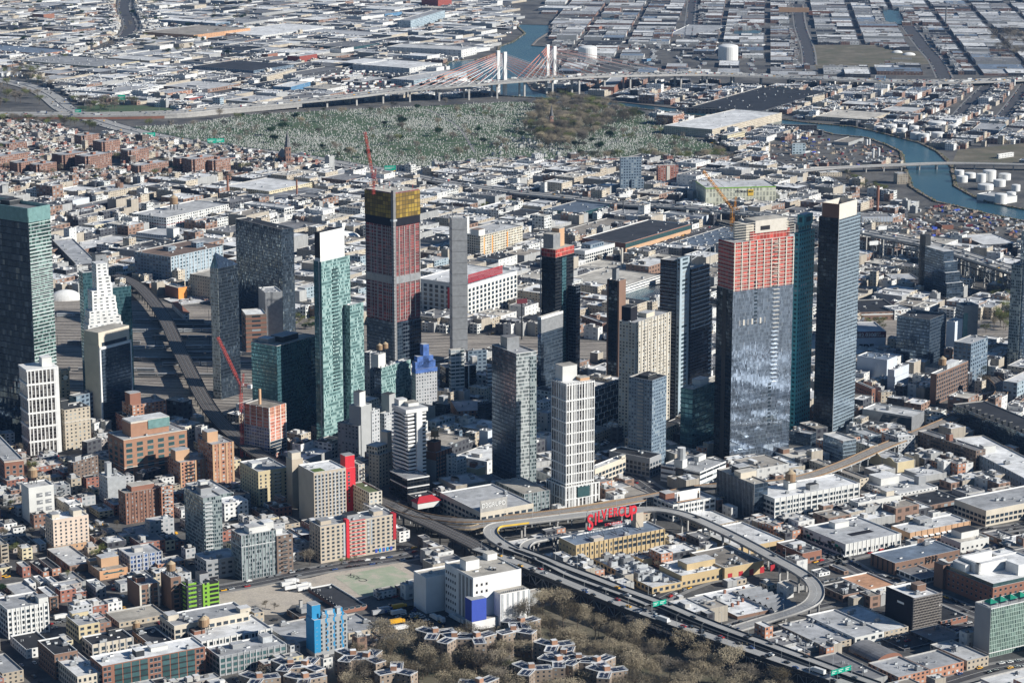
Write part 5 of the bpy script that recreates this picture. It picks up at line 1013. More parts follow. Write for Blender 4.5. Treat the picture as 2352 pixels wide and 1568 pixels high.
b = B('01', 1637, 1078, 1182, 1516, 1716, 'brickwall', 'rc', 'office_building', 'small brick block with bright orange painted side', units=2, ang=40); b.a('orange_wall', 0, b.w, -.3, 0, 0, b.h + .2, 'orangepaint')
B('01', 1990, 985, 1195, 1745, 2180, 'sand', 'rc', 'office_building', 'beige ribbon windowed block behind the orange wall block', units=2, ang=54, fl=4)
b = B('01', 1527, 432, 562, 1214, 2100, 'whiteloft', 'rw', 'factory_building', 'long white factory with red window surrounds', units=5, maxd=300, wlim=62, ang=57); b.piers(20, .9, 'whitepaint', 'r', dp=.4); b.tank(.45, .6, 2.6); b.bands([b.h * .45], .4, 'redpaint')
# ---------------------------------------------------------------- far buildings
def FB(*a, **k): k.setdefault('ang', 57); return B(*a, **k)
b = FB('10', 1410, 628, 690, 888, 1710, 'whiteshed', 'rw', 'warehouse', 'vast white warehouse with loading docks beside the bridge approach', maxd=400, units=4, bay=12); b.bulk(.1, .9, 90, 60, 1, 'whiteshed', 'rw')
b = FB('10', 1886, 462, 532, 1200, 2026, 'whiteshed', 'rw', 'warehouse', 'long white waterfront warehouse on the left bank of the creek', maxd=400, units=6, bay=12, ang=66)
FB('10', 1450, 740, 792, 1240, 1935, 'steelblue', 'rw', 'warehouse', 'white roofed warehouse just behind the highway left of the bridge', maxd=300, units=8)
FB('10', 1185, 130, 168, 1035, 1342, 'blueshed', 'rs', 'warehouse', 'pale blue gabled warehouse near the top left of the creek', maxd=300, units=0)
FB('10', 1420, 190, 280, 1300, 1860, 'steelblue', 'rs', 'warehouse', 'long dark slate walled warehouse above the white waterfront warehouse', maxd=300, units=6, ang=75)
FB('10', 1672, 0, 70, 1520, 1798, 'barnred', 'rs', 'warehouse', 'dark red block at the top edge above the creek', maxd=200, units=2)
FB('10', 400, 520, 585, 285, 562, 'barnred', 'rw', 'warehouse', 'brick red shed with white roof left of the vast warehouse', maxd=200, units=2)
FB('10', 110, 500, 555, 50, 200, 'brickwall', 'rs', 'warehouse', 'dark red warehouse with two white silos at its side', units=1)
FB('10', 100, 705, 765, 60, 370, 'sand', 'rc', 'warehouse', 'tan walled warehouse with cream roof on a green patch', maxd=200, units=2, ang=72)
FB('10', 320, 800, 850, 155, 500, 'blueshed', 'rw', 'warehouse', 'pale blue walled warehouse near the highway', maxd=200, units=4, ang=70)
FB('10', 850, 440, 478, 520, 1130, 'tealglass', 'rg', 'warehouse', 'low warehouse with rows of dark roof skylights', maxd=300, units=8)
FB('10', 1570, 160, 200, 1480, 1860, 'white', 'rc', 'warehouse', 'pale warehouse roof above slate walled warehouse', maxd=200)
FB('10', 400, 690, 730, 240, 790, 'darkshed', 'rg', 'warehouse', 'long dark grey warehouse right of the tan walled one', maxd=260, units=0, ang=60)
FB('10', 1000, 330, 352, 400, 1200, 'whiteshed', 'rs', 'warehouse', 'wide pale roofed warehouse behind the vast white one', maxd=400, units=10)
FB('10', 60, 330, 360, -400, 720, 'whiteshed', 'rw', 'warehouse', 'very long white roofed warehouse in the upper middle left', maxd=420, units=9)
FB('00', 1980, 215, 268, 1455, 2115, 'bluegrey', 'rw', 'depot_building', 'white roofed depot with rows of dark openings near the top left', maxd=300, units=8, bay=30, fl=10)
FB('00', 1780, 325, 375, 1310, 2300, 'orangeplain', 'rt', 'warehouse', 'sprawling tan roofed brick warehouse under the white depot', maxd=400, units=4)
FB('00', 390, 495, 518, -300, 650, 'orangebrick', 'rbl', 'warehouse', 'wide grey roofed warehouse with orange brick side at far left', maxd=320, units=4)
FB('00', 900, 615, 648, 130, 1280, 'yellow', 'rs', 'warehouse', 'huge silver roofed warehouse dotted with vents at left', maxd=420, units=40)
FB('00', 1375, 560, 600, 980, 1565, 'sand', 'rw', 'warehouse', 'large bright roofed warehouse right of the silver roofed one', maxd=300, units=4)
FB('00', 1040, 718, 752, 880, 1258, 'whiteshed', 'rw', 'warehouse', 'white walled warehouse with dark dock openings at left', maxd=200, units=3)
FB('00', 1540, 860, 905, 1370, 1765, 'orangebrick', 'rs', 'warehouse', 'brick warehouse near the highway loop', maxd=200, units=4)
FB('00', 1740, 905, 938, 1690, 1862, 'barnred', 'rw', 'warehouse', 'small red shed with white roof by the highway loop', maxd=200, units=0)
FB('00', 2020, 900, 980, 1955, 2055, 'steelblue', 'rs', 'office_building', 'small blue box shaped office by the highway', maxd=200, units=0)
FB('00', 400, 135, 190, 295, 500, 'brickwall', 'rs', 'apartment_building', 'dark red brick block far away at the top left', maxd=200, units=2)
FB('00', 2330, 650, 700, 1770, 2700, 'bluegrey', 'rd', 'warehouse', 'wide dark roofed warehouse right of the bright roofed one', maxd=300, units=4)
FB('20', 1480, 1065, 1158, 1327, 1582, 'orangebrick', 'rw', 'loft_building', 'brown brick block at the right edge of the cemetery', maxd=90, units=2)
FB('20', 1840, 1190, 1270, 1590, 2480, 'sand', 'rw', 'warehouse', 'wide white roofed warehouse right of the cemetery', maxd=300, units=6, wlim=95)
FB('20', 1980, 1245, 1312, 1925, 2140, 'yellow', 'rw', 'office_building', 'small cream office at the corner of the white warehouse', units=1)
b = FB('20', 940, 800, 862, 805, 1256, 'brickwall', 'rs', 'warehouse', 'dark brown gabled warehouse on the creek under the expressway', maxd=200, units=1, ang=80)
FB('20', 2300, 1020, 1060, 1650, 2900, 'darkshed', 'rd', 'warehouse', 'enormous black roofed warehouse along the creek', maxd=420, units=30, ang=62)
FB('20', 2040, 1010, 1060, 1510, 1940, 'brickshed', 'rw', 'warehouse', 'brick warehouse with white roof right of the creek bend', units=4, ang=70)
FB('20', 1790, 325, 330, 1440, 2035, 'white', 'rs', 'warehouse', 'white building group behind the gas tanks', maxd=260, units=10, ang=75)
FB('20', 800, 248, 290, 690, 828, 'brickwall', 'rw', 'warehouse', 'white roofed shed on the open lot above the creek', units=0, ang=75)
FB('20', 1500, 195, 218, 1212, 1505, 'brickshed', 'rw', 'warehouse', 'long shed with bright flat roof above the gas tanks', units=0, ang=85, maxd=120)
FB('20', 1060, 440, 452, 730, 1080, 'brickshed', 'rg', 'warehouse', 'low brown warehouse between the two gas tanks', units=2, ang=80)
FB('20', 1240, 545, 580, 1190, 1280, 'blueshed', 'rbl', 'shed', 'small blue gabled shed between the gas tanks', units=0)
FB('20', 1120, 10, 36, 845, 1130, 'whiteribbon', 'rg', 'warehouse', 'grey building with white window bands at the top edge', units=3, ang=84)
FB('20', 560, 80, 112, 240, 640, 'white', 'rw', 'warehouse', 'white plant building at the top of the creek', units=6, ang=70)
FB('20', 520, 385, 400, 370, 545, 'steelblue', 'rw', 'warehouse', 'pale dock building on the pier left of the gas tank', units=2, ang=80)
b = FB('30', 1070, 735, 800, 980, 1210, 'skybluepaint', 'rbl', 'warehouse', 'bright sky blue building beside the far expressway', maxd=80, units=0, ang=80, win=dict(wall='skybluepaint', bay=9, fl=5, w=4, h=2.4, z0=2, faces='r', frame='bluepaint'))
FB('30', 570, 105, 140, 375, 780, 'brickwall', 'rs', 'warehouse', 'brown building with an orange arched hoarding at the top right', units=0, ang=84)
mb = MB(); mb.box(Fr(*un(1858, 36), 84), 0, 5, 0, 80, 8, 20, 'orangewall'); o = mb.build('hoarding', origin=(*un(1858, 36), 0, 0)); tag(o, 'orange hoarding standing at the top right of the scene', 'hoarding')
FB('30', 960, 315, 330, 715, 960, 'brickshed', 'rw', 'warehouse', 'white roofed shed above the dry open field at right', units=0, ang=84, maxd=90)
FB('30', 1335, 320, 335, 980, 1345, 'brickshed', 'rw', 'warehouse', 'cluster of white roofs beside the long avenue at right', units=2, ang=84, maxd=90)
FB('30', 1320, 535, 548, 1140, 1330, 'shed', 'rt', 'warehouse', 'tan roofed shed beside the white tents', units=0, ang=84, maxd=60)
FB('30', 410, 895, 945, 350, 522, 'sand', 'rc', 'loft_building', 'small cream factory block right of the black roofed warehouse', units=2)
FB('30', 950, 965, 1010, 675, 1015, 'brickshed', 'rw', 'warehouse', 'brown walled warehouse with shining white roof by narrow street', units=2, ang=66)
FB('30', 1330, 1030, 1075, 1035, 1440, 'brickshed', 'rw', 'warehouse', 'warehouse with a broad ribbed white roof at right', units=0, ang=62)
FB('30', 2120, 1195, 1240, 1880, 2190, 'bluegrey', 'rs', 'warehouse', 'grey blue roofed warehouse right of the tank farm', units=5, ang=70)
FB('30', 930, 1100, 1140, 440, 1120, 'sand', 'rc', 'warehouse', 'cream waterfront warehouse left of the tank farm', units=3, ang=62, maxd=200)
FB('30', 450, 1150, 1205, 135, 460, 'darkshed', 'rw', 'transfer_station', 'white roofed open hall with green posts on the creek', cat='building', units=3, ang=84, maxd=80)
FB('30', 225, 1320, 1420, 218, 345, 'steelblue', 'rs', 'silo_building', 'small pale blue silo block in the scrap yard', cat='building', units=1, ang=12, maxd=30)
FB('30', 740, 1310, 1340, 600, 880, 'shed', 'rt', 'shed', 'long tan roofed shed among scrap heaps by the creek', units=0, ang=60)
FB('30', 2120, 1420, 1460, 2130, 2260, 'white', 'rs', 'office_building', 'small white building on the green lot by the creek', units=2, ang=40)
# second line behind the towers
WS = dict(wall='whitewall', bay=5, fl=4, w=3.4, h=2.2, z0=1)
b = B('11', 2060, 600, 830, 1700, 2450, 'creamgrid', 'rw', 'factory_building', 'tall white factory with two square towers and orange window stripes', units=6, maxd=200, wlim=45, ang=54); b.bulk(.0, .05, 13, 13, 8, 'whitewall', 'rb'); b.bulk(-.0, .6, 13, 13, 22, 'whitewall', 'rb')
for fu in (.08, .27, .62): b.a('orange_stripe', b.w * fu, b.w * fu + 2.2, -.2, 0, 5, b.h - 3, 'orangepaint')
b = B('11', 1945, 1050, 1400, 1500, 2400, 'white', 'rw', 'factory_building', 'broad white factory with red roof sign and curved left end', units=8, maxd=220, ang=56, wlim=70, win=dict(wall='whitewall', bay=7.5, fl=5.2, w=4.2, h=3.4, z0=3)); CTR = b
mb = MB(); f = b.fr
for i in range(36):
    u = 2 + i * 1.9; mb.box(f, u, u + .9, .5, .9, b.h + 1.5, b.h + 11, 'redpaint')
    if i % 6 == 0: mb.tube((*f.w(u, .7), b.h), (*f.w(u, 4), b.h + 5), .2, 'darkmetal', 4)
mb.box(f, 2, 70, .6, .8, b.h + 2, b.h + 2.6, 'redpaint'); mb.box(f, 2, 70, .6, .8, b.h + 10, b.h + 10.6, 'redpaint'); mb.build('roof_sign_frame', b.root)
b.a('red_banner', -.4, -.1, b.d * .35, b.d * .39, 12, b.h - 6, 'signred')
b = B('21', 670, 738, 862, 560, 945, 'whiteloft', 'rw', 'loft_building', 'white loft block with a slate grey roof penthouse', units=3, win=WS); b.bulk(.3, .3, 30, 14, 5, 'bluegrey', 'rbl')
b = B('21', 1042, 665, 752, 775, 1642, 'brickwall', 'rd', 'warehouse', 'very long black roofed warehouse with orange wall base', units=6, maxd=320, ang=56, wlim=66); b.a('orange_base', 0, b.w, -.4, 0, 0, b.h * .45, 'orangewall'); b.a('strip_window', 0, b.w, -.3, 0, b.h * .46, b.h * .92, 'tealpane')
b = B('21', 1825, 740, 778, 1372, 2400, 'steelblue', 'rbl', 'warehouse', 'wide slate blue roofed warehouse dotted with white vents', units=0, maxd=320, ang=56)
for i in range(5):
    for j in range(8): x, y = b.lp(b.w * (j + .5) / 8, b.d * (i + .5) / 5); inst(UNITS[0], 'air_conditioner', b.ro, x, y, b.dk, 0, (1.6, 1.6, 1))
B('21', 548, 580, 642, 190, 605, 'shed', 'rc', 'warehouse', 'windowless pale block left of the tan roofed warehouse', units=2, maxd=200, ang=56)
B('21', 605, 590, 640, 390, 1085, 'brickshed', 'rt', 'warehouse', 'wide tan roofed brick warehouse behind the windowless block', units=6, maxd=300, ang=56)
B('21', 1745, 425, 502, 1388, 1806, 'hospwall', 'rs', 'warehouse', 'pale blue walled block behind the black roofed warehouse', units=2, maxd=200, ang=56)
B('21', 1150, 420, 470, 870, 1376, 'darkshed', 'rs', 'warehouse', 'low silver roofed warehouse left of the pale blue block', units=9, maxd=200, ang=56)
B('21', 618, 388, 462, 290, 938, 'tealglass', 'rbl', 'warehouse', 'blue roofed gabled warehouse with grid windows', units=5, maxd=260, ang=56)
B('21', 380, 510, 540, 55, 545, 'shed', 'rw', 'warehouse', 'low white roofed warehouse in the centre left of blue gables', units=10, maxd=200, ang=56)
B('21', 330, 300, 350, 160, 492, 'white', 'rs', 'warehouse', 'small pale roofed block behind blue gabled warehouse', units=3, maxd=200, ang=56)
B('21', 100, 420, 465, -120, 292, 'white', 'rd', 'warehouse', 'white walled block with black roof in the centre', units=3, maxd=200, ang=56)
B('21', 330, 180, 212, 88, 478, 'sand', 'rw', 'office_building', 'cream low building with a teal sign beyond the expressway', units=3, ang=70)
b = B('21', 1782, 158, 340, 1690, 2425, 'storage', 'rw', 'storage_building', 'cream self storage building with a green top edge', units=4, ang=9, maxd=160); b.bands([b.h - 1.5], 1.5, 'limepaint'); STO = b
b = B('21', 1000, -120, 232, 988, 1190, 'bluegrey', 'rd', 'apartment_tower', 'isolated dark slate apartment tower in front of the cemetery', cat='tower', units=4, ang=14, maxd=40, bay=4)
b2 = B('21', 1100, 80, 230, 1080, 1212, 'bluegrey', 'rd', '', of=b, units=2, ang=14, maxd=30)
b = B('21', 1345, -45, 158, 1328, 1528, 'redbrick', 'rs', 'apartment_tower', 'red brick apartment tower with cream balcony stripe', cat='tower', units=3, ang=14, maxd=40); b.a('balcony_stripe', b.w * .42, b.w * .58, -.8, 0, 2, b.h - 1, 'creampaint')
B('21', 990, 265, 300, 985, 1210, 'white', 'rs', 'podium_building', 'white low base in front of the isolated slate tower', cat='building', units=3, ang=14, maxd=60)
b = B('21', 1030, 1062, 1135, 703, 1370, 'whiteribbon', 'rc', 'warehouse', 'white canal side building with dark band and tan roof', units=6, maxd=200, ang=56, wlim=80)
b = B('21', 905, 925, 960, 575, 1140, 'brickshed', 'rc', 'warehouse', 'low rounded end warehouse behind the canal building', units=9, maxd=200, ang=56)
B('21', 832, 1400, 1472, 628, 875, 'brick', 'rw', 'loft_building', 'brick three storey block with white roof by the rail yard', units=3, ang=30)
B('21', 1100, 1240, 1360, 1010, 1128, 'white', 'rw', 'office_building', 'slim white block between maroon tower and slate tower', units=1)
B('21', 1290, 1210, 1380, 1240, 1340, 'tan', 'rb', 'loft_building', 'brown and beige stepped block behind the gridded tower', units=2)
B('11', 260, 345, 440, -120, 350, 'whiteloft', 'rw', 'loft_building', 'white gridded loft in the industrial rows at centre left', units=4, maxd=200, ang=56, win=WS)
B('11', 450, 380, 430, 350, 640, 'whiteloft', 'rw', 'loft_building', 'white loft with ribbon windows right of gridded loft', units=2, ang=56)
B('11', 600, 255, 320, 355, 700, 'darkglass', 'rg', 'warehouse', 'dark blue walled block in front of the vaulted roof', units=2, ang=56)
b = B('11', 120, 190, 260, -300, 515, 'yellow', 'rw', 'factory_building', 'long cream factory with a bright white roof', units=3, maxd=260, ang=56); 
b = B('11', 300, 290, 305, -60, 700, 'shed', 'rw', 'vaulted_market', 'warehouse with rows of curved white roof vaults', cat='building', units=0, maxd=240, ang=56, par=0)
for i in range(9):
    mb = MB(); s = b.w / 9
    for k in range(6):
        t0, t1 = math.pi * k / 6, math.pi * (k + 1) / 6; a0, a1 = s * i + s / 2 * (1 - math.cos(t0)), s * i + s / 2 * (1 - math.cos(t1))
        mb.face([(*b.fr.w(a0, 0), b.h + 5 * math.sin(t0)), (*b.fr.w(a1, 0), b.h + 5 * math.sin(t1)), (*b.fr.w(a1, b.d), b.h + 5 * math.sin(t1)), (*b.fr.w(a0, b.d), b.h + 5 * math.sin(t0))], 'rw' if k != 2 else 'rg')
    mb.build('roof_vault', b.root)
B('11', 240, 570, 610, -40, 600, 'sand', 'rg', 'warehouse', 'low warehouse with grey skylight roof left of the white dome', units=6, maxd=200, ang=56)
B('11', 830, 90, 165, 600, 1040, 'brickshed', 'rg', 'warehouse', 'dark brick warehouse behind the amber netted tower', units=3, ang=56)
B('11', 800, 40, 60, 640, 950, 'white', 'rw', 'office_building', 'white low block beyond the dark brick warehouse', units=2, ang=70)
b = B('11', 2090, 360, 420, 1990, 2420, 'white', 'rw', 'warehouse', 'white building trimmed in orange at centre', units=4, maxd=200, ang=56); b.bands([b.h - 4], 2, 'orangepaint')
B('11', 1640, 830, 935, 1500, 1770, 'steelblue', 'rw', 'loft_building', 'pale gridded loft right of the amber netted tower', units=3, ang=56)
B('11', 450, 1080, 1240, 350, 620, 'steelblue', 'rw', 'loft_building', 'blue shaded loft seen left of the teal tower', units=4, ang=56)
B('11', 940, 1090, 1200, 860, 1020, 'steelblue', 'rw', 'loft_building', 'blue shaded loft between the teal and netted towers', units=2, ang=56)
B('11', 960, 790, 920, 850, 1020, 'steelblue', 'rs', 'loft_building', 'grey loft block left of the netted tower', units=2, ang=56)
B('11', 420, 850, 890, 345, 520, 'sand', 'rc', 'warehouse', 'cream stepped block behind the mirrored tower', units=5, ang=56)
B('11', 900, 640, 690, 760, 1000, 'sand', 'rc', 'warehouse', 'tan warehouse under the large white dome', units=3, ang=56)
B('01', 720, 465, 500, 566, 1535, 'sand', 'rg', 'warehouse', 'long slate roofed warehouse left of the red trimmed factory', units=5, maxd=320, ang=57)
B('01', 870, 505, 565, 760, 1240, 'yellow', 'rw', 'loft_building', 'tan two storey block below the slate roofed warehouse', units=4, maxd=200, ang=57)
B('01', 750, 345, 388, 632, 1300, 'redbrick', 'rg', 'warehouse', 'red brick stepped warehouse at left', units=3, maxd=260, ang=57)
B('01', 665, 275, 340, 522, 820, 'hospwall', 'rw', 'warehouse', 'white block behind the red brick stepped warehouse', units=3, ang=57)
B('01', 720, 195, 245, 520, 910, 'creamwall', 'rw', 'warehouse', 'cream block with a tall blue sign at left', units=2, ang=57)
B('01', 200, 210, 250, 100, 400, 'orangebrick', 'rt', 'warehouse', 'orange brick block behind the huge glass skyscraper', units=2, ang=57)
B('01', 480, 470, 490, 462, 615, 'white', 'rw', 'loft_building', 'white block with black windows beside the huge glass skyscraper', units=2, ang=57)
B('01', 1590, 640, 725, 1180, 1600, 'whiteribbon', 'rbl', 'warehouse', 'white fronted blue grey roofed block above the pale blue factory', units=2, ang=57)
B('01', 1600, 610, 645, 1250, 1860, 'white', 'rs', 'warehouse', 'long low white warehouse with a square white tower', units=4, maxd=220, ang=57).bulk(-.02, .0, 12, 12, 12, 'whitewall', 'rw')
B('01', 1940, 560, 600, 1860, 2170, 'tan', 'rg', 'warehouse', 'tan walled warehouse right of the long white one', units=2, ang=57)
B('01', 1140, 690, 735, 1015, 1420, 'brickshed', 'rc', 'warehouse', 'low red walled warehouse with white roof behind blue factory', units=2, ang=57)
B('01', 700, 740, 770, 480, 1250, 'brickshed', 'rw', 'warehouse', 'wide white roofed warehouse left of the pale blue factory', units=6, maxd=240, ang=57)
B('01', 700, 860, 960, 480, 900, 'darkshed', 'rs', 'depot_building', 'dark walled depot with arched doors behind the stepped pyramid hotel', units=8, ang=20)
B('01', 1880, 1180, 1196, 1740, 1900, 'brick', 'rw', 'workshop_building', 'small dark brick shop near the orange painted block', units=2, ang=20)
B('01', 1620, 1230, 1240, 1500, 1950, 'shed', 'rw', 'workshop_building', 'low clutter of pale roofs below the orange painted block', units=9, ang=30)
b = B('01', 1690, 1310, 1370, 1578, 1738, 'white', 'rb', 'station_house', 'small white station house with a hipped dark red roof', cat='building', units=0, ang=20, par=0)
mb = MB(); f = b.fr; z = b.h; A = [(*f.w(-1, -1), z), (*f.w(b.w + 1, -1), z), (*f.w(b.w + 1, b.d + 1), z), (*f.w(-1, b.d + 1), z)]; t1, t2 = (*f.w(b.w / 2, b.d * .35), z + 4), (*f.w(b.w / 2, b.d * .65), z + 4)
mb.face([A[0], A[1], t1], 'brickwall'); mb.face([A[1], A[2], t2, t1], 'brickwall'); mb.face([A[2], A[3], t2], 'brickwall'); mb.face([A[3], A[0], t1, t2], 'brickwall'); mb.build('hipped_roof', b.root)
# right side mid ground
b = B('31', 1640, 1130, 1215, 1385, 1800, 'darkglass', 'rw', 'office_building', 'black framed glass office stepping up in terraces', units=0, ang=24, maxd=55, bay=4)
for k, s in enumerate((.93, .82, .74, .58)):
    mb = MB(); z = b.h + k * 12; mb.box(b.fr, 0, b.w * s, 3 * k, b.d, z, z + 12, 'darkglass', 'rw', bay=4); mb.build('terrace_block', b.root)
b.a('core_wall', 0, b.w * .3, b.d - 8, b.d + 4, 0, b.h + 60, 'darkmetal', 'rd')
B('31', 1700, 1190, 1240, 1340, 1728, 'steel', 'rs', 'warehouse', 'low grey roofed warehouse in front of the terraced glass office', units=3, ang=24)
b = B('31', 1165, 1280, 1370, 1060, 1310, 'white', 'rs', 'office_building', 'white cornered building with a blue sign', units=4, ang=24)
b = B('31', 850, 1300, 1378, 700, 1222, 'brickshed', 'rd', 'warehouse', 'brick building with white window band and black roof', units=5, ang=8); b.ribbons(4, 6, 1.6, 'whitepaint', 'r', 1)
B('31', 930, 1108, 1140, 870, 1120, 'shed', 'rw', 'warehouse', 'small pale roofed warehouse near the black framed office', units=2, ang=8)
B('31', 950, 960, 1035, 845, 1065, 'brick', 'rs', 'workshop_building', 'brick workshop right of the cream crowned skyscraper', units=3, ang=24)
B('31', 1150, 1000, 1060, 1072, 1390, 'darkshed', 'rs', 'warehouse', 'low dark walled warehouse beside black framed office', units=2, ang=8)
b = B('31', 1800, 1240, 1750, 1728, 1935, 'steel', 'rd', 'apartment_tower', 'slim tower with pale end wall and green painted panel at right', cat='tower', units=2, ang=20, maxd=30); b.a('green_panel', 0, b.w * .3, -.2, 0, b.h * .1, b.h - 8, 'tealcrown'); b.a('shade_coloured_side', -.3, 0, 0, b.d, 0, b.h, 'darkglass')  # dark glass sheet paints the left face's shade
b = B('31', 800, 1480, 1660, 700, 1086, 'hospwall', 'rs', 'storage_building', 'pale storage building with maroon phone number band', units=2, ang=6, maxd=60); STG = b
b.a('maroon_band', -.2, b.w + .1, -.3, 0, b.h - 6.5, b.h, 'maroonpaint')
b = B('31', 860, 425, 560, 820, 1150, 'tan', 'rg', 'cold_store', 'tan ribbed cold store with pale blue lettering band', cat='building', units=3, ang=4, maxd=70); b.piers(10, .6, 'beigewall', 'r'); b.a('lettering_band', -.1, b.w, -.35, 0, b.h - 7, b.h, 'hospwall'); ROG = b
b = B('31', 2160, 820, 860, 2030, 2310, 'yellow', 'rc', 'loft_building', 'cream factory block right of the elevated expressway', units=4, ang=30)
b = B('31', 1980, 680, 740, 1760, 2290, 'darkshed', 'rw', 'warehouse', 'white roofed low hall in the scrap yard at right', units=1, ang=14, maxd=120)
B('31', 1600, 500, 540, 1540, 1705, 'brickwall', 'rd', 'shed', 'small dark brick shed in the scrap yard', units=1, ang=8)
B('31', 480, 20, 60, 290, 680, 'sand', 'rw', 'warehouse', 'long warehouse with pale roof behind the cream crowned skyscraper', units=5, ang=10, maxd=60)
B('31', 600, 150, 165, 400, 752, 'shed', 'rw', 'warehouse', 'pale roofed warehouse with solar arrays by the railway', units=5, ang=10, maxd=100)
B('31', 1190, 30, 125, 1155, 1288, 'tan', 'rs', 'loft_building', 'five storey tan factory beside the creek', units=2, ang=10, maxd=40)
b = B('31', 560, 270, 290, 480, 860, 'solar', 'rg', 'warehouse', 'low roof covered with dark solar panels by the railway', units=0, ang=10)
B('30', 1500, 1090, 1100, 1430, 1500, 'white', 'rw', 'workshop_building', 'white shed above the tank farm', units=1, ang=70)
# church and steeples
def church(code, zx, zy, s, label):
    x, y = un(*T(code, zx, zy)); f = Fr(x, y, 20); r = thing('church', label, 'church', (x, y, 0, 20))
    mb = MB(); mb.box(f, -5 * s, 5 * s, 6 * s, 34 * s, 0, 12 * s, 'brickwall', None); mb.build('nave', r)
    mb = MB(); z = 12 * s
    mb.face([(*f.w(-5.5 * s, 6 * s), z), (*f.w(0, 6 * s), z + 8 * s), (*f.w(0, 34 * s), z + 8 * s), (*f.w(-5.5 * s, 34 * s), z)][::-1], 'rg'); mb.face([(*f.w(5.5 * s, 6 * s), z), (*f.w(5.5 * s, 34 * s), z), (*f.w(0, 34 * s), z + 8 * s), (*f.w(0, 6 * s), z + 8 * s)], 'rg')
    mb.face([(*f.w(-5 * s, 6 * s), z), (*f.w(5 * s, 6 * s), z), (*f.w(0, 6 * s), z + 8 * s)], 'brickwall'); mb.build('nave_roof', r)
    mb = MB(); mb.box(f, -3.4 * s, 3.4 * s, 0, 6.8 * s, 0, 26 * s, 'brick', None, fl=8); mb.box(f, -8 * s, -3.4 * s, 2 * s, 6 * s, 0, 9 * s, 'brickwall', 'rg'); mb.box(f, 3.4 * s, 8 * s, 2 * s, 6 * s, 0, 9 * s, 'brickwall', 'rg'); mb.build('bell_tower', r)
    mb = MB(); c = f.w(0, 3.4 * s); mb.cyl(c[0], c[1], 26 * s, 26.5 * s, 4 * s, 'rg', n=8, cone=22 * s); mb.build('spire', r)
church('10', 300, 1540, 1.25, 'red brick church with a tall pointed spire by the cemetery wall')
church('20', 368, 1190, .9, 'small chapel with a pale steeple among the cemetery trees')
# tanks, domes, silos
def tank(name, label, x, yb, r, top, group=None, cat='tank', dome=.25):
    X, Y = un(x, yb); d = Y * CC + CAM_H * CS; rr = r * d / CAM_F
    h = 0
    for _ in range(60):
        h += .5
        if pr(X, Y + rr, h)[1] < top: break
    mb = MB(); mb.cyl(X, Y + rr, 0, h, rr, 'whitepaint', n=28, dome=rr * dome); o = mb.build(name, origin=(X, Y + rr, 0, 0), smooth=False); tag(o, label, cat, group); FOOT.append((Fr(X - rr, Y, 0), 2 * rr, 2 * rr)); return o
tank('gas_tank', 'large white domed gas tank directly right of the bridge', 1350, 142, 21.5, 110)
tank('gas_tank', 'largest white domed gas tank, farther right of the bridge', 1674, 141, 23, 99)
for i, (x, y, r, t_) in enumerate(((2049, 300, 13, 287), (2073, 311, 13, 296), (2104, 321, 12, 305), (2124, 324, 12.5, 308), (2101, 305, 11, 290), (2156, 318, 15, 305), (2155, 300, 20, 281), (2021, 300, 12, 290), (2190, 300, 11, 288))): tank('oil_tank', 'white oil tank in the upper tank farm beside the creek', x, y, r, t_, 'oil tanks in the upper tank farm', dome=.12)
for i, (x, y, r, t_) in enumerate(((2301, 470, 14, 446), (2267, 438, 18, 424), (2324, 462, 11, 442), (2212, 420, 13, 405), (2298, 430, 14, 414), (2255, 420, 11, 400), (2275, 418, 15, 392), (2230, 410, 13, 398), (2310, 415, 14, 400), (2205, 404, 11, 392), (2335, 440, 10, 425))): tank('oil_tank', 'white oil tank on the creek quay at the right edge', x, y, r, t_, 'oil tanks on the lower quay at right', dome=.12)
b = B('31', 2160, 250, 310, 1920, 2290, 'whitewall', 'rw', 'warehouse', 'low grey quay building among the white oil tanks', units=2, ang=-20 + 60)
for i, (x, y) in enumerate(((620, 128), (627, 128))): tank('silo', ('left', 'right')[i] + ' of two small white silos beside the dark red warehouse', x, y, 3, 118, dome=.3)
for i, (x, y, t_) in enumerate(((1991, 334, 321), (1997, 335, 321), (2006, 363, 342), (2019, 361, 342))): tank('silo', ('first', 'second', 'third', 'fourth')[i] + ' grey concrete silo from the left at the creek plant', x, y, 2.4, t_, dome=.4)
def dome(label, code, cx, yb, rx, ztop, ang=50, asp=.6):
    x, yb2 = T(code, cx, yb); X, Y = un(x, yb2); d = Y * CC + CAM_H * CS; a = rx / 4 * d / CAM_F; bb = a * asp; H_ = (T(code, 0, yb)[1] - T(code, 0, ztop)[1]) * d / CAM_F * 1.0
    H_ = max(6, (H_ - 2 * bb * .24) * .62); mb = MB(); f = Fr(X, Y + bb, ang); N, K = 28, 7; rows = []
    for k in range(K + 1):
        t = math.pi / 2 * k / K; rr = math.cos(t); zz = H_ * math.sin(t); rows.append([(*f.w(a * rr * math.cos(2 * math.pi * i / N), bb * rr * math.sin(2 * math.pi * i / N)), zz) for i in range(N)])
    for k in range(K):
        for i in range(N): j = (i + 1) % N; mb.face([rows[k][i], rows[k][j], rows[k + 1][j], rows[k + 1][i]], 'whitepaint', [(0, 0)] * 4)
    o = mb.build('air_dome', origin=(X, Y, 0, 0), smooth=True); tag(o, label, 'dome'); FOOT.append((Fr(X - a, Y - 16, 0), 2 * a, 2 * bb + 16))
dome('large white inflated dome behind the teal tower', '11', 690, 655, 285, 470, 30, .42)
dome('white inflated dome at the left beside the stepped pyramid hotel', '01', 590, 1200, 150, 1010, 10, .5)
dome('white inflated dome right of the stepped pyramid hotel', '01', 1060, 1110, 110, 955, 10, .6)
dome('small white tent dome in the far field at right', '30', 1300, 512, 60, 455, 0, .5)
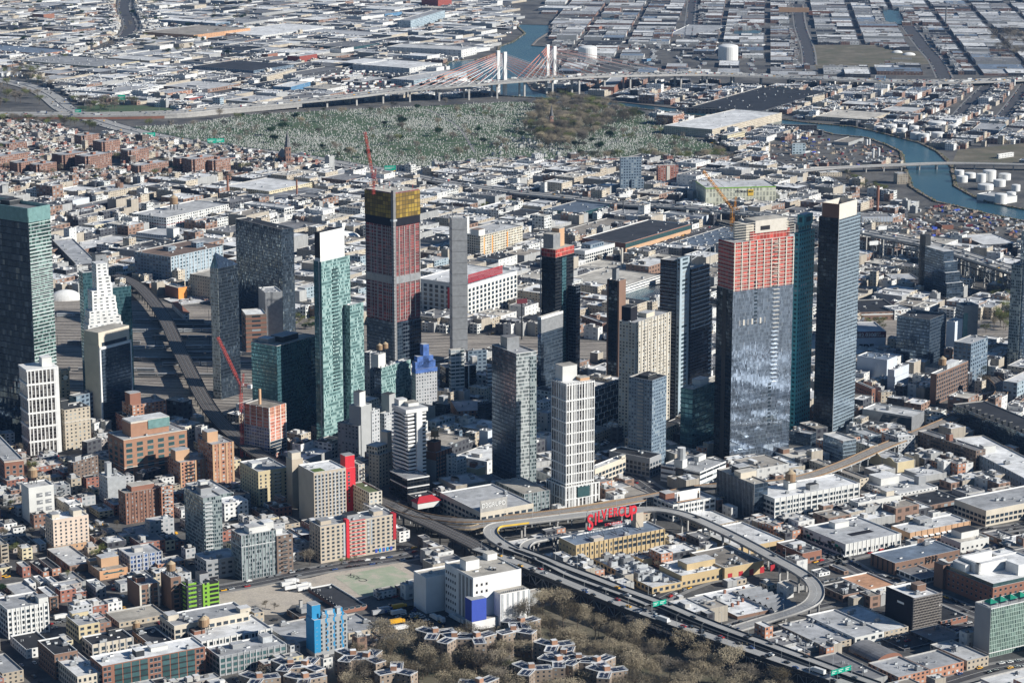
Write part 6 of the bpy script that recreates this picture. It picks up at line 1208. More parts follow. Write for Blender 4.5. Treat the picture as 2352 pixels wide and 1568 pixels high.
dome('smaller white tent beside the small tent dome', '30', 1190, 490, 50, 455, 0, .5)
# ---------------------------------------------------------------- chimneys
for code, zx, zy, h_, r_0, m, l in (('11', 377, 300, 34, 1.3, 'brickwall', 'slim brick chimney in front of the vaulted roof'), ('01', 2095, 270, 36, 1.6, 'brickwall', 'brick chimney with a white band at left'), ('31', 1005, 385, 38, 2, 'brickwall', 'brick chimney beside the tan cold store'), ('30', 1632, 245, 50, 2, 'concretedark', 'tall grey chimney far at the top right'), ('21', 1008, 930, 30, 1.5, 'creampaint', 'pale chimney behind the maroon tower'), ('01', 1100, 235, 20, 6, 'brownwall', 'square brown chimney block at left')):
    X, Y = un(*T(code, zx, zy)); mb = MB(); mb.cyl(X, Y, 0, h_, r_0, m, n=10); o = mb.build('chimney', origin=(X, Y, 0, 0)); tag(o, l, 'chimney')
# ---------------------------------------------------------------- low rise housing of the foreground estate
def wye(cx, cy, rot, n=None, h_=17.5, arm=14, wd=8.5):
    X, Y = un(cx, cy, h_); r = thing('estate_house', 'brick estate house with Y shaped roof ' + where(cx, cy), 'apartment house', (X, Y, 0, rot), 'Y shaped estate houses among the bare trees'); f = Fr(X, Y, rot)
    P = []
    for k in range(3):
        a = 120 * k; g = Fr(0, 0, a)
        for u, v in ((wd * .29, -wd / 2), (arm, -wd / 2), (arm, wd / 2)): P.append(f.w(*g.w(u, v)))
    mb = MB(); mb.prism(P, 0, h_, 'estate', None); mb.build('wall', r)
    mb = MB(); mb.face([(*p, h_ - .02) for p in P], 'rw'); mb.build('roof', r)
    mb = MB(); n = len(P)
    for i in range(n):
        p, q = Vector(P[i]), Vector(P[(i + 1) % n]); mb.tube((*p, h_ + .5), (*q, h_ + .5), .16, 'whitepaint', 4)
    mb.build('roof_rail', r)
    for k in range(3):
        g = Fr(*f.w(*Fr(0, 0, 120 * k).w(arm * .55, 0)), rot + 120 * k); mb = MB()
        for (u, v) in ((-3.4, -2.6), (-3.4, .5), (1, -2.6), (1, .5)): mb.box(g, u, u + 3.6, v, v + 2.0, h_ + .1, h_ + .45, 'solar')
        mb.build('solar_panel', r)
    g = Fr(*f.w(*Fr(0, 0, 60).w(2, 0)), rot); mb = MB(); mb.box(g, -2, 2, -2, 2, h_, h_ + 3, 'schoolwall', 'rw'); mb.build('stair_head', r)
    FOOT.append((Fr(X - 7, Y - 7, 0), 14, 14))
EST = [(998, 1452, 20), (1040, 1462, 0), (1096, 1462, 40), (808, 1503, 10), (846, 1508, 70), (910, 1538, 90), (664, 1524, 15), (705, 1526, 75), (700, 1556, 30), (1198, 1428, 40), (1185, 1445, 95), (1271, 1480, 20), (1300, 1500, 80), (1283, 1516, 30), (1326, 1512, 0), (1373, 1518, 50), (1392, 1540, 20), (1218, 1534, 10), (593, 1556, 20), (1103, 1568, 50)]
for e in EST: wye(*e)
# ---------------------------------------------------------------- writing
def text(s, name, size, fr, u, v, z, mat, parent, stand=True, th=.3, face='r', bold=0, sx=1.0, ang=0.0, letters=False):
    cu = bpy.data.curves.new('t', 'FONT'); cu.body = s; cu.size = size; cu.extrude = th / 2; cu.offset = bold; cu.align_x = 'LEFT'; cu.space_character = 1.05
    t = bpy.data.objects.new('t', cu); COL.objects.link(t); dg = bpy.context.evaluated_depsgraph_get(); dg.update(); me = bpy.data.meshes.new_from_object(t.evaluated_get(dg)); bpy.data.objects.remove(t); bpy.data.curves.remove(cu)
    me.materials.clear(); me.materials.append(M[mat]); o = bpy.data.objects.new(name, me); COL.objects.link(o)
    X, Y = fr.w(u, v); mw = Matrix.Translation((X, Y, z)) @ Matrix.Rotation(R(fr.a + (0 if face == 'r' else -90)), 4, 'Z')
    if stand: mw = mw @ Matrix.Rotation(R(90), 4, 'X')
    mw = mw @ Matrix.Rotation(R(ang), 4, 'Z') @ Matrix.Diagonal((sx, 1, 1, 1))
    if parent is not None:
        x, y, zz, a = parent['_fr']; pm = Matrix.Translation((x, y, zz)) @ Matrix.Rotation(R(a), 4, 'Z'); o.parent = parent; o.matrix_local = pm.inverted() @ mw
    else: o.matrix_world = mw
    return o
# the big red roof sign
f = SC.fr; zb = SC.h; X, Y = f.w(SC.w * .2, SC.d * .6); sg = thing('roof_sign', 'giant red SILVERCUP letters on a black frame above the yellow studio building', 'sign', (X, Y, zb, f.a)); L0 = SC.w * .235; LW = SC.w * .55
sp = [('S', 0, 13.5, -7.2), ('I', .147, 10.5, -4.0), ('L', .215, 9.6, -2.2), ('V', .295, 8.2, -.5), ('E', .435, 7.4, .3), ('R', .535, 7.4, .2), ('C', .64, 8.0, -.6), ('U', .76, 9.4, -2.2), ('P', .885, 12.8, -5.6)]
for ch, fx, sz, dz in sp:
    text(ch, 'letter', sz * 1.3, f, L0 + LW * fx, SC.d * .6, zb + 12.2 + dz, 'signred', sg, th=.8, bold=.22, sx=.74)
text('STUDIOS', 'letter_row', 3.0, f, L0 + LW * .36, SC.d * .6, zb + 5.6, 'signred', sg, th=.3, sx=1.3)
mb = MB()
for i in range(9):
    u = L0 + LW * i / 8; mb.tube((*f.w(u, SC.d * .62), zb), (*f.w(u, SC.d * .62), zb + 19), .16, 'darkmetal', 4)
    if i % 2 == 0: mb.tube((*f.w(u, SC.d * .62 - 8), zb), (*f.w(u, SC.d * .62), zb + 7), .2, 'darkmetal', 4); mb.tube((*f.w(u, SC.d * .62 - 8), zb + .1), (*f.w(u, SC.d * .62), zb + .1), .3, 'darkmetal', 4)
for z in (4, 10, 16): mb.tube((*f.w(L0, SC.d * .62), zb + z), (*f.w(L0 + LW, SC.d * .62), zb + z), .14, 'darkmetal', 4)
mb.build('sign_frame', sg)
text('altice', 'sign_lettering', 8.5, CITI.fr, 9, 5.7, CITI.h + 8, 'palesteel', CITI.root, bold=.2)
text('482.0300', 'sign_lettering', 5.6, STG.fr, 1, -.5, STG.h - 5.4, 'whitepaint', STG.root, bold=.1)
text('SELF', 'sign_lettering', 2.7, STG.fr, STG.w * .66, -.5, STG.h - 2.9, 'whitepaint', STG.root); text('STORAGE', 'sign_lettering', 2.7, STG.fr, STG.w * .58, -.5, STG.h - 5.6, 'whitepaint', STG.root)
text('VIDE', 'sign_lettering', 9, STG.fr, 1, -.4, STG.h - 20, 'blackpaint', STG.root, bold=.4)
text('ROGERS', 'sign_lettering', 6, ROG.fr, 2, -.6, ROG.h - 5.6, 'whitepaint', ROG.root, bold=.15)
text('STORAGE', 'sign_lettering', 4.5, STO.fr, STO.w * .42, -.3, STO.h - 8, 'blackpaint', STO.root)
mb = MB(); mb.box(STO.fr, STO.w * .6, STO.w * .68, -.5, 0, STO.h - 13, STO.h - 4, 'yellowpaint'); mb.build('yellow_sign', STO.root)
text('SELF', 'sign_lettering', 3.4, STO.fr, STO.w * .61, -.8, STO.h - 8, 'blackpaint', STO.root)
f = GRU.fr; mb = MB(); mb.box(f, -.1, GRU.w * .5, -.1, .6, GRU.h - .3, GRU.h + 9.5, 'concrete'); mb.build('sign_wall', GRU.root); text('D3GRUPO', 'sign_lettering', 5.2, f, .8, -.25, GRU.h + 3.2, 'whitepaint', GRU.root, bold=.05, sx=.9)
f = BILL.fr; X, Y = f.w(BILL.w * .12, 2); bb = thing('billboard', 'wide pale billboard with two dark clad figures on the white building', 'billboard', (X, Y, BILL.h, f.a)); mb = MB(); mb.box(f, BILL.w * .12, BILL.w * .66, 1.6, 2.1, BILL.h + 1.5, BILL.h + 9.5, 'whitepaint'); mb.build('panel', bb)
mb = MB()
for u in (.16, .62): mb.box(f, BILL.w * (u - .02), BILL.w * (u + .025), 1.5, 1.58, BILL.h + 1.6, BILL.h + 5.5, 'blackpaint'); mb.box(f, BILL.w * (u - .008), BILL.w * (u + .012), 1.5, 1.58, BILL.h + 5.6, BILL.h + 7.6, 'wood')
mb.build('printed_figure', bb); mb = MB()
for u in (.14, .3, .46, .64): mb.tube((*f.w(BILL.w * u, 2.4), BILL.h), (*f.w(BILL.w * u, 2.4), BILL.h + 9), .2, 'darkmetal', 4)
mb.box(f, BILL.w * .12, BILL.w * .66, .6, 2, BILL.h + .8, BILL.h + 1.1, 'orangewall'); mb.build('support', bb)
# text painted on the lot
x, y = un(*T('13', 1015, 640)); 
# ---------------------------------------------------------------- ground, water, lots
def poly(name, pts, z, mat, kind='structure', pix=True, zz=0):
    P = [un(x, y, z) for x, y in pts] if pix else pts
    if sum(P[i][0] * P[(i + 1) % len(P)][1] - P[(i + 1) % len(P)][0] * P[i][1] for i in range(len(P))) < 0: P = P[::-1]
    mb = MB(); mb.face([(p[0], p[1], z) for p in P], mat); o = mb.build(name, origin=(P[0][0], P[0][1], 0, 0)); o['kind'] = kind; return o
t = NT('groundmat'); p = t.pos()
f1 = t.ramp(t.noise(p, .012, 5, .65), [(.3, (.055, .057, .06)), (.45, (.09, .09, .09)), (.55, (.15, .145, .135)), (.7, (.08, .08, .082))])
f2 = t.mapr(t.noise(p, .25, 5, .7), .3, .7, .7, 1.25); t.L(t.mix(1.0, f1, f2, 'MULTIPLY'), t.b.inputs['Base Color']); t.b.inputs['Roughness'].default_value = .9; t.b.inputs['Specular IOR Level'].default_value = .2
t = NT('watermat'); t.b.inputs['Base Color'].default_value = (.03, .085, .11, 1); t.b.inputs['Roughness'].default_value = .22; t.b.inputs['Specular IOR Level'].default_value = .5
bp = t.n.nodes.new('ShaderNodeBump'); bp.inputs['Strength'].default_value = .5; bp.inputs['Distance'].default_value = 1.0; t.L(t.noise(t.pos(), .12, 6, .7), bp.inputs['Height']); t.L(bp.outputs[0], t.b.inputs['Normal'])
t.L(t.mix(t.mapr(t.noise(t.pos(), .01, 3), .35, .65, 0, 1), c4((.022, .07, .10)), c4((.04, .11, .135))), t.b.inputs['Base Color'])
t = NT('grassmat'); p = t.pos()
t.L(t.ramp(t.noise(p, .03, 6, .7), [(.3, (.04, .08, .035)), (.5, (.06, .105, .045)), (.62, (.09, .11, .06)), (.75, (.12, .11, .075))]), t.b.inputs['Base Color']); t.b.inputs['Roughness'].default_value = .95
t = NT('lotmat'); p = t.pos()
a_ = t.ramp(t.noise(p, .05, 6, .7), [(.3, (.40, .35, .29)), (.5, (.52, .46, .38)), (.7, (.32, .29, .26))])
t.L(t.mix(1.0, a_, t.mapr(t.noise(p, .6, 4, .7), .3, .7, .75, 1.15), 'MULTIPLY'), t.b.inputs['Base Color']); t.b.inputs['Roughness'].default_value = .95
t = NT('greenlot'); p = t.pos()
a_ = t.ramp(t.noise(p, .06, 5, .7), [(.35, (.30, .36, .25)), (.5, (.36, .40, .29)), (.62, (.48, .44, .36))]); t.L(a_, t.b.inputs['Base Color']); t.b.inputs['Roughness'].default_value = .95
t = NT('fieldmat'); p = t.pos()
t.L(t.ramp(t.noise(p, .02, 6, .7), [(.3, (.07, .085, .04)), (.5, (.13, .115, .08)), (.65, (.20, .175, .13)), (.75, (.08, .085, .045))]), t.b.inputs['Base Color']); t.b.inputs['Roughness'].default_value = .95
t = NT('yardmat'); p = t.pos(); mp = t.n.nodes.new('ShaderNodeMapping'); t.L(p, mp.inputs[0]); mp.inputs['Rotation'].default_value = (0, 0, R(12)); mp.inputs['Scale'].default_value = (.01, .22, 1)
a_ = t.ramp(t.noise(mp.outputs[0], 1.0, 4, .6), [(.35, (.08, .075, .07)), (.48, (.24, .215, .19)), (.56, (.38, .34, .29)), (.66, (.15, .135, .12))]); t.L(t.mix(1.0, a_, t.mapr(t.noise(p, .3, 4), .3, .7, .8, 1.2), 'MULTIPLY'), t.b.inputs['Base Color']); t.b.inputs['Roughness'].default_value = .95
mb = MB(); mb.face([(-9000, -3000, 0), (9000, -3000, 0), (9000, 40000, 0), (-9000, 40000, 0)], 'groundmat'); o = mb.build('ground'); o['kind'] = 'structure'
RIV = [(1193, 57), (1262, 58), (1262, 75), (1235, 92), (1222, 106), (1290, 110), (1270, 125), (1240, 150), (1215, 172), (1206, 184), (1224, 208), (1268, 220), (1351, 228), (1443, 238), (1551, 250), (1650, 262), (1764, 272), (1876, 285), (1959, 292), (2014, 304), (2114, 330), (2154, 350), (2184, 380), (2190, 407), (2194, 429), (2239, 454), (2289, 470), (2352, 482), (2420, 492),
       (2420, 524), (2352, 509), (2264, 492), (2214, 479), (2149, 464), (2119, 447), (2091, 429), (2086, 407), (2076, 382), (2069, 350), (2039, 335), (1989, 317), (1914, 310), (1879, 300), (1800, 290), (1700, 280), (1551, 262), (1508, 255), (1426, 246), (1326, 235), (1218, 225), (1150, 221), (1138, 216), (1112, 195), (1070, 172), (1018, 156), (1030, 143), (1100, 137), (1143, 124), (1146, 108), (1176, 98), (1206, 78), (1188, 62)]
poly('creek_water', RIV, .12, 'watermat')
W2 = [(2026, 22), (2064, 25), (2078, 55), (2037, 57)]; W3 = [(1432, 668), (1517, 655), (1522, 694), (1440, 705)]; W4 = [(1384, 41), (1426, 43), (1430, 50), (1380, 52)]; W5 = [(2274, 72), (2330, 70), (2330, 84), (2274, 84)]
W6 = [(1686, 71), (1750, 70), (1740, 85), (1686, 82)]
for q, n in ((W2, 'far_inlet_water'), (W3, 'canal_water'), (W4, 'dock_water'), (W6, 'basin_water')): poly(n, q, .12, 'watermat')
# bulkheads along the water
mb = MB(); Pn = [un(x, y) for x, y in RIV]
for i in range(len(Pn)):
    a, c = Vector(Pn[i]), Vector(Pn[(i + 1) % len(Pn)]); d = (c - a)
    if d.length < 2: continue
    an = math.degrees(math.atan2(d.y, d.x)); f = Fr(a.x, a.y, an); mb.box(f, 0, d.length, -2, 2, 0, 1.6, 'concretedark', 'junk')
o = mb.build('quay_wall'); o['kind'] = 'structure'
CEM = [(300, 292), (420, 287), (560, 264), (800, 252), (1000, 243), (1180, 234), (1300, 240), (1400, 247), (1480, 262), (1560, 302), (1640, 335), (1692, 365), (1600, 374), (1400, 372), (1200, 370), (1000, 382), (870, 384), (760, 376), (640, 352), (560, 340), (480, 328), (400, 318)]
poly('cemetery_lawn', CEM, .1, 'grassmat')
YARD = [(100, 690), (330, 690), (560, 715), (760, 738), (980, 765), (1250, 775), (1450, 790), (1450, 825), (1100, 825), (900, 870), (500, 955), (300, 955), (110, 880)]
YARD2 = [(1990, 735), (2400, 735), (2400, 800), (1990, 790)]
poly('rail_yard', YARD, .1, 'yardmat'); poly('rail_yard', YARD2, .1, 'yardmat')
def t13(*p): return [T('13', x, y) for x, y in p]
LOT = t13((-340, 690), (190, 640), (500, 600), (1180, 430), (1530, 490), (1450, 620), (1440, 700), (1260, 700), (950, 800), (760, 800), (330, 850), (250, 940), (60, 940), (-340, 870)); poly('dirt_lot', LOT, .08, 'lotmat')
poly('painted_lot', t13((720, 590), (1250, 490), (1350, 545), (1440, 590), (1440, 690), (1100, 765), (960, 765), (860, 690)), .16, 'greenlot')
FLD = [(1870, 104), (2008, 104), (2050, 116), (2110, 118), (2138, 148), (2030, 150), (1990, 157), (1868, 158)]; poly('dry_field', FLD, .08, 'fieldmat')
FLD2 = [(2200, 345), (2400, 325), (2400, 372), (2185, 376)]; poly('green_lot', FLD2, .08, 'fieldmat')
INT = [(155, 262), (160, 246), (240, 240), (330, 243), (400, 250), (400, 262), (240, 268)]; poly('verge_grass', INT, .08, 'grassmat')
SCR = [(1770, 330), (1900, 310), (2060, 345), (2060, 375), (1990, 380), (1770, 385)]; SCR2 = [(2070, 520), (2150, 470), (2350, 510), (2350, 560), (2080, 550)]; SCR3 = [(870, 235), (720, 190), (960, 170), (1060, 215)]
WOOD = [(1190, 1412), (1235, 1394), (1310, 1382), (1400, 1415), (1490, 1450), (1560, 1480), (1590, 1520), (1700, 1540), (1800, 1590), (1800, 1680), (560, 1680), (560, 1570), (740, 1560), (790, 1520), (850, 1500), (850, 1480), (900, 1470), (1000, 1466), (1120, 1456)]
poly('park_ground', WOOD, .08, 'fieldmat')
# painted word on the lot, read from the far side
o = text('CASK', 'painted_word', 9, Fr(*un(*T('13', 1040, 628)), 131), 0, 0, .22, 'darkmetal', None, stand=False, th=.02); o['kind'] = 'structure'
# ---------------------------------------------------------------- elevated roads and rails
def smooth(pts, n=6):
    out = []
    for i in range(len(pts) - 1):
        p0, p1, p2, p3 = (Vector(pts[max(0, min(len(pts) - 1, j))]) for j in (i - 1, i, i + 1, i + 2))
        for k in range(n):
            t = k / n; out.append(.5 * ((2 * p1) + (-p0 + p2) * t + (2 * p0 - 5 * p1 + 4 * p2 - p3) * t * t + (-p0 + 3 * p1 - 3 * p2 + p3) * t ** 3))
    out.append(Vector(pts[-1])); return out
def path3(pix, z, n=6):
    """pixels of the deck -> points at deck height; z a number or one per point"""
    zs = z if isinstance(z, (list, tuple)) else [z] * len(pix)
    return smooth([(*un(x, y, zz), zz) for (x, y), zz in zip(pix, zs)], n)
def offs(P, o, dz=0.0):
    out = []
    for i, p in enumerate(P):
        a, c = P[max(0, i - 1)], P[min(len(P) - 1, i + 1)]; d = Vector((c.x - a.x, c.y - a.y)); d.normalize(); out.append((p.x - d.y * o, p.y + d.x * o, p.z + dz))
    return out
def ribbon(mb, P, o0, o1, dz, mat, thick=0.0, smat=None):
    A, Bq = offs(P, o0, dz), offs(P, o1, dz); s = 0
    for i in range(len(P) - 1):
        L = (P[i + 1] - P[i]).length
        mb.face([A[i], A[i + 1], Bq[i + 1], Bq[i]][::-1] if o1 < o0 else [A[i], A[i + 1], Bq[i + 1], Bq[i]], mat, [(s, o0), (s + L, o0), (s + L, o1), (s, o1)]); s += L
        if thick:
            m2 = smat or mat
            for Q, sg in ((A, 1), (Bq, -1)):
                a, c = Q[i], Q[i + 1]; a2, c2 = (a[0], a[1], a[2] - thick), (c[0], c[1], c[2] - thick); mb.face([a, a2, c2, c] if sg > 0 else [a, c, c2, a2], m2, [(0, 0)] * 4)
            mb.face([(*Bq[i][:2], Bq[i][2] - thick), (*Bq[i + 1][:2], Bq[i + 1][2] - thick), (*A[i + 1][:2], A[i + 1][2] - thick), (*A[i][:2], A[i][2] - thick)], m2, [(0, 0)] * 4)
ROADS = []       # for cars and exclusions: (points, width, lanes)
def dist_step(P, st, start=0):
    out = []; acc = start; nxt = st / 2
    for i in range(len(P) - 1):
        d = P[i + 1] - P[i]; L = d.length
        while nxt <= acc + L: out.append((P[i] + d * ((nxt - acc) / L), math.atan2(d.y, d.x))); nxt += st
        acc += L
    return out
def viaduct(name, label, cat, P, wd, th=1.2, deck='roadlight', side='concretedark', pier=30, pmat='concrete', pw=1.6, rail_h=.9, lanes=3, group=None, marks=True, tracks=0, piername='pier', railmat='concrete', median=False, tee=True, ground=False):
    r = thing(name, label, cat, (P[0].x, P[0].y, 0, 0), group); h = wd / 2
    mb = MB(); ribbon(mb, P, -h, h, 0, deck, th, side); mb.build('deck', r)
    for s in (-1, 1):
        mb = MB(); ribbon(mb, P, s * h - .2, s * h + .2, rail_h, railmat, rail_h + .3, railmat); mb.build('parapet', r)
    if median: mb = MB(); ribbon(mb, P, -.4, .4, .9, 'concrete', .9); mb.build('median', r)
    if marks:
        mb = MB(); nl = lanes
        for k in range(1, nl):
            o = -h + wd * k / nl
            for i in range(0, len(P) - 1): ribbon(mb, P[i:i + 2], o - .12, o + .12, .05, 'line')
        if nl > 1: mb.build('lane_marking', r)
    for k in range(tracks):
        c = -h + wd * (k + .5) / tracks
        for s in (-.75, .75): mb = MB(); ribbon(mb, P, c + s - .16, c + s + .16, .25, 'rail', .25); mb.build('rail', r)
        mb = MB(); ribbon(mb, P, c - 1.3, c + 1.3, .06, 'track'); mb.build('track_bed', r)
        if k: mb = MB(); ribbon(mb, P, -h + wd * k / tracks - .3, -h + wd * k / tracks + .3, .4, 'concretedark', .4); mb.build('walkway', r)
    if pier:
        for p, a in dist_step(P, pier):
            if p.z < 4: continue
            f = Fr(p.x, p.y, math.degrees(a)); mb = MB()
            if tee: mb.box(f, -.8, .8, -h * .9, h * .9, p.z - th - 1.4, p.z - th, pmat, bottom=True)
            for s in ((-.6, .6) if wd > 7 else (0,)): mb.box(f, -pw / 2, pw / 2, s * h - pw / 2, s * h + pw / 2, 0, p.z - th - (1.3 if tee else 0), pmat)
            mb.build(piername, r)
    ROADS.append((P, wd, lanes, name)); return r
def z23(*p): return [T('23', x, y) for x, y in p]
LOOPP = [(1190, 1268), (1160, 1252), (1135, 1235), (1126, 1220), (1138, 1207), (1176, 1201), (1250, 1192), (1350, 1180), (1450, 1171), (1520, 1171), (1580, 1184), (1650, 1214), (1720, 1249), (1780, 1282), (1840, 1315), (1868, 1338), (1876, 1362), (1862, 1384), (1820, 1404), (1764, 1421), (1690, 1444)]
LOOP = path3(LOOPP, [14] * 17 + [12, 8, 4, 1]); viaduct('ramp_bridge', 'grey looping concrete ramp that curves around the studio buildings', 'bridge', LOOP, 11, deck='roadlight', pier=28, pw=1.3, lanes=2, railmat='concrete')
mb = MB(); ribbon(mb, LOOP[14:34], -5.9, -5.5, 1.2, 'yellowpaint', 1.4); o = mb.build('painted_barrier', origin=(*LOOP[20][:2], 0, 0)); tag(o, 'yellow painted barrier along the left bend of the loop ramp', 'barrier')
IN = path3(z23((420, 470), (260, 425), (150, 375), (118, 325), (170, 270), (330, 235), (600, 195), (860, 160)), [12, 12, 12, 12, 12, 11, 9, 7]); viaduct('ramp_bridge', 'inner ramp with a taxi tucked inside the left bend of the loop', 'bridge', IN, 8, pier=20, pw=1.1, lanes=1, marks=False)
R1P = path3(z23((-340, 330), (-60, 420), (300, 560), (700, 722), (1100, 880), (1600, 1060), (2000, 1200), (2352, 1322), (2800, 1475), (3000, 1545), (3300, 1650)), 15); b1 = viaduct('truss_bridge', 'long steel truss roadway deck crowded with cars in the foreground', 'bridge', R1P, 10.5, th=1, deck='roadlight', side='trussdark', pier=0, lanes=3, railmat='trussdark', rail_h=.7)
def truss(r, P, o, z0, z1, st=7.5, mat='truss'):
    pts = [(Vector(offs([p, p + Vector((math.cos(a), math.sin(a), 0))], o)[0]), a) for p, a in dist_step(P, st)]
    mb = MB()
    for i, (p, a) in enumerate(pts):
        mb.tube((p.x, p.y, p.z + z0), (p.x, p.y, p.z + z1), .28, mat, 4)
        if i < len(pts) - 1:
            q = pts[i + 1][0]; mb.tube((p.x, p.y, p.z + (z0 if i % 2 else z1)), (q.x, q.y, q.z + (z1 if i % 2 else z0)), .34, mat, 4)
    mb.build('truss', r); mb = MB(); ribbon(mb, P, o - .5, o + .5, z0, 'trussdark', 1.2); mb.build('chord', r); mb = MB(); ribbon(mb, P, o - .5, o + .5, z1 + .5, 'trussdark', 1.0); mb.build('chord', r)
truss(b1, R1P[4:], -5.6, -8.5, -1.6); truss(b1, R1P[4:], 5.6, -8.5, -1.6)
mb = MB(); ribbon(mb, R1P[4:], -5.3, 5.3, -8.6, 'asphalt', .8, 'trussdark'); mb.build('lower_deck', b1)
for p, a in dist_step(R1P, 62):
    mb = MB(); f = Fr(p.x, p.y, math.degrees(a))
    for s in (-4.5, 4.5):
        mb.tube((*f.w(0, s), 0), (*f.w(0, s), p.z - 9), .7, 'truss', 4)
        for q in (-9, 9): mb.tube((*f.w(q * .2, s), 1), (*f.w(q, s), p.z - 9.4), .4, 'truss', 4)
    mb.tube((*f.w(0, -4.5), 3), (*f.w(0, 4.5), p.z - 9.6), .3, 'truss', 4); mb.build('steel_pier', b1)
R2P = path3(z23((-60, 330), (250, 440), (520, 575), (800, 680), (1050, 770), (1250, 850)), 15.4); viaduct('approach_road', 'middle roadway joining the truss deck from the loop', 'bridge', R2P, 6.5, pier=0, lanes=2, railmat='trussdark', side='trussdark')
R3P = path3(z23((60, 335), (250, 405), (480, 497), (760, 602), (1000, 695), (1400, 842), (1700, 968), (2000, 1085), (2352, 1212), (2800, 1378), (3100, 1490), (3350, 1580)), 15.6); viaduct('approach_road', 'rear roadway running parallel behind the truss deck', 'bridge', R3P, 8.5, pier=40, lanes=2, railmat='trussdark', side='trussdark', pmat='truss')
mb = MB(); ribbon(mb, R3P[24:], -7.5, -5.2, -.4, 'trussdark', 1.5); o = mb.build('utility_trench', origin=(*R3P[30][:2], 0, 0)); tag(o, 'dark steel gap beam between the two parallel bridge roadways', 'beam')
# elevated railways
EL1 = path3([(262, 632), (290, 640), (325, 662), (362, 705), (388, 750), (410, 800), (435, 850), (462, 905), (495, 955), (540, 1000), (600, 1045), (700, 1090), (800, 1125), (880, 1152), (940, 1180), (1010, 1212), (1080, 1245), (1150, 1282), (1220, 1320)], 11)
viaduct('elevated_railway', 'elevated railway curving from the left background to the foreground ramps', 'railway', EL1, 15, th=1.2, deck='track', side='trussdark', pier=18, pmat='trussdark', pw=.8, marks=False, tracks=4, railmat='trussdark', rail_h=.8, lanes=0)
EL2 = path3([(2420, 905), (2352, 885)] + [T('32', *q) for q in ((2060, 310), (2130, 390), (2150, 450), (2105, 520), (1980, 590), (1640, 730), (1320, 862), (1000, 990), (680, 1130))] + [(1840, 1098), (1740, 1112), (1620, 1118), (1500, 1140), (1380, 1162), (1250, 1180), (1150, 1190), (1050, 1194), (960, 1182), (900, 1160)], 11)
viaduct('elevated_railway', 'elevated railway sweeping from the right edge past the sign building', 'railway', EL2[14:], 12, th=1.2, deck='track', side='palesteel', pier=16, pmat='palesteel', pw=.7, marks=False, tracks=3, railmat='wood', rail_h=.9, lanes=0)
EL3 = path3([T('22', *q) for q in ((2310, 1350), (1900, 1420), (1640, 1385), (1200, 1440), (800, 1500), (300, 1590), (-150, 1660))] + [(1080, 1212), (1010, 1205), (960, 1190)], 9)
viaduct('elevated_railway', 'second elevated track just behind the loop ramp', 'railway', EL3, 9, th=1.2, deck='track', side='trussdark', pier=16, pmat='trussdark', pw=.7, marks=False, tracks=2, railmat='woodlight', rail_h=.8, lanes=0)
for i, (c, zx, zy) in enumerate((('13', 1560, 40), ('12', 1500, 1590))):
    if i: continue
    X, Y = un(*T(c, zx, zy)); st = thing('station_house', 'white elevated station house with a hipped red roof', 'station', (X, Y, 0, 31)); f = Fr(X, Y, 31); mb = MB(); mb.box(f, -10, 10, -5, 5, 9, 14, 'whitewall', None, bottom=True); mb.build('wall', st); mb = MB(); A = [(*f.w(*q), 14) for q in ((-11, -6), (11, -6), (11, 6), (-11, 6))]; t1, t2 = (*f.w(-6, 0), 18), (*f.w(6, 0), 18)
    mb.face([A[0], A[1], t2, t1], 'redpaint'); mb.face([A[1], A[2], t2], 'redpaint'); mb.face([A[2], A[3], t1, t2], 'redpaint'); mb.face([A[3], A[0], t1], 'redpaint'); mb.build('hipped_roof', st)
    mb = MB()
    for u in (-9, 0, 9):
        for v in (-4, 4): mb.tube((*f.w(u, v), 0), (*f.w(u, v), 9), .4, 'trussdark', 4)
    mb.build('column', st)
# expressways
LIEP = [(2420, 650), (2352, 628), (2240, 592), (2139, 562), (2040, 543), (1976, 530), (1900, 518), (1810, 503), (1764, 494), (1650, 482), (1576, 475), (1426, 467), (1300, 452), (1176, 440), (1038, 420), (960, 405), (900, 395)]
LIE = path3(LIEP, [28, 28, 30, 30, 30, 28, 26, 22, 20, 16, 14, 12, 12, 11, 9, 6, 3]); l1 = viaduct('expressway', 'elevated expressway crossing behind the skyscrapers to the right edge', 'expressway', LIE, 26, th=2, deck='roadlight', side='steel', pier=36, lanes=6, railmat='concrete', median=True)
truss(l1, LIE[4:24], -12, -9, -3, 12, 'palesteel'); truss(l1, LIE[4:24], 12, -9, -3, 12, 'palesteel')
for p, a in dist_step(LIE[4:36], 44):
    mb = MB(); f = Fr(p.x, p.y, math.degrees(a))
    for s in (-11, 11):
        for q in (-5, 5): mb.tube((*f.w(q, s), 0), (*f.w(q * .7, s), p.z - 9), .6, 'palesteel', 4)
        for zz in (2, 9, 15): mb.tube((*f.w(-5, s), zz), (*f.w(5, s), min(zz + 6, p.z - 9)), .35, 'palesteel', 4); mb.tube((*f.w(5, s), zz), (*f.w(-5, s), min(zz + 6, p.z - 9)), .35, 'palesteel', 4)
    mb.build('lattice_pier', l1)
L2 = path3([(900, 395), (800, 380), (700, 362), (600, 349), (500, 337), (380, 317), (300, 300), (240, 283), (185, 264), (150, 250), (115, 222), (70, 200), (0, 184), (-60, 176)], [3, 1] + [.5] * 12); viaduct('expressway', 'wide ground level expressway curving left past the cemetery', 'expressway', L2, 44, th=.4, deck='roadlight', pier=0, lanes=8, median=True, railmat='concretedark', rail_h=.7)
L3 = path3([(-40, 268), (60, 272), (150, 296), (240, 318)], .6); viaduct('expressway', 'side road descending below the brick apartments at the left', 'road', L3, 14, th=.4, deck='roadlight', pier=0, lanes=3, railmat='concretedark')
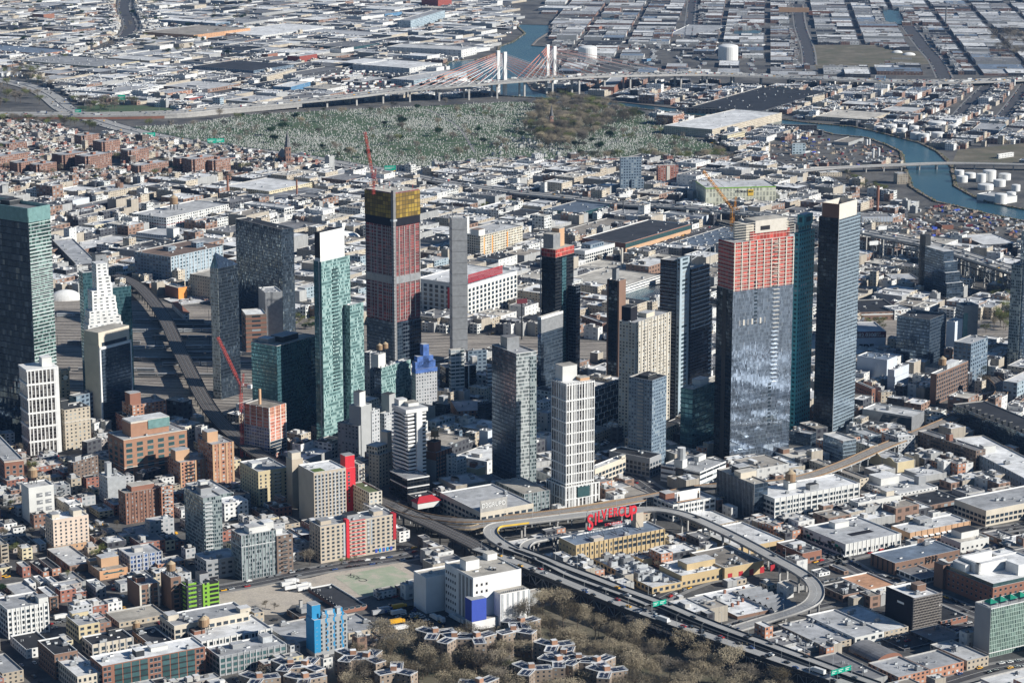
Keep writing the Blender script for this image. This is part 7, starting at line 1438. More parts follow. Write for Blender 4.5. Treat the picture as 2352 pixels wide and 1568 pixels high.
KP = [(-60, 262), (0, 262), (120, 262), (240, 262), (400, 258), (500, 248), (588, 241), (785, 222), (900, 208), (1043, 196), (1176, 185), (1276, 178), (1376, 173), (1600, 169), (1764, 174), (1914, 181), (2064, 186), (2200, 187), (2352, 181), (2440, 178)]
KOS = path3(KP, [7, 7, 7, 7, 8, 9, 10, 17, 22, 28, 32, 34, 33, 26, 20, 16, 12, 9, 8, 8]); kr = viaduct('cable_stayed_bridge', 'cable stayed highway bridge with two pairs of white pylons over the creek', 'bridge', KOS, 46, th=2.6, deck='roadlight', side='concrete', pier=58, lanes=9, railmat='concrete', median=True, pw=3.2)
# solid embankment at the left part
mb = MB(); ribbon(mb, KOS[18:40], -22.5, -22, -1, 'concrete', 8); mb.build('retaining_wall', kr); mb = MB(); ribbon(mb, KOS[8:24], -22.8, -22.3, -1, 'brickwall', 7); mb.build('brick_wall', kr)
def nearest(P, X, Y): return min(range(len(P)), key=lambda i: (P[i].x - X) ** 2 + (P[i].y - Y) ** 2)
PY = []
for (x, y, top) in ((1159.5, 221, 120), (1144, 214, 117), (1273, 207, 107), (1257.5, 202, 103)):
    X, Y = un(x, y); h_ = 0
    while pr(X, Y, h_)[1] > top: h_ += .5
    mb = MB(); f = Fr(X, Y, 37); mb.box(f, -3.4, 3.4, -2.6, 2.6, 0, h_, 'whitepaint', 'whitepaint'); mb.build('pylon', kr); PY.append((X, Y, h_, x))
def pylon_cables(k, reach_l, reach_r):
    X, Y, h_, x = PY[k]
    i0 = nearest(KOS, X, Y); base = KOS[i0]
    off = -19 if k % 2 == 0 else 19
    for s, reach in ((-1, reach_l), (1, reach_r)):
        mb = MB()
        for c in range(14):
            L = reach * (c + 2) / 15; acc = 0; i = i0
            while 0 < i < len(KOS) - 1 and acc < L: acc += (KOS[i + s] - KOS[i]).length; i += s
            q = offs(KOS, off)[i]; zt = h_ - 3 - (13 - c) * 2.0
            mb.tube((X, Y, zt), (q[0], q[1], q[2] + .5), .3, 'cableorange' if k % 2 else 'palesteel', 3)
        mb.build('stay_cables', kr, kind='stuff')
for k in range(4): pylon_cables(k, 190 if k < 2 else 110, 110 if k < 2 else 210)
GB = path3([(1780, 398), (1860, 390), (1944, 384), (2080, 378), (2189, 375), (2352, 378), (2440, 380)], 9); viaduct('river_bridge', 'low grey road bridge crossing the creek at right', 'bridge', GB, 15, th=1.6, pier=30, lanes=4)
# mainline railway at right and yard tracks
RW = path3([(2420, 560), (2300, 545), (2200, 525), (2100, 500), (2010, 465), (1950, 435), (1900, 400), (1870, 385)], .4); viaduct('railway_line', 'curving railway line through the scrubland at right', 'railway', RW, 12, th=.3, deck='track', pier=0, marks=False, tracks=2, railmat='bush', rail_h=.2, lanes=0)
for i in range(32):
    y0 = 722 + i * 6.6; x0, x1 = (118, 560) if i > 3 else (118, 520)
    P = path3([(x0, y0 - 4), ((x0 + x1) / 2, y0), (x1 + i * 6, y0 + 8), (x1 + 500, y0 - 6)] if i < 17 else [(x0, y0 - 4), ((x0 + x1) / 2, y0), (x1 + 90, y0 + 12)], .25, 5); mb = MB()
    for s in (-.75, .75): ribbon(mb, P, s - .22, s + .22, .1, 'rail', .15)
    ribbon(mb, P, -1.6, 1.6, 0, 'track'); o = mb.build('railway_track', origin=(P[0].x, P[0].y, 0, 0)); tag(o, 'rusty railway track running across the rail yard', 'railway track', 'parallel tracks in the rail yard')
TRP = []
for i in range(12):
    y = 728 + i * 12.5; x = 130 + (i * 137) % 330; X, Y = un(x, y); f = Fr(X, Y, -2 if i % 3 else 3, .3); n = 4 + i % 5
    r = thing('train', ('silver', 'grey', 'dark')[i % 3] + ' commuter train of %s carriages standing in the rail yard' % ('four five six seven eight'.split()[i % 5]), 'train', (X, Y, .3, f.a), 'trains parked in the rail yard')
    for k in range(n): mb = MB(); mb.box(f, k * 20, k * 20 + 19, -1.5, 1.5, .6, 3.9, ('palesteel', 'steel', 'concretedark')[i % 3], 'rs'); mb.box(f, k * 20 + 1, k * 20 + 18, -1.55, -1.5, 2, 3, 'glasspane'); mb.build('carriage', r)
# streets
def street(pix, wd, name='street', z=.1, marks=True):
    P = path3(pix, z, 4); mb = MB(); ribbon(mb, P, -wd / 2, wd / 2, 0, 'asphalt'); 
    o = mb.build(name, origin=(P[0].x, P[0].y, 0, 0)); o['kind'] = 'structure'
    if marks:
        mb = MB(); ribbon(mb, P, -.15, .15, .02, 'line'); q = mb.build('road_marking', origin=(P[0].x, P[0].y, 0, 0)); q['kind'] = 'structure'
    for s in (-1, 1):
        mb = MB(); ribbon(mb, P, s * (wd / 2 + 2.0) - 1.9, s * (wd / 2 + 2.0) + 1.9, .14, 'pave', .14); q = mb.build('pavement', origin=(P[0].x, P[0].y, 0, 0)); q['kind'] = 'structure'
    ROADS.append((P, wd + 8, 2, 'street'))
street([T('13', *p) for p in ((-500, 730), (0, 645), (600, 525), (1330, 420), (1500, 380))], 13)
street([(1480, 1390), (1560, 1350), (1650, 1320), (1764, 1290), (1900, 1250)], 14)
street([T('23', *p) for p in ((1900, 1110), (2352, 960), (2900, 830))], 12)
street([T('33', *p) for p in ((450, 480), (940, 350), (1300, 280), (2400, 120))], 12)
street([T('33', *p) for p in ((560, 360), (900, 560), (1250, 660), (1700, 840), (2000, 960), (2400, 1120))], 12)
street([T('33', *p) for p in ((1150, 1190), (1600, 1090), (1900, 1030))], 11)
street([T('33', *p) for p in ((1600, 1570), (2080, 1430), (2500, 1370))], 12)
street([(1430, 1075), (1480, 1110), (1540, 1150)], 14); street([(1360, 580 + 392 * 0), (1440, 587), (1530, 558), (1650, 520)], 16, marks=False)
street([(2170, 180), (2150, 140), (2121, 107), (2085, 60)], 30, marks=False); street([(1860, 150), (1855, 110), (1838, 60), (1832, 10)], 26, marks=False)
street([(1580, 95), (1585, 50), (1590, 0)], 20, marks=False); street([(2196, 272), (2226, 237), (2270, 195)], 18, marks=False); street([(2296, 275), (2330, 232), (2360, 190)], 18, marks=False); street([(280, 90), (300, 60), (285, 20), (290, -10)], 30, marks=False); street([(265, 95), (240, 110), (200, 120), (120, 125)], 24, marks=False)
# ---------------------------------------------------------------- cranes
def lattice(mb, p, q, w_, mat, st=3.0, r=.16):
    p, q = Vector(p), Vector(q); d = (q - p); L = d.length; d.normalize(); a = d.orthogonal().normalized() * w_ / 2; b_ = d.cross(a).normalized() * w_ / 2; n = max(2, int(L / st)); cs = [a + b_, a - b_, -a - b_, -a + b_]
    for c in cs: mb.tube(p + c, q + c, r, mat, 4)
    for k in range(n):
        s0, s1 = p + d * L * k / n, p + d * L * (k + 1) / n
        for i in range(4): mb.tube(s0 + cs[i], s1 + cs[(i + 1) % 4], r * .6, mat, 3)
def crane(label, base, z0, mast_top, tip, mat, cab='whitepaint', mw=2.2, tail=9):
    """base: pixel of mast foot standing at height z0; mast_top, tip: pixels in the plane of the mast"""
    X, Y = un(*base, z0)
    def at(x, y, dY=0):
        t = (Y + dY) / (CC - (y - 784) / CAM_F * CS); return Vector(((x - 1176) / CAM_F * t, Y + dY, CAM_H + t * (-CS - (y - 784) / CAM_F * CC)))
    mt = at(*mast_top); tp = at(*tip, 6); r = thing('tower_crane', label, 'crane', (X, Y, z0, 0))
    mb = MB(); lattice(mb, (X, Y, z0), (X, Y, mt.z), mw, mat, r=.25); mb.build('mast', r)
    j0 = Vector((X, Y, mt.z)); mb = MB(); lattice(mb, j0, tp, 1.9, mat, r=.24); mb.build('jib', r)
    dr = Vector((tp.x - X, tp.y - Y, 0)); dr.normalize(); k = j0 - dr * tail
    mb = MB(); lattice(mb, j0, k, 2, mat, r=.2); mb.build('counter_jib', r); mb = MB(); f = Fr(k.x, k.y, math.degrees(math.atan2(dr.y, dr.x))); mb.box(f, -1.5, 2, -1.6, 1.6, k.z - 2.4, k.z + 1, cab); mb.build('counterweight', r)
    ap = j0 - dr * 3 + Vector((0, 0, 11)); mb = MB(); lattice(mb, j0 - dr * 2, ap, 1.2, mat); mb.build('a_frame', r); mb = MB(); mb.tube(ap, tp, .12, 'darkmetal', 3); mb.tube(ap, k, .12, 'darkmetal', 3); mb.build('pendant_rope', r)
    mb = MB(); f = Fr(X, Y, 0); mb.box(f, 1.1, 3, -1.4, .4, mt.z - 1, mt.z + 1.6, cab); mb.build('cab', r)
crane('red luffing tower crane at left leaning over the half built block', T('02', 2228, 1060), 0, T('02', 2222, 400), T('02', 2000, -40), 'redsteel')
crane('red and white crane standing on top of the amber netted tower', (858, 447), SVEN.h, (858, 412), (838, 303), 'redsteel', mw=2)
crane('orange crane standing on top of the tallest tower', T('21', 2020, 560), SKY.h + 5, T('21', 2022, 350), T('21', 1755, 0), 'orangesteel', cab='palesteel', mw=2.4)
# ---------------------------------------------------------------- occupied cells
CELL = 4.0; OCC = set()
def cell(X, Y): return (int(X // CELL), int(Y // CELL))
for fr, w_, d_ in FOOT:
    nu, nv = int(w_ / 2.5) + 2, int(d_ / 2.5) + 2
    for i in range(nu + 1):
        for j in range(nv + 1): OCC.add(cell(*fr.w(-1 + (w_ + 2) * i / nu, -1 + (d_ + 2) * j / nv)))
RCELL = set()
for P, wd, _, nm in ROADS:
    for p, a in dist_step(P, 3):
        for k in range(int((wd + 4) / 3) + 1):
            o = -wd / 2 - 2 + k * 3; c = cell(p.x - math.sin(a) * o, p.y + math.cos(a) * o); OCC.add(c); RCELL.add(c)
LOOPIN = [(1125, 1215), (1200, 1185), (1450, 1172), (1560, 1180), (1870, 1345), (1800, 1412), (1690, 1444), (1450, 1375), (1200, 1275)]
STY_ = [T('13', *p) for p in ((980, 800), (1450, 820), (1720, 1060), (1400, 1160), (850, 1230), (840, 1170), (1120, 960))]
OP1 = [(1290, 108), (1440, 104), (1764, 104), (1764, 164), (1290, 168)]; OP2 = [(730, 168), (860, 160), (1040, 196), (1090, 210), (760, 226)]
EXC = [STY_, RIV, W2, W3, W4, W6, CEM, YARD, YARD2, LOT, FLD, FLD2, INT, WOOD, SCR, SCR2]
def free(X, Y):
    if cell(X, Y) in OCC: return False
    x, y = pr(X, Y)
    return not any(inpoly(x, y, P) for P in EXC)
rnd = random.Random(11)
OUT = [(-120, -25), (2470, -25), (2470, 1680), (-120, 1680)]
ZONES = [
 ('L', LOOPIN, 31, 120, 90, 8, 8, 22, (3.5, 6.5), 'warehouse', .93),
 # poly, angle, block u, block v, street, lot lo, lot hi, depth, heights, kind, build chance
 ('A', [(-480, 1020), (420, 1000), (900, 1150), (960, 1240), (600, 1860), (-480, 1860)], 31, 90, 60, 14, 7, 17, (5, 10), 'row_house', .9),
 ('B', [(960, 1240), (900, 1150), (1150, 1090), (1700, 1000), (2830, 1000), (2830, 1860), (600, 1860)], 31, 110, 62, 15, 16, 34, (6, 12), 'warehouse', .95),
 ('C', [(-480, 900), (-480, 440), (500, 425), (760, 392), (1000, 390), (1500, 378), (1700, 372), (1780, 390), (1870, 385), (2080, 470), (2830, 640), (2830, 1000), (1700, 1000), (1150, 1090), (900, 1150), (420, 1000), (-480, 1020)], 56, 120, 75, 16, 20, 48, (7, 16), 'warehouse', .93),
 ('D', [(-480, 290), (0, 285), (200, 305), (640, 362), (760, 388), (500, 425), (-480, 440)], 57, 150, 44, 13, 6, 13, (7, 10), 'row_house', .95),
 ('D2', [(1000, 372), (1700, 372), (1700, 400), (1500, 400), (1000, 412)], 20, 100, 46, 14, 8, 20, (7, 12), 'row_house', .93),
 ('E', [(-480, -70), (1190, -70), (1190, 60), (1140, 110), (1010, 150), (1130, 215), (1100, 225), (560, 250), (150, 262), (150, 235), (60, 180), (-480, 160)], 60, 240, 110, 16, 18, 85, (4, 9), 'warehouse', .88),
 ('F', [(1262, -70), (2830, -70), (2830, 170), (2200, 175), (1240, 170), (1262, 75)], 84, 250, 96, 15, 12, 90, (4, 9), 'warehouse', .82),
 ('G', [(1240, 190), (2830, 195), (2830, 480), (2160, 340), (1900, 280), (1551, 245), (1224, 205)], 66, 150, 64, 17, 12, 34, (5, 11), 'warehouse', .9),
 ('H', [(1480, 262), (1560, 262), (1880, 305), (2060, 350), (2076, 385), (1790, 385), (1692, 372), (1560, 302)], 62, 110, 60, 14, 14, 36, (6, 10), 'warehouse', .85),
]
LOTS = []; EMPTY = []; KERB = []
def zone_lots(z):
    zn, poly_, ang, bu, bv, st, lo, hi, hr, kind, ch = z
    G = Fr(0, 0, ang); pts = [G.loc(*un(x, y)) for x, y in poly_]
    u0, u1 = min(p[0] for p in pts), max(p[0] for p in pts); v0, v1 = min(p[1] for p in pts), max(p[1] for p in pts)
    def split(a, b, c, d):
        W, D = b - a, d - c; big = rnd.uniform(lo, hi)
        if W > big * 1.5 and W >= D: m = a + W * rnd.uniform(.35, .65); split(a, m, c, d); split(m, b, c, d); return
        if D > big * 1.5: m = c + D * rnd.uniform(.4, .6); split(a, b, c, m); split(a, b, m, d); return
        if W < 5 or D < 5: return
        X, Y = G.w((a + b) / 2, (c + d) / 2); x, y = pr(X, Y)
        if not inpoly(x, y, poly_) or Y > 8200: return
        n = max(2, int(max(W, D) / 6)); bad = False
        for i in range(n + 1):
            for j in range(n + 1):
                if not free(*G.w(a + W * i / n, c + D * j / n)): bad = True; break
            if bad: break
        if bad:
            if W > 13 or D > 13:
                if W >= D: m = a + W / 2; split(a, m, c, d); split(m, b, c, d)
                else: m = c + D / 2; split(a, b, c, m); split(a, b, m, d)
            return
        if rnd.random() > (ch if not (inpoly(x, y, OP1) or inpoly(x, y, OP2)) else .3): EMPTY.append((X, Y, ang, W, D)); return
        e = rnd.uniform(.05, .5) if kind != 'row_house' else .1
        h = rnd.uniform(*hr) * (1.0 if rnd.random() > .07 else 1.6)
        LOTS.append(dict(x=X, y=Y, px=x, py=y, w=W - e, d=D - e, h=h, a=ang, kind=kind, zone=zn))
    i = u0
    while i < u1:
        j = v0
        while j < v1:
            c = G.w(i + bu / 2, j + bv / 2)
            if pr(*c)[1] > 760 and zn in 'ABC' and inpoly(*pr(*c), poly_):
                for k in range(int(bu / 6.2)):
                    for o in (-2.4, bv + 2.4):
                        if rnd.random() < .45: KERB.append((*G.w(i + k * 6.2 + 3, j + o), R(ang)))
                for k in range(int(bv / 6.2)):
                    for o in (-2.4, bu + 2.4):
                        if rnd.random() < .45: KERB.append((*G.w(i + o, j + k * 6.2 + 3), R(ang + 90)))
            if 1150 < c[1] < 8200 and abs(c[0]) < c[1] * .3 + 130:
                # back yards in the housing blocks
                if kind == 'row_house':
                    dp = bv * .36; split(i, i + bu, j, j + dp); split(i, i + bu, j + bv - dp, j + bv)
                else: split(i, i + bu, j, j + bv)
            j += bv + st
        i += bu + st
for z in ZONES: zone_lots(z)
# apartment blocks among the rows on the left
BR = []
for l in LOTS:
    if l['zone'] == 'D' and rnd.random() < .0: pass
for (x, y, w_, d_, h_) in ((20, 385, 60, 26, 22), (58, 398, 40, 26, 20), (160, 385, 46, 30, 24), (215, 388, 50, 30, 24), (245, 352, 34, 28, 22), (310, 372, 40, 24, 22), (345, 400, 60, 22, 18), (460, 398, 50, 26, 26), (500, 396, 34, 24, 22), (30, 345, 40, 26, 14), (200, 335, 34, 24, 20), (430, 388, 40, 22, 20), (100, 400, 36, 22, 18)):
    X, Y = un(x, y); BR.append((X, Y, w_, d_, h_))
def inside(l): return any(abs(l['x'] - X) < 46 and abs(l['y'] - Y) < 34 for X, Y, *_ in BR)
LOTS = [l for l in LOTS if not (l['zone'] in 'D' and inside(l))]
PAL = {'A': (['brick', 'house', 'white', 'tan', 'lightgrey', 'yellow', 'redbrick'], ['rw', 'rw', 'rs', 'rs', 'rg', 'rd', 'rd']),
       'L': (['sand', 'tan', 'shed', 'yellowwall', 'whiteshed'], ['rw', 'rw', 'rs', 'rg', 'rc']),
       'B': (['brickshed', 'shedtan', 'whiteshed', 'shed', 'orangebrick', 'darkshed'], ['rw', 'rw', 'rs', 'rs', 'rg', 'rt']),
       'C': (['brickshed', 'shedtan', 'whiteshed', 'shed', 'whiteloft', 'darkshed', 'sand', 'tan'], ['rw', 'rw', 'rw', 'rs', 'rg', 'rc', 'rt', 'rd']),
       'D': (['brick', 'brownbrick', 'sand', 'redbrick', 'house', 'white'], ['rw', 'rs', 'rs', 'rg', 'rt', 'rw']),
       'E': (['shed', 'shedtan', 'whiteshed', 'darkshed', 'brickshed', 'white', 'sand', 'shed'], ['rw', 'rw', 'rs', 'rs', 'rg', 'rd', 'rc', 'rs']),
       'F': (['shed', 'darkshed', 'brickshed', 'darkshed', 'whiteshed', 'brick', 'shed'], ['rw', 'rw', 'rs', 'rg', 'rbl', 'rd', 'rw', 'rs'])}
PAL['D2'] = PAL['D']; PAL['G'] = (['brick', 'shedtan', 'darkshed', 'brickshed', 'white', 'sand'], ['rw', 'rw', 'rs', 'rs', 'rg', 'rbl']); PAL['H'] = PAL['G']
for l in LOTS:
    ws, rs = PAL[l['zone']]; l['wall'] = rnd.choice(ws); l['roof'] = rnd.choice(rs); l['rank'] = l['w'] * l['d'] / l['y'] ** 2 * (-30 < l['px'] < 2382 and -5 < l['py'] < 1600)
LOTS.sort(key=lambda l: -l['rank'])
WORD = dict(brick='brick', brownbrick='brown brick', redbrick='red brick', house='stucco', white='white', tan='tan', lightgrey='grey', yellow='yellow', brickshed='brick', shedtan='tan', whiteshed='white', shed='grey', orangebrick='orange brick', darkshed='dark', whiteloft='white', sand='beige', blueshed='blue')
RWORD = dict(rw='white', rs='silver', rg='grey', rd='black', rc='cream', rt='tan', rbl='blue grey')
def lot_mesh(mb, l, fr, detail):
    w_, d_, h = l['w'], l['d'], l['h']; P = [fr.w(-w_ / 2, -d_ / 2), fr.w(w_ / 2, -d_ / 2), fr.w(w_ / 2, d_ / 2), fr.w(-w_ / 2, d_ / 2)]; k = .35
    mb.prism(P, 0, h, l['wall'], None)
    Q = [fr.w(-w_ / 2 + k, -d_ / 2 + k), fr.w(w_ / 2 - k, -d_ / 2 + k), fr.w(w_ / 2 - k, d_ / 2 - k), fr.w(-w_ / 2 + k, d_ / 2 - k)]
    mb.ring(P, Q, h, h - .7, 'concrete')
    return Q
def lot_units(mb, l, fr, n):
    for _ in range(n):
        if l['w'] < 7 or l['d'] < 7: return
        u, v = rnd.uniform(-l['w'] / 2 + 2.5, l['w'] / 2 - 2.5), rnd.uniform(-l['d'] / 2 + 2.5, l['d'] / 2 - 2.5); a, b_, c = rnd.uniform(.8, 2), rnd.uniform(.6, 1.6), rnd.uniform(.7, 2.2)
        mb.box(fr, u - a, u + a, v - b_, v + b_, l['h'] - .7, l['h'] - .7 + c, rnd.choice(('palesteel', 'steel', 'whitepaint', 'concretedark', 'concrete')))
    if rnd.random() < .3: mb.box(fr, -l['w'] * .3, -l['w'] * .3 + 4, -l['d'] * .1, l['d'] * .1 + 2, l['h'] - .7, l['h'] + 2.4, l['wall'] if l['wall'] not in STY else 'concrete', 'rw')
cnt = {'warehouse': 0, 'row_house': 0}; rest = {'warehouse': [], 'row_house': []}; CAP = {'warehouse': 175, 'row_house': 270}
for l in LOTS:
    k = l['kind']; fr = Fr(l['x'], l['y'], l['a'])
    if cnt[k] >= CAP[k]: rest[k].append(l); continue
    cnt[k] += 1
    lab = f"{WORD[l['wall']]} {'warehouse' if k == 'warehouse' else 'house'} with {RWORD[l['roof']]} roof {where(l['px'], l['py'])}"
    r = thing(k, lab, k.replace('_', ' '), (l['x'], l['y'], 0, l['a']), 'small warehouses and workshops between the large ones' if k == 'warehouse' else 'low terraced houses of the residential blocks')
    mb = MB(); Q = lot_mesh(mb, l, fr, 1); mb.build('wall', r)
    mb = MB(); mb.face([(*q, l['h'] - .7) for q in Q], l['roof'], [(0, 0), (l['w'], 0), (l['w'], l['d']), (0, l['d'])]); ro = mb.build('roof', r); ro['_fr'] = r['_fr']
    for _ in range(min(6, 1 + int(l['w'] * l['d'] / 120))):
        mb = MB(); lot_units(mb, l, fr, 1)
        if mb.f: mb.build('rooftop_unit', ro)
for k, ls in rest.items():
    for ch in range(0, len(ls), 1500):
        pass
    mb = MB()
    for l in ls:
        fr = Fr(l['x'], l['y'], l['a']); Q = lot_mesh(mb, l, fr, 0); mb.face([(*q, l['h'] - .7) for q in Q], l['roof'], [(0, 0), (l['w'], 0), (l['w'], l['d']), (0, l['d'])])
        lot_units(mb, l, fr, 2 + int(l['w'] * l['d'] / 200) if l['y'] < 5000 else 2)
    o = mb.build('distant_' + ('industrial_roofs' if k == 'warehouse' else 'row_houses')); o['kind'] = 'stuff'; tag(o, 'dense mass of low ' + ('industrial roofs' if k == 'warehouse' else 'row houses') + ' filling the distance', 'buildings')
for X, Y, w_, d_, h_ in BR:
    fr = Fr(X, Y, 54); px, py = pr(X, Y); r = thing('apartment_house', 'reddish brown brick apartment house ' + where(px, py), 'apartment house', (X, Y, 0, 54), 'brick apartment houses of the left background')
    l = dict(w=w_, d=d_, h=h_, wall='brick', roof='rs'); mb = MB(); Q = lot_mesh(mb, l, fr, 1); mb.box(fr, -w_ / 2 - 4, -w_ / 2, -d_ / 2 + 3, -d_ / 2 + 14, 0, h_ - .3, 'brick', 'rs'); mb.build('wall', r); mb = MB(); mb.face([(*q, h_ - .7) for q in Q], 'rs'); mb.build('roof', r)
    mb = MB(); mb.box(fr, -3, 3, -3, 3, h_ - .7, h_ + 3, 'brickwall', 'rw'); mb.build('bulkhead', r)
print('lots', len(LOTS), cnt, {k: len(v) for k, v in rest.items()}, 'empty', len(EMPTY))

# ---------------------------------------------------------------- trees
def tree_mesh(seed, leaf, dens=1.0, H_=13.0, spread=5.5, lsz=.55, flat=.75):
    r2 = random.Random(seed); tr = MB(); cr = MB(); tips = []
    def limb(p, d, L, rad, lev):
        q = p + d * L; tr.tube(p, q, rad, 'bark', 5 if lev < 2 else 3, rad * .6)
        if lev >= 3: tips.append(q); return
        for _ in range(3 if lev else 5):
            nd = (d * .8 + Vector((r2.uniform(-1, 1), r2.uniform(-1, 1), r2.uniform(-.1, .7))) * (.85 if lev else 1.0)).normalized(); limb(q, nd, L * r2.uniform(.62, .85), rad * .55, lev + 1)
        tips.append(q)
    limb(Vector((0, 0, 0)), Vector((0, 0, 1)), H_ * .27, .26, 0)
    R_ = max(max(abs(t.x), abs(t.y)) for t in tips); s = spread / R_
    for t in tips:
        for _ in range(int(17 * dens)):
            c = Vector((t.x * 1.15 + r2.gauss(0, .8), t.y * 1.15 + r2.gauss(0, .8), t.z + r2.gauss(0, .6)))
            a = Vector((r2.uniform(-1, 1), r2.uniform(-1, 1), r2.uniform(-.6, 1))).normalized(); b_ = a.orthogonal().normalized()
            L, W = r2.uniform(.7, 1.5) * lsz * 1.1, r2.uniform(.12, .35) * lsz
            cr.face([tuple(c), tuple(c + a * L * .5 + b_ * W), tuple(c + a * L)], leaf, [(0, 0)] * 3)
    m1, m2 = shared(tr, 'trunk'), shared(cr, 'crown')
    return m1, m2
TREES = {'bare': [tree_mesh(s, 'twigs', 2.2) for s in range(4)], 'grey': [tree_mesh(10 + s, 'twigsgrey', 1.8) for s in range(2)], 'bud': [tree_mesh(20 + s, 'budgreen', 1.5) for s in range(2)], 'ever': [tree_mesh(30, 'evergreen', 2.6, spread=4, lsz=.8)]}
TW = dict(bare=('bare_tree', 'bare brown tree'), grey=('leafless_tree', 'leafless grey tree'), bud=('budding_tree', 'tree budding light green'), ever=('evergreen_tree', 'dark evergreen tree'))
NT_ = [0]
TREC = []
def tree(X, Y, kind, sc, grp): TREC.append((X, Y, kind, sc, grp))
def scatter(poly_, n, kinds, sc, grp, test=True, dmin=6):
    xs, ys = [p[0] for p in poly_], [p[1] for p in poly_]; got = []; W_ = [un(*p) for p in poly_]
    X0, X1, Y0, Y1 = min(p[0] for p in W_), max(p[0] for p in W_), min(p[1] for p in W_), max(p[1] for p in W_); tries = 0
    while len(got) < n and tries < n * 40:
        tries += 1; X, Y = rnd.uniform(X0, X1), rnd.uniform(Y0, Y1); x, y = pr(X, Y)
        if not inpoly(x, y, poly_) or (test and cell(X, Y) in OCC): continue
        if any((X - a) ** 2 + (Y - b_) ** 2 < dmin ** 2 for a, b_ in got): continue
        got.append((X, Y)); tree(X, Y, rnd.choice(kinds), rnd.uniform(*sc), grp)
scatter(WOOD, 150, ['bare'] * 5 + ['grey'], (1.35, 2.0), 'bare trees of the foreground park', dmin=8.5)
scatter([(840, 1535), (1200, 1450), (1400, 1450), (1400, 1600), (740, 1600)], 18, ['bare'] * 4 + ['grey', 'bud'], (1.2, 1.7), 'bare trees of the foreground park', dmin=7)
for x, y, k, s in ((712, 1298, 'grey', 1.3), (700, 1290, 'grey', 1.1), (74, 1090, 'bud', 1.2), (80, 1112, 'grey', 1.1), (50, 1045, 'grey', 1.1), (120, 1160, 'grey', .9), (100, 1180, 'grey', .9), (185, 1140, 'grey', .9), (170, 1128, 'grey', 1), (30, 1270, 'bud', .8), (40, 1262, 'bud', .7), (1300, 1340, 'bare', .8), (15, 1185, 'grey', 1), (5, 1360, 'ever', .6), (870, 1375, 'grey', .6), (1180, 1392, 'grey', 1), (1195, 1398, 'grey', .9), (785, 1295, 'bud', .5), (802, 1292, 'bud', .5), (817, 1288, 'bud', .5), (1930, 1275, 'bud', .8), (1510, 1305, 'grey', .7), (1540, 1350, 'grey', .6), (1555, 1347, 'grey', .6), (1570, 1343, 'grey', .6), (1590, 1338, 'grey', .6), (1612, 1333, 'grey', .6), (1635, 1328, 'grey', .6), (1490, 1360, 'grey', .6), (630, 1400, 'grey', .6), (610, 1395, 'grey', .6), (155, 1330, 'bud', .7), (175, 1345, 'grey', .6)): X, Y = un(x, y); tree(X, Y, k, s, 'street trees of the low blocks')
scatter([(2252, 1000), (2290, 660), (2330, 690), (2330, 760), (2255, 760)], 26, ['bud', 'bare', 'bud'], (1.2, 1.8), 'trees on the embankment at right', test=False)
TOPB = [(1246, 238), (1300, 236), (1400, 250), (1470, 268), (1440, 290), (1380, 300), (1320, 345), (1260, 350), (1200, 300)]
scatter(TOPB, 170, ['grey', 'bare', 'grey', 'bare', 'bud'], (1.6, 2.4), 'trees of the cemetery', dmin=11)
scatter(CEM, 150, ['grey', 'bare', 'grey', 'bud', 'grey', 'ever'], (1.0, 1.8), 'trees of the cemetery', dmin=22)
scatter([(1330, 365), (1690, 360), (1680, 374), (1330, 376)], 34, ['bare', 'grey', 'bud'], (1.3, 1.9), 'trees of the cemetery', test=False, dmin=10)
scatter([(150, 232), (330, 236), (300, 250), (160, 262)], 26, ['grey', 'grey', 'bud'], (1.3, 2), 'trees by the left expressway')
scatter([(0, 160), (90, 165), (150, 230), (0, 255)], 40, ['grey', 'bud'], (1.3, 2.1), 'trees by the left expressway')
scatter([(0, 268), (120, 272), (240, 305), (0, 286)], 30, ['grey', 'bud'], (1.2, 1.8), 'trees by the left expressway')
scatter([(0, 290), (620, 360), (700, 390), (500, 425), (0, 440)], 150, ['grey', 'bud', 'bare', 'grey'], (.8, 1.3), 'street trees of the left background', test=False, dmin=9)
scatter([(0, 1060), (240, 1100), (300, 1250), (200, 1300), (0, 1300)], 26, ['grey', 'bud', 'bare'], (.6, 1), 'street trees of the low blocks')
scatter([(1940, 400), (2076, 460), (2010, 450), (1940, 415)], 26, ['bud', 'bud', 'grey'], (.8, 1.2), 'trees along the railway at right')
scatter([(2270, 75), (2352, 72), (2352, 130), (2290, 125)], 50, ['grey'], (1.2, 1.9), 'far park trees at the top right', test=False)
scatter([(1060, 470), (1180, 440), (1180, 480), (1080, 500)], 16, ['grey', 'bud'], (.8, 1.2), 'trees at the expressway ramps')
scatter([(670, 720), (730, 735), (720, 760), (670, 755)], 14, ['bud', 'ever'], (.6, .8), 'trees at the yard edge')
scatter([(-20, -20), (600, -20), (560, 130), (0, 140)], 160, ['grey', 'grey', 'bud', 'ever'], (.9, 1.5), 'distant trees at the top left', test=False, dmin=14)
scatter([(1270, 650), (1380, 590), (1400, 620), (1290, 680)], 12, ['grey'], (.6, .9), 'trees at the yard edge')
scatter([(1964, 740), (2030, 738), (2030, 760), (1964, 760)], 16, ['bud'], (.6, .8), 'trees at the yard edge', test=False)
TREC.sort(key=lambda t: -t[3] / t[1]); far_tree = MB()
cb = {}
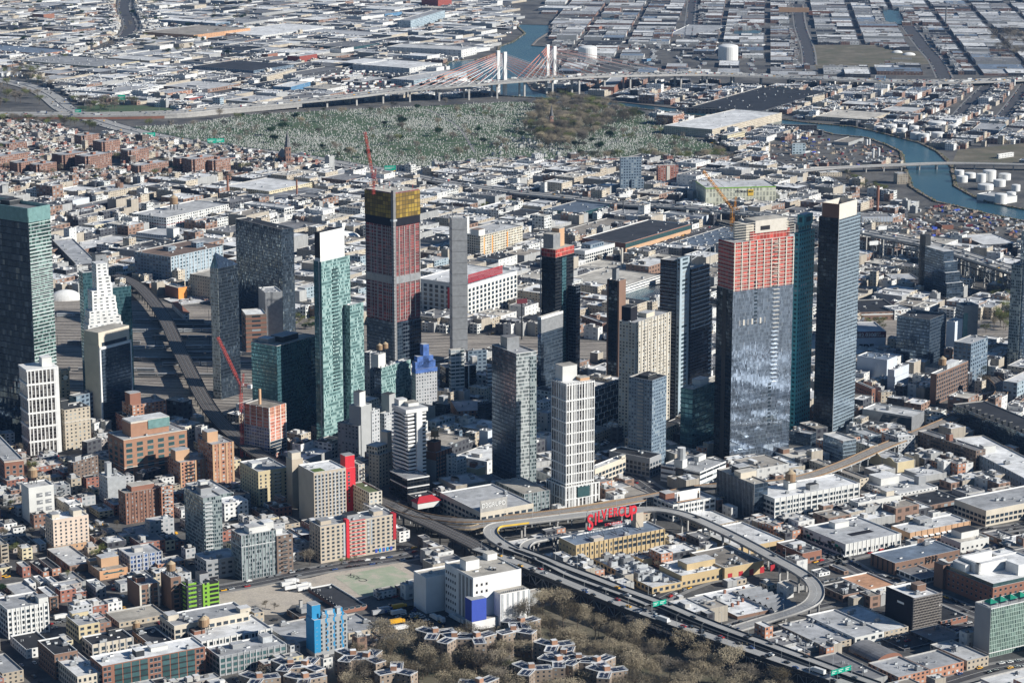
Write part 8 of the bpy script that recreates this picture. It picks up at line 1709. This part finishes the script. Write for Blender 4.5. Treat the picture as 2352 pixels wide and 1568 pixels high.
for X, Y, k, s, g in TREC:
    nm, lb = TW[k]; cb[nm] = cb.get(nm, 0) + 1
    m1, m2 = TREES[k][cb[nm] % len(TREES[k])]
    if cb[nm] <= 290:
        px, py = pr(X, Y); r = thing(nm, lb + ' ' + where(px, py), 'tree', (X, Y, 0, 0), g); r.scale = (s, s, s * rnd.uniform(.85, 1.1)); r.rotation_euler = (0, 0, rnd.uniform(0, 6.28))
        inst(m1, 'trunk', r, 0, 0, 0); inst(m2, 'crown', r, 0, 0, 0)
    else:
        mat = m2.materials[0].name
        for _ in range(150):
            t = rnd.uniform(0, 6.28); rr = 4.6 * s * math.sqrt(rnd.random()); zz = s * (4 + 8 * rnd.random() ** .8); c = Vector((X + rr * math.cos(t), Y + rr * math.sin(t), zz - rr * .3)); a = Vector((rnd.uniform(-1, 1), rnd.uniform(-1, 1), rnd.uniform(-.5, 1))); b_ = Vector((rnd.uniform(-1, 1), rnd.uniform(-1, 1), rnd.uniform(-1, 1)))
            far_tree.face([tuple(c), tuple(c + a * 1.7), tuple(c + b_ * 1.7)], mat, [(0, 0)] * 3)
if far_tree.f: o = far_tree.build('distant_trees', kind='stuff'); tag(o, 'scattered distant leafless trees seen as soft brown flecks', 'trees')
print('trees', cb)
# bushes along banks and rails
mb = MB()
for i in range(len(Pn)):
    a, c = Vector(Pn[i]), Vector(Pn[(i + 1) % len(Pn)]); n = int((c - a).length / 3)
    if not (15 <= i <= 60): continue
    for k in range(n):
        q = a + (c - a) * (k + rnd.random()) / max(1, n); mb.cyl(q.x + rnd.uniform(-3, 3), q.y + rnd.uniform(-3, 3), 0, rnd.uniform(.6, 2), rnd.uniform(1, 2.4), 'bush', n=5, cone=1)
o = mb.build('bank_scrub', kind='stuff'); tag(o, 'low brown scrub growing along the creek banks', 'scrub')
# ---------------------------------------------------------------- gravestones
mb = MB(); W_ = [un(*p) for p in CEM]; X0, X1, Y0, Y1 = min(p[0] for p in W_), max(p[0] for p in W_), min(p[1] for p in W_), max(p[1] for p in W_); G = Fr(0, 0, 24); nst = 0
yy = -3000
PATHS = [[(300, 330), (520, 310), (700, 318), (880, 305), (1120, 300)], [(560, 345), (760, 335), (1000, 330), (1180, 322), (1245, 350)], [(820, 262), (1000, 272), (1180, 262)], [(1330, 352), (1400, 330), (1500, 300), (1600, 320)], [(480, 300), (640, 282), (760, 275)], [(980, 250), (1050, 290), (1090, 350)]]
for q in PATHS:
    P = path3(q, .16, 4); m_ = MB(); ribbon(m_, P, -2.2, 2.2, 0, 'pave'); o = m_.build('cemetery_path'); o['kind'] = 'structure'
    for p, a in dist_step(P, 3): OCC.add(cell(p.x, p.y)); RCELL.add(cell(p.x, p.y))
for i in range(int((X1 - X0) / 3.4)):
    for j in range(int((Y1 - Y0) / 5.2)):
        X, Y = X0 + i * 3.4 + rnd.uniform(-1, 1) + (j % 3), Y0 + j * 5.2 + rnd.uniform(-.8, .8); x, y = pr(X, Y)
        if not inpoly(x, y, CEM) or cell(X, Y) in OCC: continue
        v = math.sin(X * .013) * math.cos(Y * .011) + .5 * math.sin(X * .04 + Y * .03)
        if rnd.random() > .46 + .3 * v: continue
        f = Fr(X, Y, 24 + rnd.uniform(-8, 8)); hh = rnd.uniform(1.0, 2.2) * (2.2 if rnd.random() < .06 else 1); ww = rnd.uniform(.35, .8)
        P = [f.w(-ww, -.25), f.w(ww, -.25), f.w(ww, .25), f.w(-ww, .25)]; mt = rnd.choice(('stone', 'stone', 'stone', 'concrete', 'concretedark'))
        for k in range(4): mb.face([(*P[k], 0), (*P[(k + 1) % 4], 0), (*P[(k + 1) % 4], hh), (*P[k], hh)], mt, [(0, 0)] * 4)
        mb.face([(*p, hh) for p in P], mt); nst += 1
o = mb.build('gravestones', kind='stuff'); tag(o, 'thousands of pale gravestones standing in rows on the green cemetery lawn', 'gravestones'); print('stones', nst)
for i in range(34):
    x, y = rnd.uniform(1130, 1290), rnd.uniform(318, 372); X, Y = un(x, y); f = Fr(X, Y, 24)
    mb = MB(); s = rnd.uniform(1.5, 2.6); mb.box(f, -s, s, -s * 1.3, s * 1.3, 0, s * 1.6, 'stone', 'stone')
    mb.face([(*f.w(-s - .2, -s * 1.3), s * 1.6), (*f.w(s + .2, -s * 1.3), s * 1.6), (*f.w(0, -s * 1.3), s * 2.3)], 'stone'); mb.face([(*f.w(s + .2, -s * 1.3), s * 1.6), (*f.w(s + .2, s * 1.3), s * 1.6), (*f.w(0, s * 1.3), s * 2.3), (*f.w(0, -s * 1.3), s * 2.3)], 'stone'); mb.face([(*f.w(-s - .2, s * 1.3), s * 1.6), (*f.w(-s - .2, -s * 1.3), s * 1.6), (*f.w(0, -s * 1.3), s * 2.3), (*f.w(0, s * 1.3), s * 2.3)], 'stone')
    o = mb.build('mausoleum', origin=(X, Y, 0, 24)); tag(o, 'small pale stone mausoleum ' + where(x, y), 'mausoleum', 'mausoleums in the right part of the cemetery')
# ---------------------------------------------------------------- vehicles
def carmesh(mat, van=False):
    mb = MB(); L, W = 2.3, .95
    mb.box(F0, -L, L, -W, W, .35, 1.0 if not van else 1.3, mat, bottom=True)
    a, b_ = (-1.5, 1.1) if not van else (-2.2, 1.6); z0, z1 = (1.0, 1.55) if not van else (1.3, 2.3); A = [(a, -W, z0), (b_, -W, z0), (b_, W, z0), (a, W, z0)]; Bq = [(a + .4, -W * .85, z1), (b_ - .6, -W * .85, z1), (b_ - .6, W * .85, z1), (a + .4, W * .85, z1)]
    for k in range(4): mb.face([A[k], A[(k + 1) % 4], Bq[(k + 1) % 4], Bq[k]], 'glasspane', [(0, 0)] * 4)
    mb.face(Bq, mat)
    for x in (-1.45, 1.45):
        for y in (-.95, .95): mb.cyl(x, y, 0, .35, .34, 'blackpaint', n=6); mb.box(F0, x - .34, x + .34, y - .1, y + .1, .05, .62, 'blackpaint')
    return shared(mb, 'car')
CARS = {c: carmesh(c) for c in ('carblack', 'cargrey', 'carwhite', 'carsilver', 'carred', 'carblue', 'taxi')}; VAN = carmesh('carwhite', True)
def truckmesh(box, cab):
    mb = MB(); mb.box(F0, -6, 3.2, -1.25, 1.25, 1.1, 3.9, box, bottom=True); mb.box(F0, 3.5, 5.6, -1.15, 1.15, .6, 2.9, cab, bottom=True); mb.box(F0, 5.6, 5.66, -1, 1, 1.6, 2.6, 'glasspane')
    mb.box(F0, -6, 5.2, -1, 1, .6, 1.1, 'darkmetal')
    for x in (-5, -3.8, 4.4):
        for y in (-1.1, 1.1): mb.box(F0, x - .5, x + .5, y - .15, y + .15, .05, 1.0, 'blackpaint')
    return shared(mb, 'truck')
TRK = [truckmesh('carwhite', 'carwhite'), truckmesh('carwhite', 'carred'), truckmesh('taxi', 'taxi'), truckmesh('carsilver', 'carblue')]
CW = dict(carblack='black', cargrey='dark grey', carwhite='white', carsilver='silver', carred='red', carblue='blue', taxi='yellow')
VREC = []
def veh(X, Y, Z, a, kind, grp, lbl): VREC.append((X, Y, Z, a, kind, grp, lbl))
cc_ = ['carblack'] * 6 + ['cargrey'] * 4 + ['carwhite'] * 3 + ['carsilver'] * 2 + ['carred', 'carblue', 'taxi']
for P, wd, lanes, nm in ROADS:
    if nm in ('truss_bridge', 'approach_road', 'ramp_bridge', 'expressway', 'cable_stayed_bridge') and lanes:
        st = {'truss_bridge': 15, 'approach_road': 26, 'ramp_bridge': 55, 'expressway': 22, 'cable_stayed_bridge': 17}[nm]
        for k in range(lanes):
            o = -wd / 2 + wd * (k + .5) / lanes
            for p, a in dist_step(P, st):
                if rnd.random() < (.55 if nm in ('truss_bridge', 'cable_stayed_bridge') else .42) * (1.15 if p.x > 50 else .45):
                    j = rnd.uniform(-5, 5); X, Y = p.x - math.sin(a) * o + math.cos(a) * j, p.y + math.cos(a) * o + math.sin(a) * j; z = p.z + .06
                    knd = rnd.choice(cc_) if rnd.random() > .08 else 'truck'
                    veh(X, Y, z, a + (math.pi if k < lanes / 2 else 0), knd, 'vehicles driving on the ' + nm.replace('_', ' ') + 's', 'on the ' + nm.replace('_', ' '))
    elif nm == 'street':
        for s in (-1, 1):
            for p, a in dist_step(P, 6.2):
                if rnd.random() < .5:
                    o = s * (wd - 8) / 2 - s * 1.3; veh(p.x - math.sin(a) * o, p.y + math.cos(a) * o, .12, a, rnd.choice(cc_), 'cars parked along the kerb', 'at the kerb')
for i in range(14):      # the loop deck has its own few cars
    pass
for (zx, zy, k) in ((330, 655, 0), (380, 700, 1), (440, 690, 0), (330, 712, 0), (450, 722, 0), (300, 680, 0)): X, Y = un(*T('13', zx, zy)); veh(X, Y, .1, R(31), 'truck', 'white trucks parked on the dirt lot', 'on the dirt lot')
for (zx, zy) in ((1820, 985), (1850, 1000), (1880, 1012), (1640, 985), (1690, 1000)): X, Y = un(*T('13', zx, zy)); veh(X, Y, .05, R(120), 'truck', 'delivery trucks beside the storage building', 'in the storage yard')
for X, Y, a in KERB:
    if cell(X, Y) not in OCC and free(X, Y): veh(X, Y, .05, a, rnd.choice(cc_), 'cars parked along the kerb', 'at the kerb')
def yard(poly_, n, kinds, grp, lbl, zz=.1):
    W_ = [un(*p) for p in poly_]; X0, X1, Y0, Y1 = min(p[0] for p in W_), max(p[0] for p in W_), min(p[1] for p in W_), max(p[1] for p in W_); k = t = 0; base = rnd.choice((.5, 2.1))
    while k < n and t < n * 30:
        t += 1; X, Y = rnd.uniform(X0, X1), rnd.uniform(Y0, Y1); X, Y = round(X / 3.4) * 3.4, round(Y / 6.5) * 6.5; x, y = pr(X, Y)
        if inpoly(x, y, poly_) and cell(X, Y) not in OCC: veh(X, Y, zz, base, rnd.choice(kinds), grp, lbl); k += 1
yard([T('13', *p) for p in ((1150, 830), (1450, 850), (1560, 960), (1660, 1050), (1300, 1130), (860, 1200), (850, 1180), (1120, 1010))], 46, cc_ + ['truck'] * 5, 'vehicles crowded in the scrap lot beside the storage building', 'in the crowded lot')
yard([(1180, 380), (1500, 385), (1400, 420), (1180, 430)], 40, cc_, 'cars parked beyond the expressway', 'parked beyond the expressway')
yard([(760, 160), (900, 170), (960, 210), (760, 225)], 150, ['carwhite', 'carred', 'carblack', 'truck', 'truck'], 'far parked vehicles', 'parked near the bridge approach')
yard([(1330, 680), (1390, 690), (1390, 700), (1330, 695)], 20, ['truck'], 'trucks parked by the canal', 'parked by the canal')
yard([(1550, 205), (1640, 200), (1640, 220), (1550, 225)], 60, cc_, 'far parked vehicles', 'parked across the creek')
yard([(1550, 236), (1640, 242), (1640, 250), (1550, 246)], 60, ['carwhite', 'truck'], 'far parked vehicles', 'parked across the creek')
yard([(1270, 90), (1760, 100), (1760, 118), (1440, 120)], 170, ['carwhite', 'truck', 'carsilver', 'carblack'], 'far parked vehicles', 'parked behind the gas tanks')
yard([(500, 100), (760, 120), (760, 150), (600, 150)], 170, ['carwhite', 'truck', 'carwhite', 'carblack'], 'far parked vehicles', 'parked among far warehouses')
yard([(2060, 500), (2130, 505), (2130, 520), (2060, 516)], 24, ['truck', 'carwhite'], 'vehicles in the scrap yard', 'in the scrap yard')
for X, Y, a, W, D in EMPTY:
    base = R(a + rnd.choice((0, 90)))
    for _ in range(min(26, int(W * D / 34))): veh(X + rnd.uniform(-W, W) * .42 * math.cos(R(a)), Y + rnd.uniform(-D, D) * .42, .05, base, rnd.choice(cc_ + ['carwhite', 'truck', 'truck']), 'vehicles parked in open lots', 'in an open lot')
VREC.sort(key=lambda v: v[1] * (1 if v[4] != 'truck' else .6)); nc = {'car': 0, 'truck': 0}; mbv = MB()
for X, Y, Z, a, k, g, lbl in VREC:
    c = 'truck' if k == 'truck' else 'car'; px, py = pr(X, Y, Z)
    if not (-40 < px < 2392 and -10 < py < 1600): continue
    nc[c] += 1
    if nc[c] <= (285 if c == 'car' else 120):
        t_ = rnd.choice((0, 0, 0, 1, 3, 2)) if c == 'truck' else 0
        if 'dirt lot' in lbl or 'storage yard' in lbl: t_ = 0
        o = inst(TRK[t_] if c == 'truck' else (VAN if k == 'carwhite' and rnd.random() < .3 else CARS[k]), c, None, X, Y, Z, a)
        colr = ('white', 'white boxed red', 'yellow', 'silver')[t_] if c == 'truck' else CW[k]
        tag(o, f"{colr} {c} {lbl} {where(px, py)}", c, g)
    else:
        f = Fr(X, Y, math.degrees(a), Z); s = 1 if c == 'car' else 1; mt = k if c == 'car' else 'carwhite'
        if c == 'car': mbv.box(f, -2.3, 2.3, -.95, .95, .3, 1.0, mt); mbv.box(f, -1.3, .9, -.85, .85, 1.0, 1.5, 'glasspane' if rnd.random() < .6 else mt)
        else: mbv.box(f, -6, 3.4, -1.25, 1.25, .9, 3.9, 'carwhite'); mbv.box(f, 3.7, 5.6, -1.1, 1.1, .5, 2.8, rnd.choice(('carwhite', 'carred', 'carblue')))
if mbv.f: o = mbv.build('distant_vehicles', kind='stuff'); tag(o, 'tiny parked and moving vehicles far beyond the towers', 'vehicles')
print('vehicles', nc, len(VREC))
# ---------------------------------------------------------------- scrap heaps, containers
for i, (poly_, n) in enumerate(((SCR, 240), (SCR2, 330), ([T('13', *p) for p in ((860, 1210), (1100, 1060), (1300, 1060), (1130, 1260))], 26), ([(1560, 820), (1600, 800), (1600, 830), (1560, 840)], 10), ([(1540, 70), (1640, 65), (1660, 80), (1560, 85)], 120))):
    W_ = [un(*p) for p in poly_]; X0, X1, Y0, Y1 = min(p[0] for p in W_), max(p[0] for p in W_), min(p[1] for p in W_), max(p[1] for p in W_); mb = MB(); k = t = 0
    while k < n and t < n * 20:
        t += 1; X, Y = rnd.uniform(X0, X1), rnd.uniform(Y0, Y1)
        if not inpoly(*pr(X, Y), poly_) or cell(X, Y) in OCC: continue
        k += 1; q = rnd.random()
        if q < .35: mb.cyl(X, Y, 0, .3, rnd.uniform(2, 6), rnd.choice(('junk', 'brownwall', 'concretedark', 'sandpile')), n=7, cone=rnd.uniform(1.5, 4))
        else: f = Fr(X, Y, rnd.uniform(0, 180)); a = rnd.uniform(1.5, 6); mb.box(f, -a, a, -1.3, 1.3, 0, rnd.uniform(1, 3.2), rnd.choice(('whitepaint', 'steel', 'brownwall', 'bluepaint', 'palesteel', 'junk', 'palesteel', 'darkmetal', 'concrete', 'junk', 'steel', 'brownwall', 'maroonpaint')))
    o = mb.build('scrap_heap', kind='stuff'); tag(o, ('scrap and sand heaps between cemetery and creek', 'heaps of scrap and containers in the yard beside the creek', 'jumbled machinery beside the storage building', 'rubble beside the tall glass tower', 'grey gravel heaps behind the right gas tank')[i], 'scrap')
# ---------------------------------------------------------------- lamps and signs
def lampm():
    mb = MB(); mb.tube((0, 0, 0), (0, 0, 9), .14, 'palesteel', 5, .08); mb.tube((0, 0, 9), (1.8, 0, 9.6), .07, 'palesteel', 4); mb.box(F0, 1.5, 2.4, -.18, .18, 9.5, 9.7, 'steel'); return shared(mb, 'street_lamp')
LM = lampm(); nl = 0
for P, o, st, nm in ((R1P, -4.8, 24, 'the truss deck'), (R3P, 3.9, 26, 'the rear roadway'), (LOOP, 5.2, 24, 'the loop ramp'), (KOS, 0, 45, 'the cable stayed bridge'), (L2, 0, 60, 'the left expressway'), (LIE, 0, 60, 'the elevated expressway')):
    for p, a in dist_step(P, st):
        q = Vector((p.x - math.sin(a) * o, p.y + math.cos(a) * o)); px, py = pr(q.x, q.y, p.z)
        if not (-10 < px < 2370 and py < 1590): continue
        r = inst(LM, 'street_lamp', None, q.x, q.y, p.z, a + math.pi / 2 * (1 if o < 0 else -1)); tag(r, 'slim grey street lamp on ' + nm + ' ' + where(px, py), 'street lamp', 'street lamps along the bridge decks and expressways'); nl += 1
def gantry(x, y, z, ang, label, boards, pole=True, s=1.0):
    X, Y = un(x, y, z); f = Fr(X, Y, ang); r = thing('highway_sign', label, 'sign', (X, Y, z, ang)); mb = MB(); W_ = sum(b_[0] for b_ in boards) * s + 1.5
    for u in (0, W_): mb.tube((*f.w(u, 0), z - (0 if z > 1 else 0)), (*f.w(u, 0), z + 8 * s), .18 * s, 'palesteel', 4)
    for h_ in (5.2, 7): mb.tube((*f.w(0, 0), z + h_ * s), (*f.w(W_, 0), z + h_ * s), .13 * s, 'palesteel', 4)
    mb.build('gantry', r); u = .7
    for bw, bh in boards:
        mb = MB(); mb.box(f, u, u + bw * s - .3, -.35, -.1, z + (6.2 - bh / 2) * s, z + (6.2 + bh / 2) * s, 'signgreen', bottom=True)
        for k in range(2): mb.box(f, u + .6 * s, u + (bw - 1.2) * s * (.95 - .25 * k), -.4, -.35, z + (6.6 - k * 1.1) * s, z + (6.95 - k * 1.1) * s, 'whitepaint')
        mb.build('green_board', r); u += bw * s
gantry(1497, 1407, 15, -54 + 90, 'pair of green highway signs over the crowded truss roadway', [(6, 3.6), (6.5, 3.4)])
gantry(1906, 1566, 15, 36, 'long green highway sign over the roadway at bottom right', [(6, 3.4), (6, 3.4), (6, 3.4)])
gantry(318, 325, .5, 20, 'green highway signs over the ground level expressway at left', [(9, 5), (9, 5)], s=1.6)
gantry(476, 338, .5, 20, 'green highway signs above the expressway by the cemetery edge', [(9, 5), (9, 4)], s=1.6)
gantry(270, 236, .3, 10, 'green highway sign beside the grassy interchange', [(9, 6)], s=1.6); gantry(882, 400, 3, 10, 'green highway sign behind the amber netted tower', [(12, 5)], s=1.5); gantry(172, 266, 8, 5, 'small green highway sign on the overpass at far left', [(8, 4)], s=1.4)
for (zc, zx, zy, h_, lab, mt) in (('21', 90, 1550, 40, 'tall billboard mast with a dark colourful panel in the rail yard', 'maroonpaint'), ('31', 1040, 800, 36, 'white billboard on a pole beside the expressway', 'whitepaint'), ('31', 962, 900, 30, 'lower white billboard on a pole near the expressway', 'whitepaint'), ('21', 1020, 400, 24, 'white billboard on a pole beyond the blue gabled warehouse', 'whitepaint')):
    X, Y = un(*T(zc, zx, zy)); r = thing('billboard', lab, 'billboard', (X, Y, 0, 20)); f = Fr(X, Y, 20); mb = MB(); mb.tube((X, Y, 0), (X, Y, h_), .8, 'trussdark', 6); mb.build('mast', r); mb = MB(); mb.box(f, -6, 6, -1, 0, h_, h_ + 5, mt, bottom=True); mb.build('panel', r)
# ---------------------------------------------------------------- catenary masts
for i in range(26):
    x, y = 130 + (i % 9) * 58 + rnd.uniform(-8, 8), 735 + (i // 9) * 62 + rnd.uniform(-6, 6); X, Y = un(x, y)
    if cell(X, Y) in OCC: continue
    mb = MB(); mb.tube((X, Y, 0), (X, Y, 12), .25, 'darkmetal', 4); mb.tube((X - 5, Y, 10.5), (X + 5, Y, 10.5), .15, 'darkmetal', 4); o = mb.build('catenary_mast', origin=(X, Y, 0, 0)); tag(o, 'dark catenary mast in the rail yard ' + where(x, y), 'mast', 'catenary masts of the rail yard')
# ---------------------------------------------------------------- unique labels
tops = [o for o in COL.objects if o.parent is None and 'label' in o and 'kind' not in o]
groups = {}
for o in tops: groups.setdefault(o['label'], []).append(o)
ORD = ['', 'second', 'third', 'fourth', 'fifth', 'sixth', 'seventh', 'eighth', 'ninth', 'tenth', 'eleventh', 'twelfth']
for lab, os_ in groups.items():
    if len(os_) < 2: continue
    os_.sort(key=lambda o: pr(*o.location)[0])
    if len(os_) > 1 and 'from left' in lab: continue
    nr = (len(os_) + 10) // 11; byd = sorted(os_, key=lambda o: o.location[1]); per = -(-len(os_) // nr)
    rows = [sorted(byd[k * per:(k + 1) * per], key=lambda o: pr(*o.location)[0]) for k in range(nr)]
    for i, o, rw_, n in [(i, o, k, len(r)) for k, r in enumerate(rows) for i, o in enumerate(r)]:
        s = 'leftmost' if i == 0 else ('rightmost' if i == n - 1 else ORD[i] + ' from left')
        if nr > 1: s = ('front' if rw_ == 0 else ORD[rw_]) + ' row, ' + s
        ws = lab.split(); o['label'] = ' '.join(ws[:16 - len(s.split())]) + ', ' + s
        if 'group' not in o: o['group'] = lab
for o in COL.objects:
    if '_fr' in o: del o['_fr']
# ---------------------------------------------------------------- haze
q = None
m = bpy.data.materials.new('hazemat'); m.use_nodes = True; n_ = m.node_tree; n_.nodes.remove(n_.nodes['Principled BSDF']); v = n_.nodes.new('ShaderNodeVolumePrincipled')
v.inputs['Color'].default_value = (.28, .52, .95, 1); v.inputs['Density'].default_value = HAZE; v.inputs['Anisotropy'].default_value = .2; n_.links.new(v.outputs[0], n_.nodes['Material Output'].inputs['Volume']); M['hazemat'] = m
if HAZE > 0:
    pass
    q = MB(); q.box(F0, -9500, 9500, -3500, 40500, -1, 640, 'hazemat', bottom=True); o = q.build('haze', kind='stuff')
print('objects', len(bpy.data.objects))
